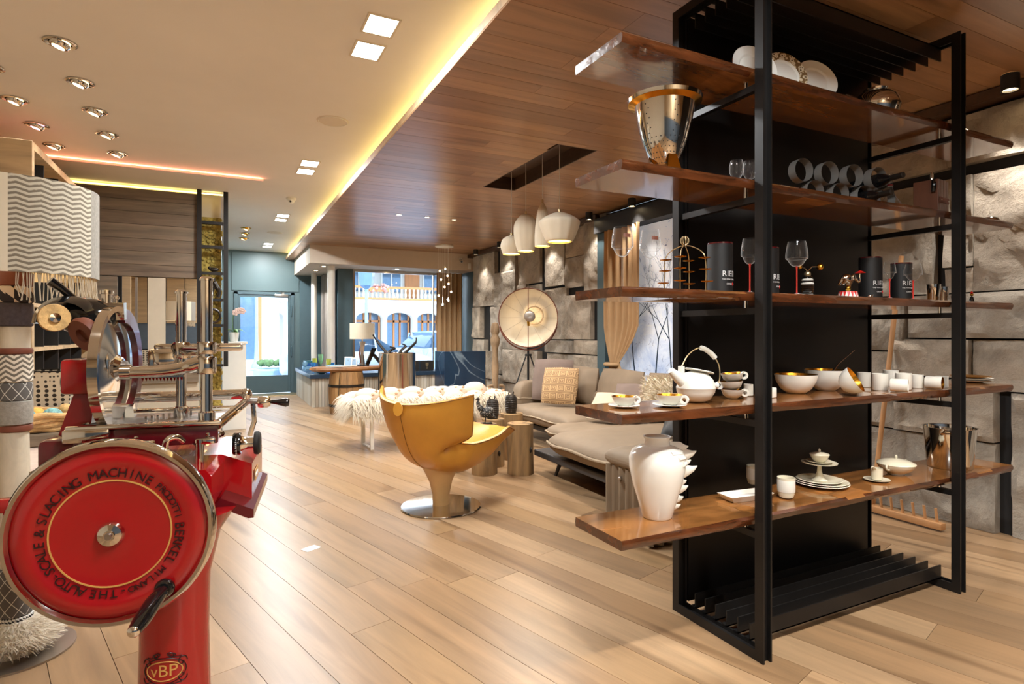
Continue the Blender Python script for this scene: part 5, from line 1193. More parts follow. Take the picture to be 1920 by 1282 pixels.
# ================================================================ SOFA
so = thing('corner_sofa', 'taupe leather corner sofa with loose cushions and dark feet', 'sofa', (0, 0, 0))
def cushion(name, x0, x1, y0, y1, z0, z1, mat, parent, puff=.05, welt=True, n=12, seed=0.):
    """pillow-shaped pad in a box, waving welt round its middle"""
    n = 18; m = MB(); cx, cy = (x0 + x1) / 2, (y0 + y1) / 2; S = lambda i: math.sin(math.pi / 2 * (-1 + 2 * i / n)); hx, hy = (x1 - x0) / 2, (y1 - y0) / 2; zm = (z0 + z1) / 2
    def pt(u_, v_, s_):
        e = (1 - abs(u_) ** 7) * (1 - abs(v_) ** 7); e = max(e, 0) ** .45
        wr_ = .012 * noise.noise(Vector((u_ * 3 + seed, v_ * 3, s_)))
        return Vector((cx + hx * u_ * (1 - .05 * (u_ * v_) ** 4), cy + hy * v_ * (1 - .05 * (u_ * v_) ** 4), zm + s_ * ((z1 - z0) / 2) * (.12 + .88 * e) + wr_ * e))
    for s_ in (1, -1): m.grid([[pt(S(i), S(j), s_) for j in range(n + 1)] for i in range(n + 1)])
    bd_ = [(S(i), -1) for i in range(n + 1)] + [(1, S(i)) for i in range(1, n + 1)] + [(S(n - i), 1) for i in range(1, n + 1)] + [(-1, S(n - i)) for i in range(1, n)]
    m.grid([[pt(u_, v_, 1) for u_, v_ in bd_], [pt(u_, v_, -1) for u_, v_ in bd_]], closed_v=True)
    o = m.build(name, mat, parent, smooth=70)
    if welt:
        w = MB(); w.tube([Vector((cx + hx * u_ * 1.015 * (1 - .05 * (u_ * v_) ** 4), cy + hy * v_ * 1.015 * (1 - .05 * (u_ * v_) ** 4), zm + .006 * math.sin(i * 1.1 + seed) + .006)) for i, (u_, v_) in enumerate(bd_)], .008, 6, closed=True, flat=(1, 1.6)); w.build('welt', 'sofa_piping', o)
    return o
# frame boards and feet
MB().box((3.42, 5.02, .16), (4.45, 7.02, .22), .01).build('frame', 'dark_frame', so, smooth=0); MB().box((2.70, 3.35, .16), (4.45, 4.98, .22), .01).build('frame', 'dark_frame', so, smooth=0)
for x, y in ((3.5, 5.2), (3.5, 6.9), (4.38, 6.9), (2.86, 4.72), (2.84, 3.45), (4.38, 3.45)): MB().tube([(x, y, .165), (x - .05, y + (.03 if y > 4.4 else -.03), .0)], [.024, .014], 8).build('foot', 'dark_frame', so)
cushion('seat_cushion', 3.32, 4.2, 5.35, 6.85, .225, .44, 'sofa_fabric', so, seed=1.)
cushion('seat_cushion', 3.02, 4.1, 4.62, 5.36, .225, .40, 'sofa_fabric', so, seed=2.)
cushion('chaise_cushion', 2.62, 4.2, 3.4, 4.66, .225, .47, 'sofa_fabric', so, seed=3.)
ar = cushion('arm_cushion', 3.5, 4.3, 6.84, 7.1, .25, .70, 'sofa_fabric', so, seed=5.)
m = MB(); m.box((4.16, 3.4, .22), (4.44, 7.05, .62), .06); m.build('back_body', 'sofa_fabric', so)
def upright(name, px, py, Y, w, h, d, mat, parent, rz=0., lean=18, loc=None, n=12, label=None, seed=0., pw=3.2):
    """standing cushion facing -x, leaning back"""
    m = MB()
    def pt(u_, v_, s_):
        e = max((1 - abs(u_) ** pw) * (1 - abs(v_) ** pw), 0) ** .55; pin = 1 - .05 * (abs(u_) * abs(v_))
        return Vector((w / 2 * u_ * (1 - .06 * (1 - v_ * v_) * 0) * pin, -s_ * d / 2 * (.06 + .94 * e) + .01 * noise.noise(Vector((u_ * 2 + seed, v_ * 2, s_))) * e, h / 2 * v_ * pin))
    for s_ in (1, -1): m.grid([[pt(-1 + 2 * i / n, -1 + 2 * j / n, s_) for j in range(n + 1)] for i in range(n + 1)])
    bd_ = [(-1 + 2 * i / n, -1) for i in range(n + 1)] + [(1, -1 + 2 * i / n) for i in range(1, n + 1)] + [(1 - 2 * i / n, 1) for i in range(1, n + 1)] + [(-1, 1 - 2 * i / n) for i in range(1, n)]
    m.grid([[pt(u_, v_, 1) for u_, v_ in bd_], [pt(u_, v_, -1) for u_, v_ in bd_]], closed_v=True)
    o = m.build(name, mat, parent, smooth=70); o.location = loc; o.rotation_euler = (R(-lean), 0, R(-90) + rz)
    return o
bc = upright('back_cushion', 0, 0, 0, .82, .52, .24, 'sofa_fabric', so, 0, 12, Vector((4.20, 5.62, .66)), seed=1.); MB().ball((0, -.1, -.02), .02, sc=(1, .5, 1)).build('tuft', 'sofa_piping', bc)
upright('back_cushion', 0, 0, 0, .8, .52, .24, 'sofa_fabric', so, 0, 12, Vector((4.20, 4.75, .66)), seed=2.); upright('back_cushion', 0, 0, 0, .8, .50, .24, 'sofa_fabric', so, 0, 12, Vector((4.20, 6.5, .66)), seed=3.)
def pillow(label, loc, w, mat, rz, lean, seed, d=.16, furry=None):
    o = upright('pillow', 0, 0, 0, w, w, d, mat, None, rz, lean, loc, seed=seed, pw=2.6); tag(o, label, 'pillow'); return o
pillow('plain mauve linen pillow leaning on the far sofa arm', Vector((3.87, 6.62, .73)), .56, 'mauve_fabric', R(40), 14, 1.)
pillow('brown pillow woven with a pattern of small rectangles', Vector((3.74, 6.22, .69)), .47, 'greek_fabric', R(38), 18, 2.)
pillow('small mauve pillow lying against the back cushion', Vector((3.88, 4.98, .60)), .44, 'mauve_fabric', R(28), 26, 3.)
pillow('cream embroidered pillow lying low on the seat', Vector((3.62, 5.08, .57)), .36, 'cream_fabric', R(25), 42, 4., .13)
fp = pillow('shaggy cream fur pillow at the sofa corner', Vector((3.93, 4.58, .70)), .40, 'fur_cream', R(20), 20, 5.)
fr_ = random.Random(2); fm = MB(); pts = []
for k_ in range(1700):
    u_, v_ = fr_.uniform(-1, 1), fr_.uniform(-1, 1); e = max((1 - abs(u_) ** 2.6) * (1 - abs(v_) ** 2.6), 0) ** .55; pts.append(((.21 * u_, -.08 * e - .004, .21 * v_), (u_ * .7, -1, v_ * .7)))
fur(fm, pts, .045, .35, .003, 2, .6, fr_); stuff(fm.build('long_fur', 'fur_cream', fp))
pillow('taupe pillow with beaded front behind the rack frame', Vector((4.02, 4.12, .70)), .44, 'sofa_fabric', R(8), 16, 6.)
pillow('black pillow lying on the chaise', Vector((3.45, 3.72, .60)), .34, 'matte_black', R(30), 55, 7., .12)
pf = thing('fabric_ottoman', 'taupe ottoman with a gathered skirt and button, beside the chaise', 'ottoman', (2.60, 3.14, 0))
MB().box((-.2, -.26, .03), (.3, .2, .46), .05).build('body', 'sofa_fabric', pf); cushion('top_pad', -.24, .34, -.3, .22, .43, .56, 'sofa_fabric', pf, welt=False)
sk = MB(); rows = []
for i in range(70):
    t_ = i / 69; x, y = (-.215, .2 - .46 * t_ / .5) if t_ < .5 else (-.215 + .52 * (t_ - .5) / .5, -.275); w = .018 * math.sin(i * 1.15)
    rows.append([(x - (w if t_ < .5 else 0), y - (w if t_ >= .5 else 0), zz_) for zz_ in (.02, .25, .45)])
sk.grid(rows); sk.build('skirt', 'sofa_fabric', pf, smooth=80); MB().ball((-.235, .02, .38), .014).build('button', 'brushed', pf)

# ================================================================ DISH FLOOR LAMP
dl = thing('dish_lamp', 'studio floor lamp with a wide pale dish on a black tripod', 'floor lamp', (4.06, 7.66, 0), R(-28))
hub = Vector((0, 0, 1.02))
for a in (-150, -30, 90):
    d = Vector((math.cos(R(a)), math.sin(R(a)), 0)); MB().tube([hub + d * .03, d * .44 + Vector((0, 0, .01))], .010, 8).build('leg', 'matte_black', dl); MB().tube([Vector((0, 0, .42)), d * .26 + Vector((0, 0, .42))], .006, 6).build('brace', 'matte_black', dl)
MB().tube([(0, 0, .34), (0, 0, 1.14)], .017, 12).build('pole', 'matte_black', dl); MB().lathe([(.05, 1.0), (.05, 1.03)], 16).build('tripod_head', 'matte_black', dl)
MB().tube([Vector((.44 * math.cos(a), -.02, 1.56 + .47 * math.sin(a))) for a in [R(-165 + 150 * k / 20) for k in range(21)]], .010, 8).build('yoke', 'leather_brown', dl)
mt = Matrix.Translation((0, -.02, 1.57)) @ Matrix.Rotation(R(3), 4, 'X')
dsh = MB().lathe([(.43, -.10), (.36, -.02), (.24, .05), (.1, .085), (0, .09)], 48, axis='y', mat=mt, caps=False).build('dish', 'shade_cream', dl)
MB().lathe([(.425, -.10), (.437, -.106), (.44, -.095), (.43, -.088)], 48, axis='y', mat=mt, caps=False).build('dish_rim', 'leather_brown', dl)
for k in range(12): MB().tube([mt @ Vector((.43 * math.cos(R(30 * k)) * q, -.105 + (1 - q) * .19 - .002, .43 * math.sin(R(30 * k)) * q)) for q in (1., .85, .6, .3)], .0016, 4).build('dish_seam', 'sofa_piping', dsh)
MB().tube([mt @ Vector((0, -.105, .43)), mt @ Vector((.0, -.11, .05))], .006, 6).build('lamp_stay', 'leather_brown', dl); MB().tube([mt @ Vector((0, -.105, -.43)), mt @ Vector((.0, -.11, -.12))], .006, 6).build('lamp_stay', 'leather_brown', dl)
MB().lathe([(.075, -.1), (.085, -.12), (.075, -.15), (.05, -.155), (0, -.15)], 24, c=(.02, 0, .02), axis='y', mat=mt, caps=False).build('bulb_shield', 'brushed', dl)
MB().lathe([(.13, .0), (.14, -.05), (.132, -.05), (.12, 0)], 30, c=(.09, 0, .03), axis='y', mat=mt, caps=False).build('reflector_ring', 'sofa_piping', dl); MB().tube([mt @ Vector((0, -.12, -.05)), mt @ Vector((.005, -.125, -.12))], [.02, .018], 12).build('socket', 'gold', dl); MB().ball(mt @ Vector((.01, -.10, .0)), .04).build('bulb', 'bulb', dl)
# carved wooden post
cpz = thing('carved_post', 'weathered carved wooden baluster post by the marble block', 'post', (4.02, 8.75, 0))
MB().lathe([(.09, 0), (.095, .08), (.05, .12), (.06, .2), (.085, .28), (.05, .36), (.045, .5), (.06, .75), (.045, 1.0), (.05, 1.1), (.075, 1.16), (.082, 1.24), (.055, 1.3), (.06, 1.33), (.075, 1.36), (.07, 1.44), (.05, 1.5), (0, 1.52)], 20).build('shaft', 'carved_wood', cpz)
for s_ in (-1, 1): MB().tube(bez([(s_ * .07, -.02, .3), (s_ * .14, -.03, .36), (s_ * .14, -.03, .46), (s_ * .06, -.03, .48)], 5), .022, 8).build('scroll', 'carved_wood', cpz)
# ================================================================ WINDOW BAY: COUNTER, BARREL TABLE, LAMP ...
ct = thing('display_counter', 'low display counter with dark blue top and pale ribbed timber front', 'counter', (0, 0, 0))
tp_ = MB(); tp_.box((1.40, 10.97, .515), (4.05, 11.6, .59), .004); tp_.box((1.40, 11.6, .515), (2.02, 13.45, .59), .004); tp_.build('top', 'counter_top', ct, smooth=0)
MB().box((1.47, 11.04, 0), (4.0, 11.5, .515)).box((1.47, 11.5, 0), (1.95, 13.4, .515)).build('core', 'dark_backing', ct, smooth=0)
k = 0; x = 1.433
while x < 3.98:
    w = rnd.choice((.045, .055, .04)); MB().box((-w / 2, 0, 0), (w / 2, rnd.uniform(.025, .04), .512)).build('slat', 'slat_wood', ct, (x + w / 2, 11.0, .001), smooth=0); x += w + .006
y = 11.05
while y < 13.38:
    w = rnd.choice((.12, .16, .14)); MB().box((0, -w / 2, 0), (rnd.uniform(.03, .036), w / 2, .512)).build('slat', 'slat_wood', ct, (1.433, y + w / 2, .001), smooth=0); y += w + .004
# barrel with a slab of tree trunk as table top
BP = Vector((1.86, 10.02, 0))
br_ = thing('barrel', 'old wooden barrel with dark iron hoops under the slab table', 'barrel', BP)
NB = 18
def brad(t): return .262 + .028 * math.sin(math.pi * t)
for k in range(NB):
    a0, a1 = 2 * math.pi * k / NB + .006, 2 * math.pi * (k + 1) / NB - .006
    m = MB(); rows = []
    for i in range(9):
        t = i / 8; r_ = brad(t); rows.append([(r_ * math.cos(a0), r_ * math.sin(a0), .005 + .69 * t), (r_ * math.cos((a0 + a1) / 2) * 1.004, r_ * math.sin((a0 + a1) / 2) * 1.004, .005 + .69 * t), (r_ * math.cos(a1), r_ * math.sin(a1), .005 + .69 * t), ((r_ - .025) * math.cos(a1), (r_ - .025) * math.sin(a1), .005 + .69 * t), ((r_ - .025) * math.cos(a0), (r_ - .025) * math.sin(a0), .005 + .69 * t)])
    V = m.grid(rows, closed_v=True); m.bm.faces.new(V[0]); m.bm.faces.new(V[-1][::-1]); m.build('stave', 'barrel_wood', br_, smooth=40)
for t in (.20, .67):
    r_ = brad(t) + .003; zz_ = .005 + .69 * t; MB().lathe([(r_, zz_ - .022), (r_ + .004, zz_ - .022), (r_ + .005, zz_ + .022), (r_, zz_ + .022)], 36, caps=False).build('hoop', 'bronze_dark', br_)
MB().lathe([(0, .68), (brad(1) - .026, .68), (brad(1) - .026, .69), (0, .69)], 30, caps=False).build('head', 'barrel_wood', br_)
a_ = R(-128); MB().tube([((brad(t) + .010) * math.cos(a_ + .1 * t), (brad(t) + .010) * math.sin(a_ + .1 * t), .005 + .69 * t) for t in [i / 8 for i in range(9)]], .012, 6, flat=(1, .4)).build('strap', 'bronze_dark', br_)
def slab_top(name, label, loc, lx, ly, th, seed, rz=0):
    m = MB(); n = 40; ring = []
    for i in range(n):
        a = 2 * math.pi * i / n; q = 1 + .16 * noise.noise(Vector((math.cos(a) * 1.6 + seed, math.sin(a) * 1.6, 0))) + .05 * noise.noise(Vector((math.cos(a) * 6 + seed, math.sin(a) * 6, 2)))
        ring.append((lx * q * math.copysign(abs(math.cos(a)) ** .7, math.cos(a)), ly * q * math.copysign(abs(math.sin(a)) ** .7, math.sin(a))))
    rows = [[(x * s_, y * s_, zz_ + .006 * noise.noise(Vector((x * 8, y * 8, zz_)))) for x, y in ring] for s_, zz_ in ((.93, 0), (1.0, th * .5), (.97, th))]
    V = m.grid(rows, closed_v=True); m.bm.faces.new(V[0][::-1]); m.bm.faces.new(V[-1]); return one(name, label, 'table top', m, 'slab_wood', loc, rz)
slab_top('slab_table_top', 'rough tree-slab table top resting on the wooden barrel', (BP.x + .12, BP.y + .12, .703), .72, .30, .065, 1.3, R(8))
t = thing('slab_trestle', 'dark steel trestle under the far end of the slab', 'trestle', (2.5, 10.2, 0)); MB().box((-.02, -.2, 0), (.02, -.16, .70)).box((-.02, .16, 0), (.02, .2, .70)).box((-.02, -.2, 0), (.02, .2, .03)).build('frame', 'matte_black', t, smooth=0)
ZS = .776
t = thing('table_lamp', 'table lamp with cream drum shade and twisted bronze foot', 'lamp', (2.16, 10.2, ZS))
MB().box((-.1, -.1, 0), (.1, .1, .015), .004).build('base', 'gloss_black', t)
m = MB(); m.grid([[Matrix.Rotation(a + zz_ * 2.2, 3, 'Z') @ Vector((r_, 0, .015 + zz_)) for a in [2 * math.pi * k / 4 for k in range(4)]] for r_, zz_ in ((.05, 0), (.038, .1), (.035, .2), (.05, .32), (.065, .40))], closed_v=True); m.build('stem', 'brushed', t, smooth=30)
MB().tube([(-.02, 0, .02), (-.05, 0, .2), (-.02, 0, .4)], [.02, .03, .02], 8, flat=(1, .4)).build('stem_blade', 'leather_brown', t); MB().lathe([(.012, .40), (.012, .5)], 10).build('neck', 'brass_pale', t)
MB().lathe([(.21, .46), (.21, .73), (.207, .73), (.207, .46), (.21, .46)], 40, caps=False).build('shade', 'shade_cream', t); MB().ball((0, 0, .6), .035).build('bulb', 'lamp_warm', t)
t = thing('letter_sculpture', 'black sculpture of crossed slanting blades beside the lamp', 'sculpture', (2.36, 10.34, ZS)); MB().prism([(-.12, 0), (-.06, 0), (.08, .30), (-.0, .30)], -.03, .03, axis='y').build('blade', 'gloss_black', t, smooth=0); MB().prism([(.0, .17), (.04, .2), (.2, .04), (.2, 0), (.14, 0)], -.03, .03, axis='y').build('blade', 'gloss_black', t, smooth=0)
for k, (x, y, w, h, lb) in enumerate(((1.88, 10.02, .13, .17, 'white photo frame leaning at the front of the slab'), (2.0, 10.12, .11, .15, 'white photo frame leaning behind the front one'))):
    t = thing('photo_frame', lb, 'frame', (x, y, ZS), R(-25 + 15 * k)); mt = Matrix.Rotation(R(-18), 4, 'X'); MB().box((-w / 2, 0, 0), (w / 2, .012, h), .002, mt).build('frame', 'white_paint', t); MB().box((-w / 2 + .018, -.002, .02), (w / 2 - .018, 0, h - .02), 0, mt).build('picture', 'ice_blue', t, smooth=0); MB().tube([(0, .01, h * .7), (0, .1, .004)], .004, 6).build('easel_leg', 'brushed', t)
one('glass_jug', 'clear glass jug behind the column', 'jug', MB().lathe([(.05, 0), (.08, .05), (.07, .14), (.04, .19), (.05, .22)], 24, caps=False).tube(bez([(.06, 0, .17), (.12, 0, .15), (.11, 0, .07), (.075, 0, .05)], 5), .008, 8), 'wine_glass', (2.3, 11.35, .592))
q = (1.66, 9.98, ZS); t = thing('book', 'closed pale book lying on the slab table', 'book', q, R(15)); MB().box((-.12, -.08, 0), (.12, .08, .025)).build('pages', 'paper', t, smooth=0); MB().box((-.124, -.084, .025), (.124, .084, .029)).build('cover', 'lightblue_box', t, smooth=0)
for k in (0, 1, 3, 4): one('driftwood_piece', ['short twisted driftwood stub low in the drum', 'bent driftwood branch in the middle of the drum', 'curled driftwood branch at the drum rim', 'long driftwood branch rising from the drum', 'tallest driftwood branch rising from the drum'][k], 'driftwood', MB().tube(bez([(0, 0, -.05), (.03 * k, .04, .08), (.05 + .06 * k, -.03, .14 + .03 * k), (.10 + .09 * k - .12, .02, .16 + .05 * k)], 5), [.03] * 6 + [.022] * 5 + [.012] * 5, 7), 'bronze_dark', (2.5 + (.02, .15, .0, .16, .02)[k], 9.55 + (.08, -.12, .12, -.02, -.06)[k], .95), R((25, 60, 215, -10, 150)[k]), 'driftwood in the polished drum')
dr = thing('steel_drum', 'tall mirror-polished steel drum holding driftwood', 'drum', (2.6, 9.55, 0)); MB().lathe([(0, .01), (.29, .0), (.3, .01), (.3, 1.0), (.305, 1.012), (.297, 1.012), (.29, 1.0), (.29, .3), (0, .3)], 56, caps=False).build('body', 'chrome', dr)
MB().box((-.012, -.305, .02), (.012, -.295, .99)).build('seam_strip', 'leather_brown', dr, smooth=0)
mb_ = thing('marble_block', 'dark blue polished marble block with white veins', 'fireplace', (0, 0, 0)); MB().box((3.39, 9.45, 0), (4.15, 9.95, 1.02), .003).build('body', 'blue_marble', mb_, smooth=0); MB().box((4.155, 9.45, 0), (4.28, 9.95, 1.02), .003).build('end_strip', 'mirror', mb_, smooth=0)
# coloured goblets, boxes and bowls on the counter
for k, (px, py, mt_, h, lb) in enumerate(((578, 684, 'blue_glass', .2, 'blue glass goblet at the counter edge'), (590, 690, 'yellow_glass', .24, 'yellow green glass goblet in front'), (586, 672, 'green_glass', .34, 'tall blue-green glass beaker behind the goblets'), (604, 684, 'yellow_glass', .26, 'green glass beaker beside the column'), (598, 680, 'blue_glass', .18, 'small blue glass goblet beside the column'), (572, 690, 'lightblue_box', .16, 'pale blue goblet at the counter corner'))):
    p = onz(px, 694, .592) if k in (1, 5) else Vector((1.5 + .09 * k, 11.3 + .17 * (k % 3), .592)); t = thing('goblet', lb, 'glass', p)
    MB().lathe([(.045, 0), (.045, .004), (.008, .012), (.007, h * .42), (.03, h * .5), (.045, h * .7), (.048, h)], 20, caps=False).build('body', mt_, t)
for k, (w, h, mt_, lb) in enumerate(((.3, .06, 'lightblue_box', 'pale blue box at the bottom of the stack by the door'), (.26, .06, 'blue_box', 'deep blue box in the middle of the stack by the door'), (.22, .05, 'teal_bowl', 'teal box on top of the stack by the door'))): one('gift_box', lb, 'box', MB().box((-w / 2, -.1, 0), (w / 2, .1, h), .003), mt_, (1.62, 12.7, .592 + (0, .061, .122)[k]), R(5 * k), smooth=0)
one('teal_dish', 'shallow teal dish at the front of the counter', 'bowl', MB().lathe(turn([(.04, 0), (.1, .03), (.12, .05)]), 26, caps=False), 'teal_bowl', (1.62, 11.12, .592))
one('placemat', 'blue folded cloth on the counter', 'cloth', MB().box((-.25, -.1, 0), (.25, .1, .02), .004), 'blue_box', (1.95, 11.12, .592))
for k in range(3):
    t = thing('glass_set_box', ['black glassware box nearest the drum', 'black glassware box in the middle of the row', 'black glassware box nearest the marble block'][k], 'box', (3.02 + .3 * k, 11.2, .592)); MB().box((-.13, -.1, 0), (.13, .1, .2), .002).build('carton', 'matte_black', t, smooth=0); MB().lathe([(.02, 0), (.006, .02), (.006, .05), (.03, .07), (.03, .12)], 12, c=(0, -.1012, .04), axis='z', squash=(1, .02), caps=False).build('printed_glass', 'brass_pale', t)
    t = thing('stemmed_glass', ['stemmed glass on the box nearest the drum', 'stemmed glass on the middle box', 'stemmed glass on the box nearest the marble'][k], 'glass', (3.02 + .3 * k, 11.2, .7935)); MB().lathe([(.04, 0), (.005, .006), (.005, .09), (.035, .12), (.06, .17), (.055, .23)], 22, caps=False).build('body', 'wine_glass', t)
# ================================================================ CURTAINS
def curtain(name, label, pts, z0, z1, mat, amp=.04, folds=9, tie=None):
    m = MB(); P = bez(pts, 30); n = len(P); rows = []
    for k in range(15):
        t = k / 14; zz_ = z0 + (z1 - z0) * t; row = []
        for i, p in enumerate(P):
            d = (P[min(i + 1, n - 1)] - P[max(i - 1, 0)]).normalized(); s_ = i / (n - 1)
            o = Vector((-d.y, d.x, 0)) * amp * math.sin(s_ * folds * 2 * math.pi + .5 * math.sin(3 * t)) * (.65 + .35 * t)
            q = p + o
            if tie:
                pull = max(0, 1 - abs(t - tie[0]) / tie[1]) ** 1.4; c_ = P[0] + (P[-1] - P[0]) * tie[2]; q = q + (c_ - q) * (pull * .78)
            row.append((q.x, q.y, zz_))
        rows.append(row)
    m.grid(rows); t = thing(name, label, 'curtain', (0, 0, 0)); m.build('cloth', mat, t, smooth=80)
    if tie:
        zt = z0 + (z1 - z0) * tie[0]; c_ = P[0] + (P[-1] - P[0]) * tie[2]; d = (P[-1] - P[0]).normalized(); w = (P[-1] - P[0]).length * .16
        MB().tube([c_ + d * w * math.cos(a) + Vector((-d.y, d.x, 0)) * .06 * math.sin(a) + Vector((0, 0, zt)) for a in [2 * math.pi * k / 16 for k in range(16)]], .025, 8, closed=True).build('tie', mat, t)
    return t
curtain('curtain', 'brown curtain hanging at the right of the shop window', [(4.06, 11.8, 0), (4.35, 11.84, 0), (4.64, 11.8, 0)], .02, 2.62, 'curtain', .045, 5)
curtain('curtain', 'grey curtain hanging behind the round columns', [(2.0, 12.2, 0), (2.02, 12.9, 0), (2.0, 13.75, 0)], .6, 2.62, 'curtain_grey', .04, 8)
# ---- recess with backlit winter print and tied curtain
rc = struct(MB().box((4.56, 6.42, 0), (4.69, 6.60, 2.80)).build('trim_8', 'green_frame', smooth=0)); struct(MB().box((4.50, 5.05, 2.68), (4.69, 6.60, 2.88), .003).build('trim_9', 'matte_black', smooth=0))
wp = thing('winter_print', 'backlit wall print of bare winter trees in blue and white', 'picture', (4.66, 5.62, .35)); MB().box((0, -.55, 0), (.03, .60, 2.32)).build('panel', 'winter_print', wp, smooth=0)
tr_ = random.Random(12); bm_ = MB()
def branch(p, d, L, w, dep):
    q = p + d * L; s_ = Vector((0, -d.z, d.y)) ; bm_.grid([[p - s_ * w, p + s_ * w], [q - s_ * w * .7, q + s_ * w * .7]])
    if dep:
        for _ in range(2 if dep > 1 else 3):
            a = tr_.uniform(-.75, .75); d2 = Vector((0, d.y * math.cos(a) - d.z * math.sin(a), d.y * math.sin(a) + d.z * math.cos(a)))
            if -.5 < (q + d2 * L).y < .55: branch(q, d2, L * tr_.uniform(.62, .86), w * .62, dep - 1)
for y0, lean in ((-.38, .1), (-.1, -.12), (.3, .15)): branch(Vector((-.002, y0, .5)), Vector((0, lean, 1)).normalized(), .42, .012, 6)
bm_.build('printed_branches', 'counter_top', wp, smooth=0)
curtain('tied_curtain', 'tan curtain gathered with a tie beside the winter print', [(4.50, 5.62, 0), (4.54, 5.95, 0), (4.5, 6.35, 0)], .5, 2.68, 'curtain', .035, 6, (.2, .24, .78))
# ================================================================ MIRROR WALL, LADDER FRAME, MOSS
mi = thing('large_mirror', 'large wall mirror under the grey plank panel', 'mirror', (-.94, 8.285, .85)); MB().box((-.66, -.01, 0), (.665, .01, 1.165)).build('glass', 'mirror', mi, smooth=0); MB().box((-.66, -.03, -.12), (.665, .0, -.002)).build('ledge', 'beam_wood', mi, smooth=0)
for x in (-.43, .01): MB().box((x - .012, -.02, 0), (x + .012, -.0105, 1.16)).build('joint_strip', 'brushed', mi, smooth=0)
one('mirror_pilaster', 'cream upright board dividing the wall mirror', 'board', MB().box((-.09, -.03, 0), (.09, 0, 1.16)), 'beige_wall', (-.72, 8.27, .85), smooth=0); one('grey_board', 'dark grey upright board at the side of the mirror', 'board', MB().box((-.1, -.03, 0), (.1, 0, 1.16), .002), 'old_plank', (-1.22, 8.27, .85), smooth=0)
lf = thing('ladder_frame', 'black steel ladder-like shelf hanging from the ceiling', 'shelf', (-.115, 8.22, .92))
for x in (-.148, .148): MB().box((x - .026, -.03, 0), (x + .026, .03, ZC - .92 - .002)).build('upright', 'black_steel', lf, smooth=0)
for zz_ in (0, .50, .82, 1.15, 1.48, 1.78): MB().box((-.121, -.03, zz_), (.121, .03, zz_ + (.035 if zz_ else .03))).build('rung', 'black_steel', lf, smooth=0)
def figure_sculpt(label, zz_, s_):
    m = MB(); m.tube(bez([(.03, 0, 0), (.05, 0, .07), (.02, 0, .13), (-.01, 0, .19)], 5), [.02] * 8 + [.03] * 8, 8); m.tube(bez([(-.04, 0, 0), (-.03, 0, .08), (.0, 0, .14)], 5), .018, 8); m.ball((-.02, 0, .22), .026); m.tube([(.0, 0, .17), (.05, 0, .12), (.06, 0, .06)], .012, 7); one('figure_sculpture', label, 'sculpture', m, 'bronze_dark', (-.09, 8.22, zz_ + .012))
figure_sculpt('dark bronze bending figure on the ladder shelf', .92 + .857, 1.)
one('ring_sculpture', 'dark ring sculpture low on the ladder shelf', 'sculpture', MB().tube([(.085 * math.cos(a), 0, .095 + .085 * math.sin(a)) for a in [2 * math.pi * k / 24 for k in range(24)]], .014, 8, closed=True), 'bronze_dark', (-.115, 8.22, .92 + .541))
one('bird_sculpture', 'small dark reclining sculpture high on the ladder shelf', 'sculpture', MB().ball((0, 0, .03), .03, sc=(1.8, .8, .9)).ball((-.05, 0, .05), .02), 'bronze_dark', (-.1, 8.22, .92 + 1.187))
mo = MB(); mo.box((-.25, 8.405, .3), (-.02, 8.43, 2.82)); mr = random.Random(8)
for k in range(420):
    mo.ball((mr.uniform(-.245, -.025), 8.40, mr.uniform(.32, 2.8)), mr.uniform(.014, .034), 6, 4, sc=(1, .7, .9))
mp_ = tag(mo.build('moss_panel', 'moss'), 'tall panel of dried yellow-green moss behind the ladder frame', 'moss panel'); stuff(mp_)
pdl = thing('white_pedestal', 'white marbled pedestal with a potted orchid on top', 'pedestal', (.14, 9.15, 0)); MB().box((-.15, -.18, 0), (.15, .18, 1.19), .004).build('body', 'porcelain', pdl, smooth=0); MB().box((-.17, -.2, 1.19), (.17, .2, 1.22), .003).build('cap', 'white_paint', pdl, smooth=0)
orc = thing('orchid', 'pale pink orchid in a white pot on the pedestal', 'plant', (.14, 9.12, 1.221)); MB().lathe(turn([(.05, 0), (.065, .1), (.068, .13)]), 20, caps=False).build('pot', 'porcelain', orc); MB().lathe([(0, .115), (.06, .115)], 14, caps=False).build('soil', 'bronze_dark', orc)
for k in range(5): a = R(72 * k); MB().tube(bez([(0, 0, .11), (.07 * math.cos(a), .07 * math.sin(a), .17), (.16 * math.cos(a), .16 * math.sin(a), .12)], 5), [.012] * 5 + [.02] * 3 + [.006] * 3, 6, flat=(1, .3)).build('leaf', 'leaf_green', orc)
stp = bez([(0, 0, .11), (-.02, 0, .25), (.0, 0, .38), (.06, 0, .44), (.11, 0, .43)], 6); MB().tube(stp, .004, 6).build('flower_stem', 'leaf_green', orc)
for k, i in enumerate((14, 17, 20, 22, 24)):
    fl_ = MB().ball(stp[i] + Vector((0, -.012, 0)), .012, 8, 6); fl_ = fl_.build('flower', 'petal', orc)
    for j in range(5): a = R(72 * j); MB().ball(stp[i] + Vector((.026 * math.cos(a), -.008, .026 * math.sin(a))), .02, 8, 6, sc=(1, .25, 1)).build('petal', 'petal', fl_)
# ================================================================ RAKE AT THE STONE WALL
rk = thing('wooden_rake', 'wooden hay rake leaning on the stone wall', 'rake', (4.36, 2.62, 0)); MB().tube([Vector((.03, .12, .05)), onx(1690, 480, 4.56) - Vector((4.36, 2.62, 0))], .017, 10).build('handle', 'rake_wood', rk)
MB().box((-.03, -.38, .012), (.03, .22, .06), .008).build('head', 'rake_wood', rk)
for k in range(8): MB().tube([(0, -.34 + k * .075, .055), (.0, -.33 + k * .075, .15)], .009, 8).build('tooth', 'rake_wood', rk)
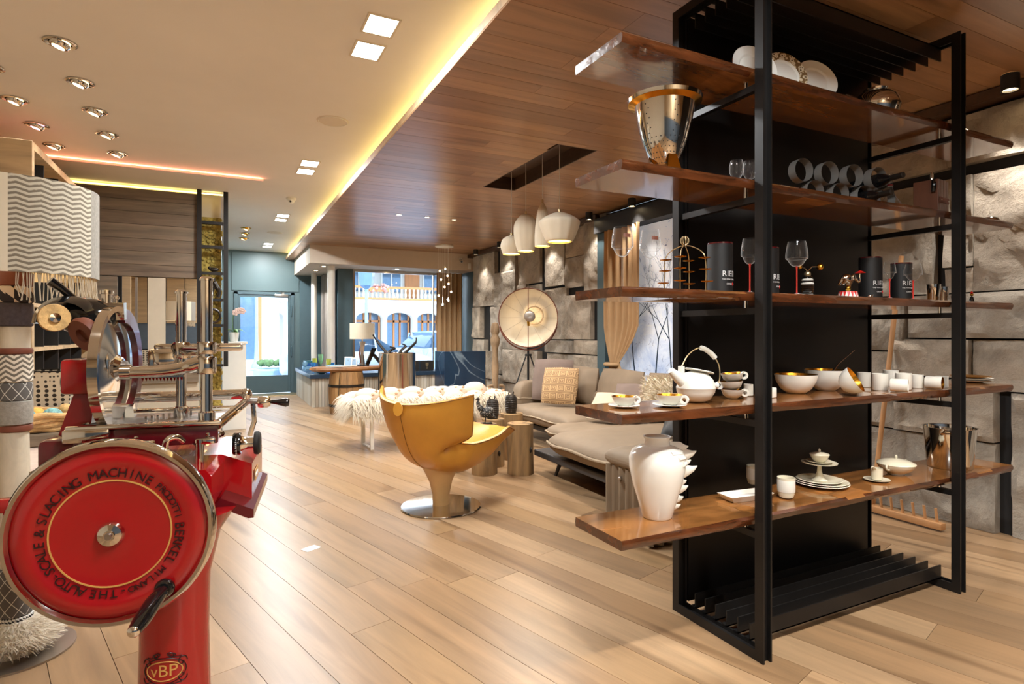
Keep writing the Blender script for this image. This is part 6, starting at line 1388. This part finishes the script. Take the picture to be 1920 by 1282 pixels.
# ================================================================ CEILING FIXTURES (each lamp carries its own light)
def area(parent, loc, sx, sy, power, col, rot=(0, 0, 0)):
    l = bpy.data.lights.new('lamp_light', 'AREA'); l.shape = 'RECTANGLE'; l.size = sx; l.size_y = sy; l.energy = power; l.color = col
    o = bpy.data.objects.new('lamp_light', l); COL.objects.link(o); o.parent = parent; o.location = loc; o.rotation_euler = rot; return o
def spotl(parent, loc, power, col, rot=(0, 0, 0), size=95, blend=.6, rad=.04):
    l = bpy.data.lights.new('lamp_light', 'SPOT'); l.energy = power; l.color = col; l.spot_size = R(size); l.spot_blend = blend; l.shadow_soft_size = rad
    o = bpy.data.objects.new('lamp_light', l); COL.objects.link(o); o.parent = parent; o.location = loc; o.rotation_euler = rot; return o
WARM = (1, .93, .85); NEUT = (.93, .97, 1.0)
P_SQ, P_EYE, P_SPOT, P_DOWN, P_PEND = 38, 15, 34, 78, 10
def square_light(y, label):
    t = thing('ceiling_panel_light', label, 'ceiling light', (.815, y, ZC), 0, 'square ceiling lights along the white ceiling')
    MB().box((-.095, -.115, -.006), (-.08, .115, .0)).box((.08, -.115, -.006), (.095, .115, 0)).box((-.08, -.115, -.006), (.08, -.1, 0)).box((-.08, .1, -.006), (.08, .115, 0)).build('frame', 'plaster_white', t, smooth=0); MB().box((-.08, -.1, -.004), (.08, .1, -.001)).build('diffuser', 'lamp_white', t, smooth=0)
    area(t, (0, 0, -.012), .15, .19, P_SQ, NEUT)
for y, lb in ((3.355, 'nearer square light beside the ceiling speaker'), (3.69, 'farther square light beside the ceiling speaker'), (6.42, 'square light just before the coral strip'), (6.76, 'square light closest to the coral strip'), (9.47, 'square light beside the copper downlights'), (9.85, 'square light just past the security camera'), (12.63, 'square light near the door wall'), (13.03, 'square light closest to the door wall'), (.28, 'square light in the front part of the shop'), (.62, 'square light in the front part of the shop'), (-2.7, 'square light above the shop rear'), (-2.36, 'square light above the shop rear')): square_light(y, lb)
def eyeball(x, y, label, face='lamp_warm', rim='chrome', p=None, col=WARM):
    t = thing('eyeball_downlight', label, 'downlight', (x, y, ZC), 0, 'eyeball downlights in the white ceiling')
    MB().lathe([(.055, 0), (.085, -.001), (.087, -.007), (.078, -.011), (.06, -.006)], 32, caps=False).build('trim_ring', rim, t); mt = Matrix.Rotation(R(18), 4, 'Y')
    MB().lathe([(.058, .0), (.058, -.012), (.048, -.03), (.034, -.032), (.034, -.026)], 28, mat=mt, caps=False).build('eyeball', rim, t); MB().lathe([(.034, -.027), (0, -.027)], 24, mat=mt, caps=False).build('lens', face, t)
    spotl(t, (-.012, 0, -.05), p or P_EYE, col, (0, R(12), 0), 100, .7, .03)
for x, y, lb in ((-.891, 4.42, 'eyeball downlight with the brightest flare nearest the lamp shade row'), (-.905, 5.05, 'second eyeball downlight of the longer row'), (-.917, 5.66, 'third eyeball downlight of the longer row'), (-.925, 6.27, 'fourth eyeball downlight of the longer row'), (-.935, 6.90, 'eyeball downlight of the longer row beside the coral strip'), (-1.40, 5.03, 'eyeball downlight cut by the picture edge'), (-1.416, 5.65, 'eyeball downlight before the pink one'), (-1.433, 6.87, 'eyeball downlight of the shorter row above the cabinet')): eyeball(x, y, lb)
eyeball(-1.423, 6.26, 'eyeball downlight with a pink glow', 'lamp_pink', col=(1, .5, .6), p=25)
eyeball(-.88, 3.3, 'eyeball downlight over the slicer'); eyeball(-.88, 1.2, 'eyeball downlight over the shop front')
for y, lb in ((10.86, 'copper downlight nearest the ladder frame'), (11.45, 'middle one of the three copper downlights'), (12.05, 'copper downlight nearest the door')): eyeball(.35, y, lb, 'lamp_warm', 'gold')
t = thing('ceiling_speaker', 'round white ceiling speaker between the square lights', 'speaker', (.825, 5.05, ZC)); MB().lathe([(0, -.006), (.11, -.006), (.125, -.004), (.13, 0)], 40, caps=False).build('grille', 'plaster_white', t); MB().lathe([(.113, -.0065), (.116, -.009), (.119, -.0055)], 40, caps=False).build('ring', 'paper', t)
t = thing('ceiling_speaker', 'round white ceiling speaker beside the copper downlights', 'speaker', (.823, 11.16, ZC)); MB().lathe([(0, -.006), (.11, -.006), (.125, -.004), (.13, 0)], 40, caps=False).build('grille', 'plaster_white', t)
t = thing('security_camera', 'small white dome camera under the white ceiling', 'camera', (.806, 8.18, ZC)); MB().lathe([(.06, 0), (.062, -.02), (.05, -.035)], 24).build('mount', 'white_paint', t); MB().ball((0, -.01, -.04), .042).build('dome', 'white_paint', t); MB().ball((-.015, -.045, -.055), .014).build('lens', 'gloss_black', t)
t = thing('security_camera', 'small white bullet camera on the bulkhead corner', 'camera', (4.38, 11.24, 2.83)); MB().box((-.03, -.012, -.02), (.03, .0, .05)).build('mount', 'white_paint', t, smooth=0); MB().tube([(0, -.02, 0), (-.02, -.12, -.04)], .03, 14).build('body', 'white_paint', t); MB().tube([(-.02, -.118, -.0395), (-.021, -.124, -.042)], .022, 14).build('lens', 'gloss_black', t)
one('junction_box', 'small white box on the bulkhead end', 'box', MB().box((-.03, -.02, -.06), (.03, 0, .06), .003), 'white_paint', (4.58, 11.25, 2.72), smooth=0)
for k, x in enumerate((2.165, 2.566, 2.97)):
    for yy in (7.87, .35, -1.6):  # the two nearer rows are out of view, added to light rack and room
        if yy == -1.6 and k == 1: continue
        t = thing('recessed_downlight', 'small recessed downlight in the timber ceiling before the window' if yy > 5 else 'unseen recessed downlight added in the timber ceiling to light the rack and room', 'downlight', (x, yy, ZW), 0, 'recessed downlights in the timber ceiling'); MB().lathe([(.03, .001), (.045, -.001), (.046, -.004), (.03, -.004)], 24, caps=False).build('trim_ring', 'brushed', t); MB().lathe([(.03, -.002), (0, -.002)], 20, caps=False).build('lens', 'spot_face', t); spotl(t, (0, 0, -.03), P_DOWN, WARM, (0, 0, 0), 110, .6, .03)
for y, lb in ((1.894, 'black surface spotlight above the stone wall by the rack'), (5.67, 'black surface spotlight above the tied curtain'), (6.59, 'black surface spotlight beside the big pendant'), (9.43, 'black surface spotlight behind the pendants'), (10.52, 'black surface spotlight nearest the window'), (3.6, 'black surface spotlight hidden behind the rack'), (.5, 'black surface spotlight over the front stone wall'), (7.9, 'black surface spotlight above the dish lamp')):
    t = thing('surface_spotlight', lb, 'spotlight', (4.42, y, ZW), 0, 'black surface spotlights along the stone wall'); MB().lathe([(.046, 0), (.048, -.002), (.048, -.1), (.04, -.1), (.038, -.085)], 24, caps=False).build('housing', 'matte_black', t); MB().lathe([(.038, -.088), (0, -.088)], 20, caps=False).build('lens', 'spot_face', t); spotl(t, (0, 0, -.12), 62 if y < 4 else P_SPOT, WARM, (0, R(8), 0), 100, .5, .03)
# soffit downlights under the bulkhead
for k, (x, y) in enumerate(((1.75, 11.75), (1.72, 12.6), (3.15, 11.6))):
    t = thing('soffit_downlight', 'square recessed downlight under the window bulkhead', 'downlight', (x, y, 2.63), 0, 'downlights under the bulkhead'); MB().box((-.08, -.05, -.004), (.08, .05, 0)).build('frame', 'brushed', t, smooth=0); MB().lathe([(.035, -.006), (0, -.006)], 16, caps=False).build('lens', 'spot_face', t); spotl(t, (0, 0, -.03), 25, NEUT, (0, 0, 0), 100)
# ---- pendants in the niche
def pendant(label, px, r, zb, zt, prof, ribs):
    y = onx(px, 400, 2.785).y; t = thing('pendant_lamp', label, 'pendant', (2.785, y, 0), 0, 'cream glass pendants in the ceiling niche'); H_ = zt - zb
    rows = []
    P = [(p.x, p.z) for p in bez([(a, 0, b) for a, b in prof], 4)]
    n = 48; m = MB(); m.grid([[(r * a * (1 + .02 * math.cos(ribs * 2 * math.pi * k / n)) * math.cos(2 * math.pi * k / n), r * a * (1 + .02 * math.cos(ribs * 2 * math.pi * k / n)) * math.sin(2 * math.pi * k / n), zb + b * H_) for k in range(n)] for a, b in P], closed_v=True); m.build('shade', 'shade_cream', t)
    MB().lathe([(r * prof[0][0] * .96, zb + .012), (0, zb + .012)], 30, caps=False).build('diffuser', 'pendant_glow', t); MB().lathe([(.012, zt - .005), (.012, zt + .03), (.004, zt + .035)], 12).build('cap', 'brass_pale', t); MB().tube([(0, 0, zt + .03), (0, 0, 3.10)], .003, 6).build('cord', 'paper', t)
    area(t, (0, 0, zb - .003), r * .9, r * .9, P_PEND, WARM)
pendant('small ribbed cream pendant nearest the window', 959, .115, 2.19, 2.39, [(.80, 0), (.97, .3), (1., .5), (.8, .82), (.3, .99), (.08, 1)], 16)
pendant('oval ribbed cream pendant second from the window', 986, .125, 2.18, 2.56, [(.66, 0), (.85, .2), (.99, .5), (.92, .75), (.5, .96), (.08, 1)], 12)
pendant('tall slim cream pendant between the wide ones', 1017, .075, 2.186, 2.61, [(.98, 0), (1., .15), (.92, .45), (.65, .8), (.3, .96), (.1, 1)], 16)
pendant('wide flared cream pendant nearest the rack', 1049, .185, 2.185, 2.455, [(.60, 0), (.72, .1), (1., .62), (.88, .78), (.35, .97), (.06, 1)], 12)
# ---- bulb cluster
t = thing('bulb_cluster', 'cluster of small glowing glass bulbs hanging from a white disc', 'pendant', (3.685, 10.28, 0)); MB().lathe([(0, ZW - .03), (.17, ZW - .03), (.175, ZW - .02), (.17, ZW)], 40, caps=False).build('canopy', 'white_paint', t)
br2 = random.Random(6)
for px, py in ((825, 508), (835, 504), (839, 517), (827, 524), (841, 532), (833.5, 538), (846, 547), (822.5, 554), (840.5, 563), (830, 571)):
    yy = 10.28 + br2.uniform(-.1, .1); p = ony(px, py, yy) - Vector((3.685, 10.28, 0)); g = MB().ball(p, .032, 12, 8).build('globe', 'bulb_glass', t); MB().ball(p, .017, 10, 7).build('filament', 'bulb', g); MB().tube([p + Vector((0, 0, .03)), (p.x, p.y, ZW - .03)], .0018, 5).build('cord', 'paper', t)
area(t, (0, 0, 2.0), .2, .2, 20, WARM)
# ================================================================ STREET
struct(MB().box((-14, YD + .2, -.16), (34, 18, -.1)).build('pavement', 'pavement', smooth=0)); struct(MB().box((-14, 18, -.26), (34, 27, -.2)).build('street', 'asphalt', smooth=0)); struct(MB().box((2.3, YWIN + .2, -.16), (34, YD + .2, -.1)).build('pavement_front', 'pavement', smooth=0)); struct(MB().box((-14, 27, -.2), (40, 48, -.1)).build('pavement_far', 'pavement', smooth=0))
fb = thing('chalet_building', 'white chalet with arches below and timber balcony above', 'building', (8.2, 31, -.1))
def arch_wall(x0, x1, arches, h, y0, y1):
    """wall with round-topped openings"""
    m = MB(); x = x0
    for c_, w, sp_ in arches:
        m.box((x, y0, 0), (c_ - w, y1, h)); x = c_ + w; top = []
        n = 12
        for i in range(n):
            a0, a1 = math.pi - math.pi * i / n, math.pi - math.pi * (i + 1) / n; p0 = (c_ + w * math.cos(a0), sp_ + .45 * w * math.sin(a0)); p1 = (c_ + w * math.cos(a1), sp_ + .45 * w * math.sin(a1))
            m.prism([p0, p1, (p1[0], h), (p0[0], h)], y0, y1, axis='y')
    m.box((x, y0, 0), (x1, y1, h)); return m
arch_wall(-9, 8, [(-6.2, .7, 2.2), (-4.55, .7, 2.2), (-2.9, .7, 2.2), (-1.25, .7, 2.2), (.4, .72, 2.2), (2.05, .7, 2.2), (3.7, .7, 2.2), (5.35, .7, 2.2)], 3.1, 0, .5).build('arcade', 'facade_white', fb, smooth=0)
MB().box((-9, 1.2, 0), (8, 1.4, 6.5)).build('wall', 'facade_white', fb, smooth=0); MB().box((-9, -.9, 2.95), (8, 1.2, 3.12)).build('balcony_floor', 'facade_white', fb, smooth=0); MB().box((-9, -1.6, 4.75), (8, 1.4, 5.05)).build('eave', 'facade_white', fb, smooth=0)
for c_ in (-2.9, -1.25, .4, 2.05):
    MB().box((c_ - .8, 1.05, .1), (c_ + .8, 1.18, 2.55)).build('shop_window', 'window_blue', fb, smooth=0)
    for dx in (-.74, -.1, .25, .74): MB().box((c_ + dx - .05, .98, 0), (c_ + dx + .05, 1.2, 2.6)).build('timber_frame', 'orange_wood', fb, smooth=0)
    MB().box((c_ - .75, .98, 2.0), (c_ + .75, 1.2, 2.12)).build('timber_frame', 'orange_wood', fb, smooth=0)
for k, x in enumerate((-5.5, -3.4, -1.6, .2, 2.6, 4.4)):
    MB().box((x - .55, 1.1, 3.7), (x + .55, 1.2, 4.72)).build('upper_window', 'window_blue', fb, smooth=0)
    for dx in (-.55, 0, .55): MB().box((x + dx - .04, 1.04, 3.65), (x + dx + .04, 1.22, 4.75)).build('window_post', 'facade_white', fb, smooth=0)
for x in (-2.5, 1.4, 3.5): MB().box((x - .42, 1.1, 3.4), (x + .42, 1.2, 4.75)).build('timber_panel', 'orange_wood', fb, smooth=0)
MB().box((-9, -.95, 3.72), (8, -.83, 3.84)).build('balcony_rail', 'orange_wood', fb, smooth=0); MB().box((-9, -.93, 3.15), (8, -.85, 3.24)).build('balcony_rail', 'orange_wood', fb, smooth=0)
bl = MB().lathe([(.04, 3.24), (.07, 3.4), (.04, 3.55), (.06, 3.72)], 8).build('baluster', 'baluster_cream', fb, (-8.8, -.89, 0))
for k in range(1, 76): share('baluster', bl, fb, (-8.8 + k * .22, -.89, 0))
for k, x in enumerate((-1.0, 3.0)):
    bx_ = MB().box((x - .5, -1.1, 3.55), (x + .5, -.95, 3.75)).build('flower_box', 'orange_wood', fb, smooth=0); m = MB()
    for j in range(26): m.ball((x + br2.uniform(-.5, .5), -1.05 + br2.uniform(-.1, .1), 3.78 + br2.uniform(-.25, .15)), br2.uniform(.05, .1), 6, 4)
    m.build('flowers', 'flower' if k == 0 else 'foliage', bx_)
fb2 = thing('door_view_building', 'pale building with timber-framed shop window seen through the glass door', 'building', (-1.2, 27.5, -.1)); MB().box((-6, 0, 0), (3.4, .4, 7)).build('wall', 'facade_white', fb2, smooth=0); MB().box((.35, -.06, .3), (2.6, .0, 3.4)).build('shop_window', 'window_blue', fb2, smooth=0)
for a, b in (((.2, -.12, 0), (.4, 0, 3.6)), ((2.5, -.12, 0), (2.7, 0, 3.6)), ((.2, -.12, 3.3), (2.7, 0, 3.6)), ((1.3, -.12, .3), (1.42, 0, 3.3))): MB().box(a, b).build('timber_frame', 'orange_wood', fb2, smooth=0)
one('stone_ledge', 'bluish stone planter ledge outside the glass door', 'ledge', MB().box((-.0, -.5, 0), (3.2, .5, .5), .05), 'ice_blue', (.85, 18.4, -.2), R(6), smooth=0)
one('ledge_hedge', 'low hedge growing on the stone ledge outside', 'hedge', (lambda m: [m.ball((br2.uniform(.1, 3.1), br2.uniform(-.35, .35), .04), br2.uniform(.05, .12), 7, 5) for _ in range(90)] and m)(MB()), 'foliage', (.85, 18.4, .42), R(6))
def street_lamp(label, x, y, h):
    t = thing('street_lamp', label, 'street lamp', (x, y, -.1)); MB().lathe([(.2, 0), (.2, .12), (.1, .3), (.07, .8), (.06, 1.4), (.05, h)], 16).build('pole', 'ice_blue', t); MB().lathe([(.08, h), (.24, h + .12), (.3, h + .6), (.12, h + .75), (0, h + .8)], 6).build('lantern', 'window_blue', t, smooth=0)
p = onz(481, 690, -.1); street_lamp('pale iron street lamp outside the glass door', p.x, p.y, 4.6); p = ony(687, 520, 21); street_lamp('slender street lamp in front of the chalet', p.x, 21, 3.0)
def car(label, loc, rz, paint, suv=0.):
    t = thing('car', label, 'car', loc, rz, 'parked cars'); h = .12 * suv
    def loft(secs, name, mat):
        m = MB(); rows = []
        for x, zl, zh, w in secs: rows.append([(x, -w, zl), (x, -w * 1.02, (zl + zh) / 2), (x, -w * .94, zh), (x, 0, zh + .03), (x, w * .94, zh), (x, w * 1.02, (zl + zh) / 2), (x, w, zl)])
        V = m.grid(rows, closed_v=True); m.bm.faces.new(V[0]); m.bm.faces.new(V[-1][::-1]); return m.build(name, mat, t, smooth=40)
    body = loft([(-2.05, .4, .72 + h, .72), (-1.95, .28, .86 + h, .8), (-1., .25, .92 + h, .85), (.4, .25, .92 + h, .85), (1.2, .25, .88 + h, .84), (1.9, .3, .76 + h, .78), (2.05, .4, .62 + h, .7)], 'body', paint)
    gl = loft([(-1.9 + .5 * (1 - suv), .9 + h, .95 + h, .74), (-1.5 + .2 * (1 - suv), .9 + h, 1.40 + h, .64), (-.6, .9 + h, 1.45 + h, .64), (.25, .9 + h, 1.42 + h, .64), (1.05 - .25 * suv, .9 + h, .95 + h, .76)], 'glasshouse', 'car_glass')
    loft([(-1.55 + .2 * (1 - suv), 1.385 + h, 1.43 + h, .655), (-.6, 1.42 + h, 1.475 + h, .66), (.28, 1.40 + h, 1.445 + h, .655)], 'roof', paint)
    for s_ in (-1, 1):
        for xx in ((-1.5, 1.0), (-.45, .0), (.45, -.0)):
            x = xx[0]; MB().tube([(x, s_ * .765, .9 + h), (x + .06 * (1 if x < 0 else -1), s_ * .66, 1.42 + h)], .03, 6).build('pillar', paint, t)
        for x in (-1.25, 1.3): w = MB().lathe([(.0, -.1), (.2, -.1), (.31, -.08), (.31, .08), (.2, .1), (0, .1)], 22, c=(x, s_ * .78, .31), axis='y', caps=False).build('wheel', 'tyre', t); MB().lathe([(0, -.115), (.17, -.11), (.19, -.1)], 16, c=(x, s_ * .78, .31), axis='y', caps=False).build('hubcap', 'brushed', w) if s_ < 0 else MB().lathe([(0, .115), (.17, .11), (.19, .1)], 16, c=(x, s_ * .78, .31), axis='y', caps=False).build('hubcap', 'brushed', w)
        MB().ball((1.98, s_ * .55, .66 + h), .12, 10, 7, sc=(.5, 1, .7)).build('headlamp', 'porcelain', t)
    return t
p = ony(668, 640, 17.0); car('silver hatchback parked outside the shop window', (p.x, 17.0, -.1), R(-4), 'car_silver'); p = ony(806, 640, 19.6); car('pale blue off-road car parked beyond the silver hatchback', (p.x, 19.6, -.2), R(200), 'car_blue', 1.)
for k, (px, yy, r_) in enumerate(((634, 26, .7), (712, 25.4, .5))):
    p = ony(px, 640, yy); m = MB(); [m.ball((br2.uniform(-r_, r_), br2.uniform(-.4, .4), br2.uniform(.1, r_)), br2.uniform(.2, .4), 7, 5) for _ in range(24)]; one('street_shrub', ['leafy shrub beside the window pillar outside', 'round shrub in front of the chalet arches'][k], 'shrub', m, 'foliage' if k == 0 else 'flower', (p.x, yy, -.1))
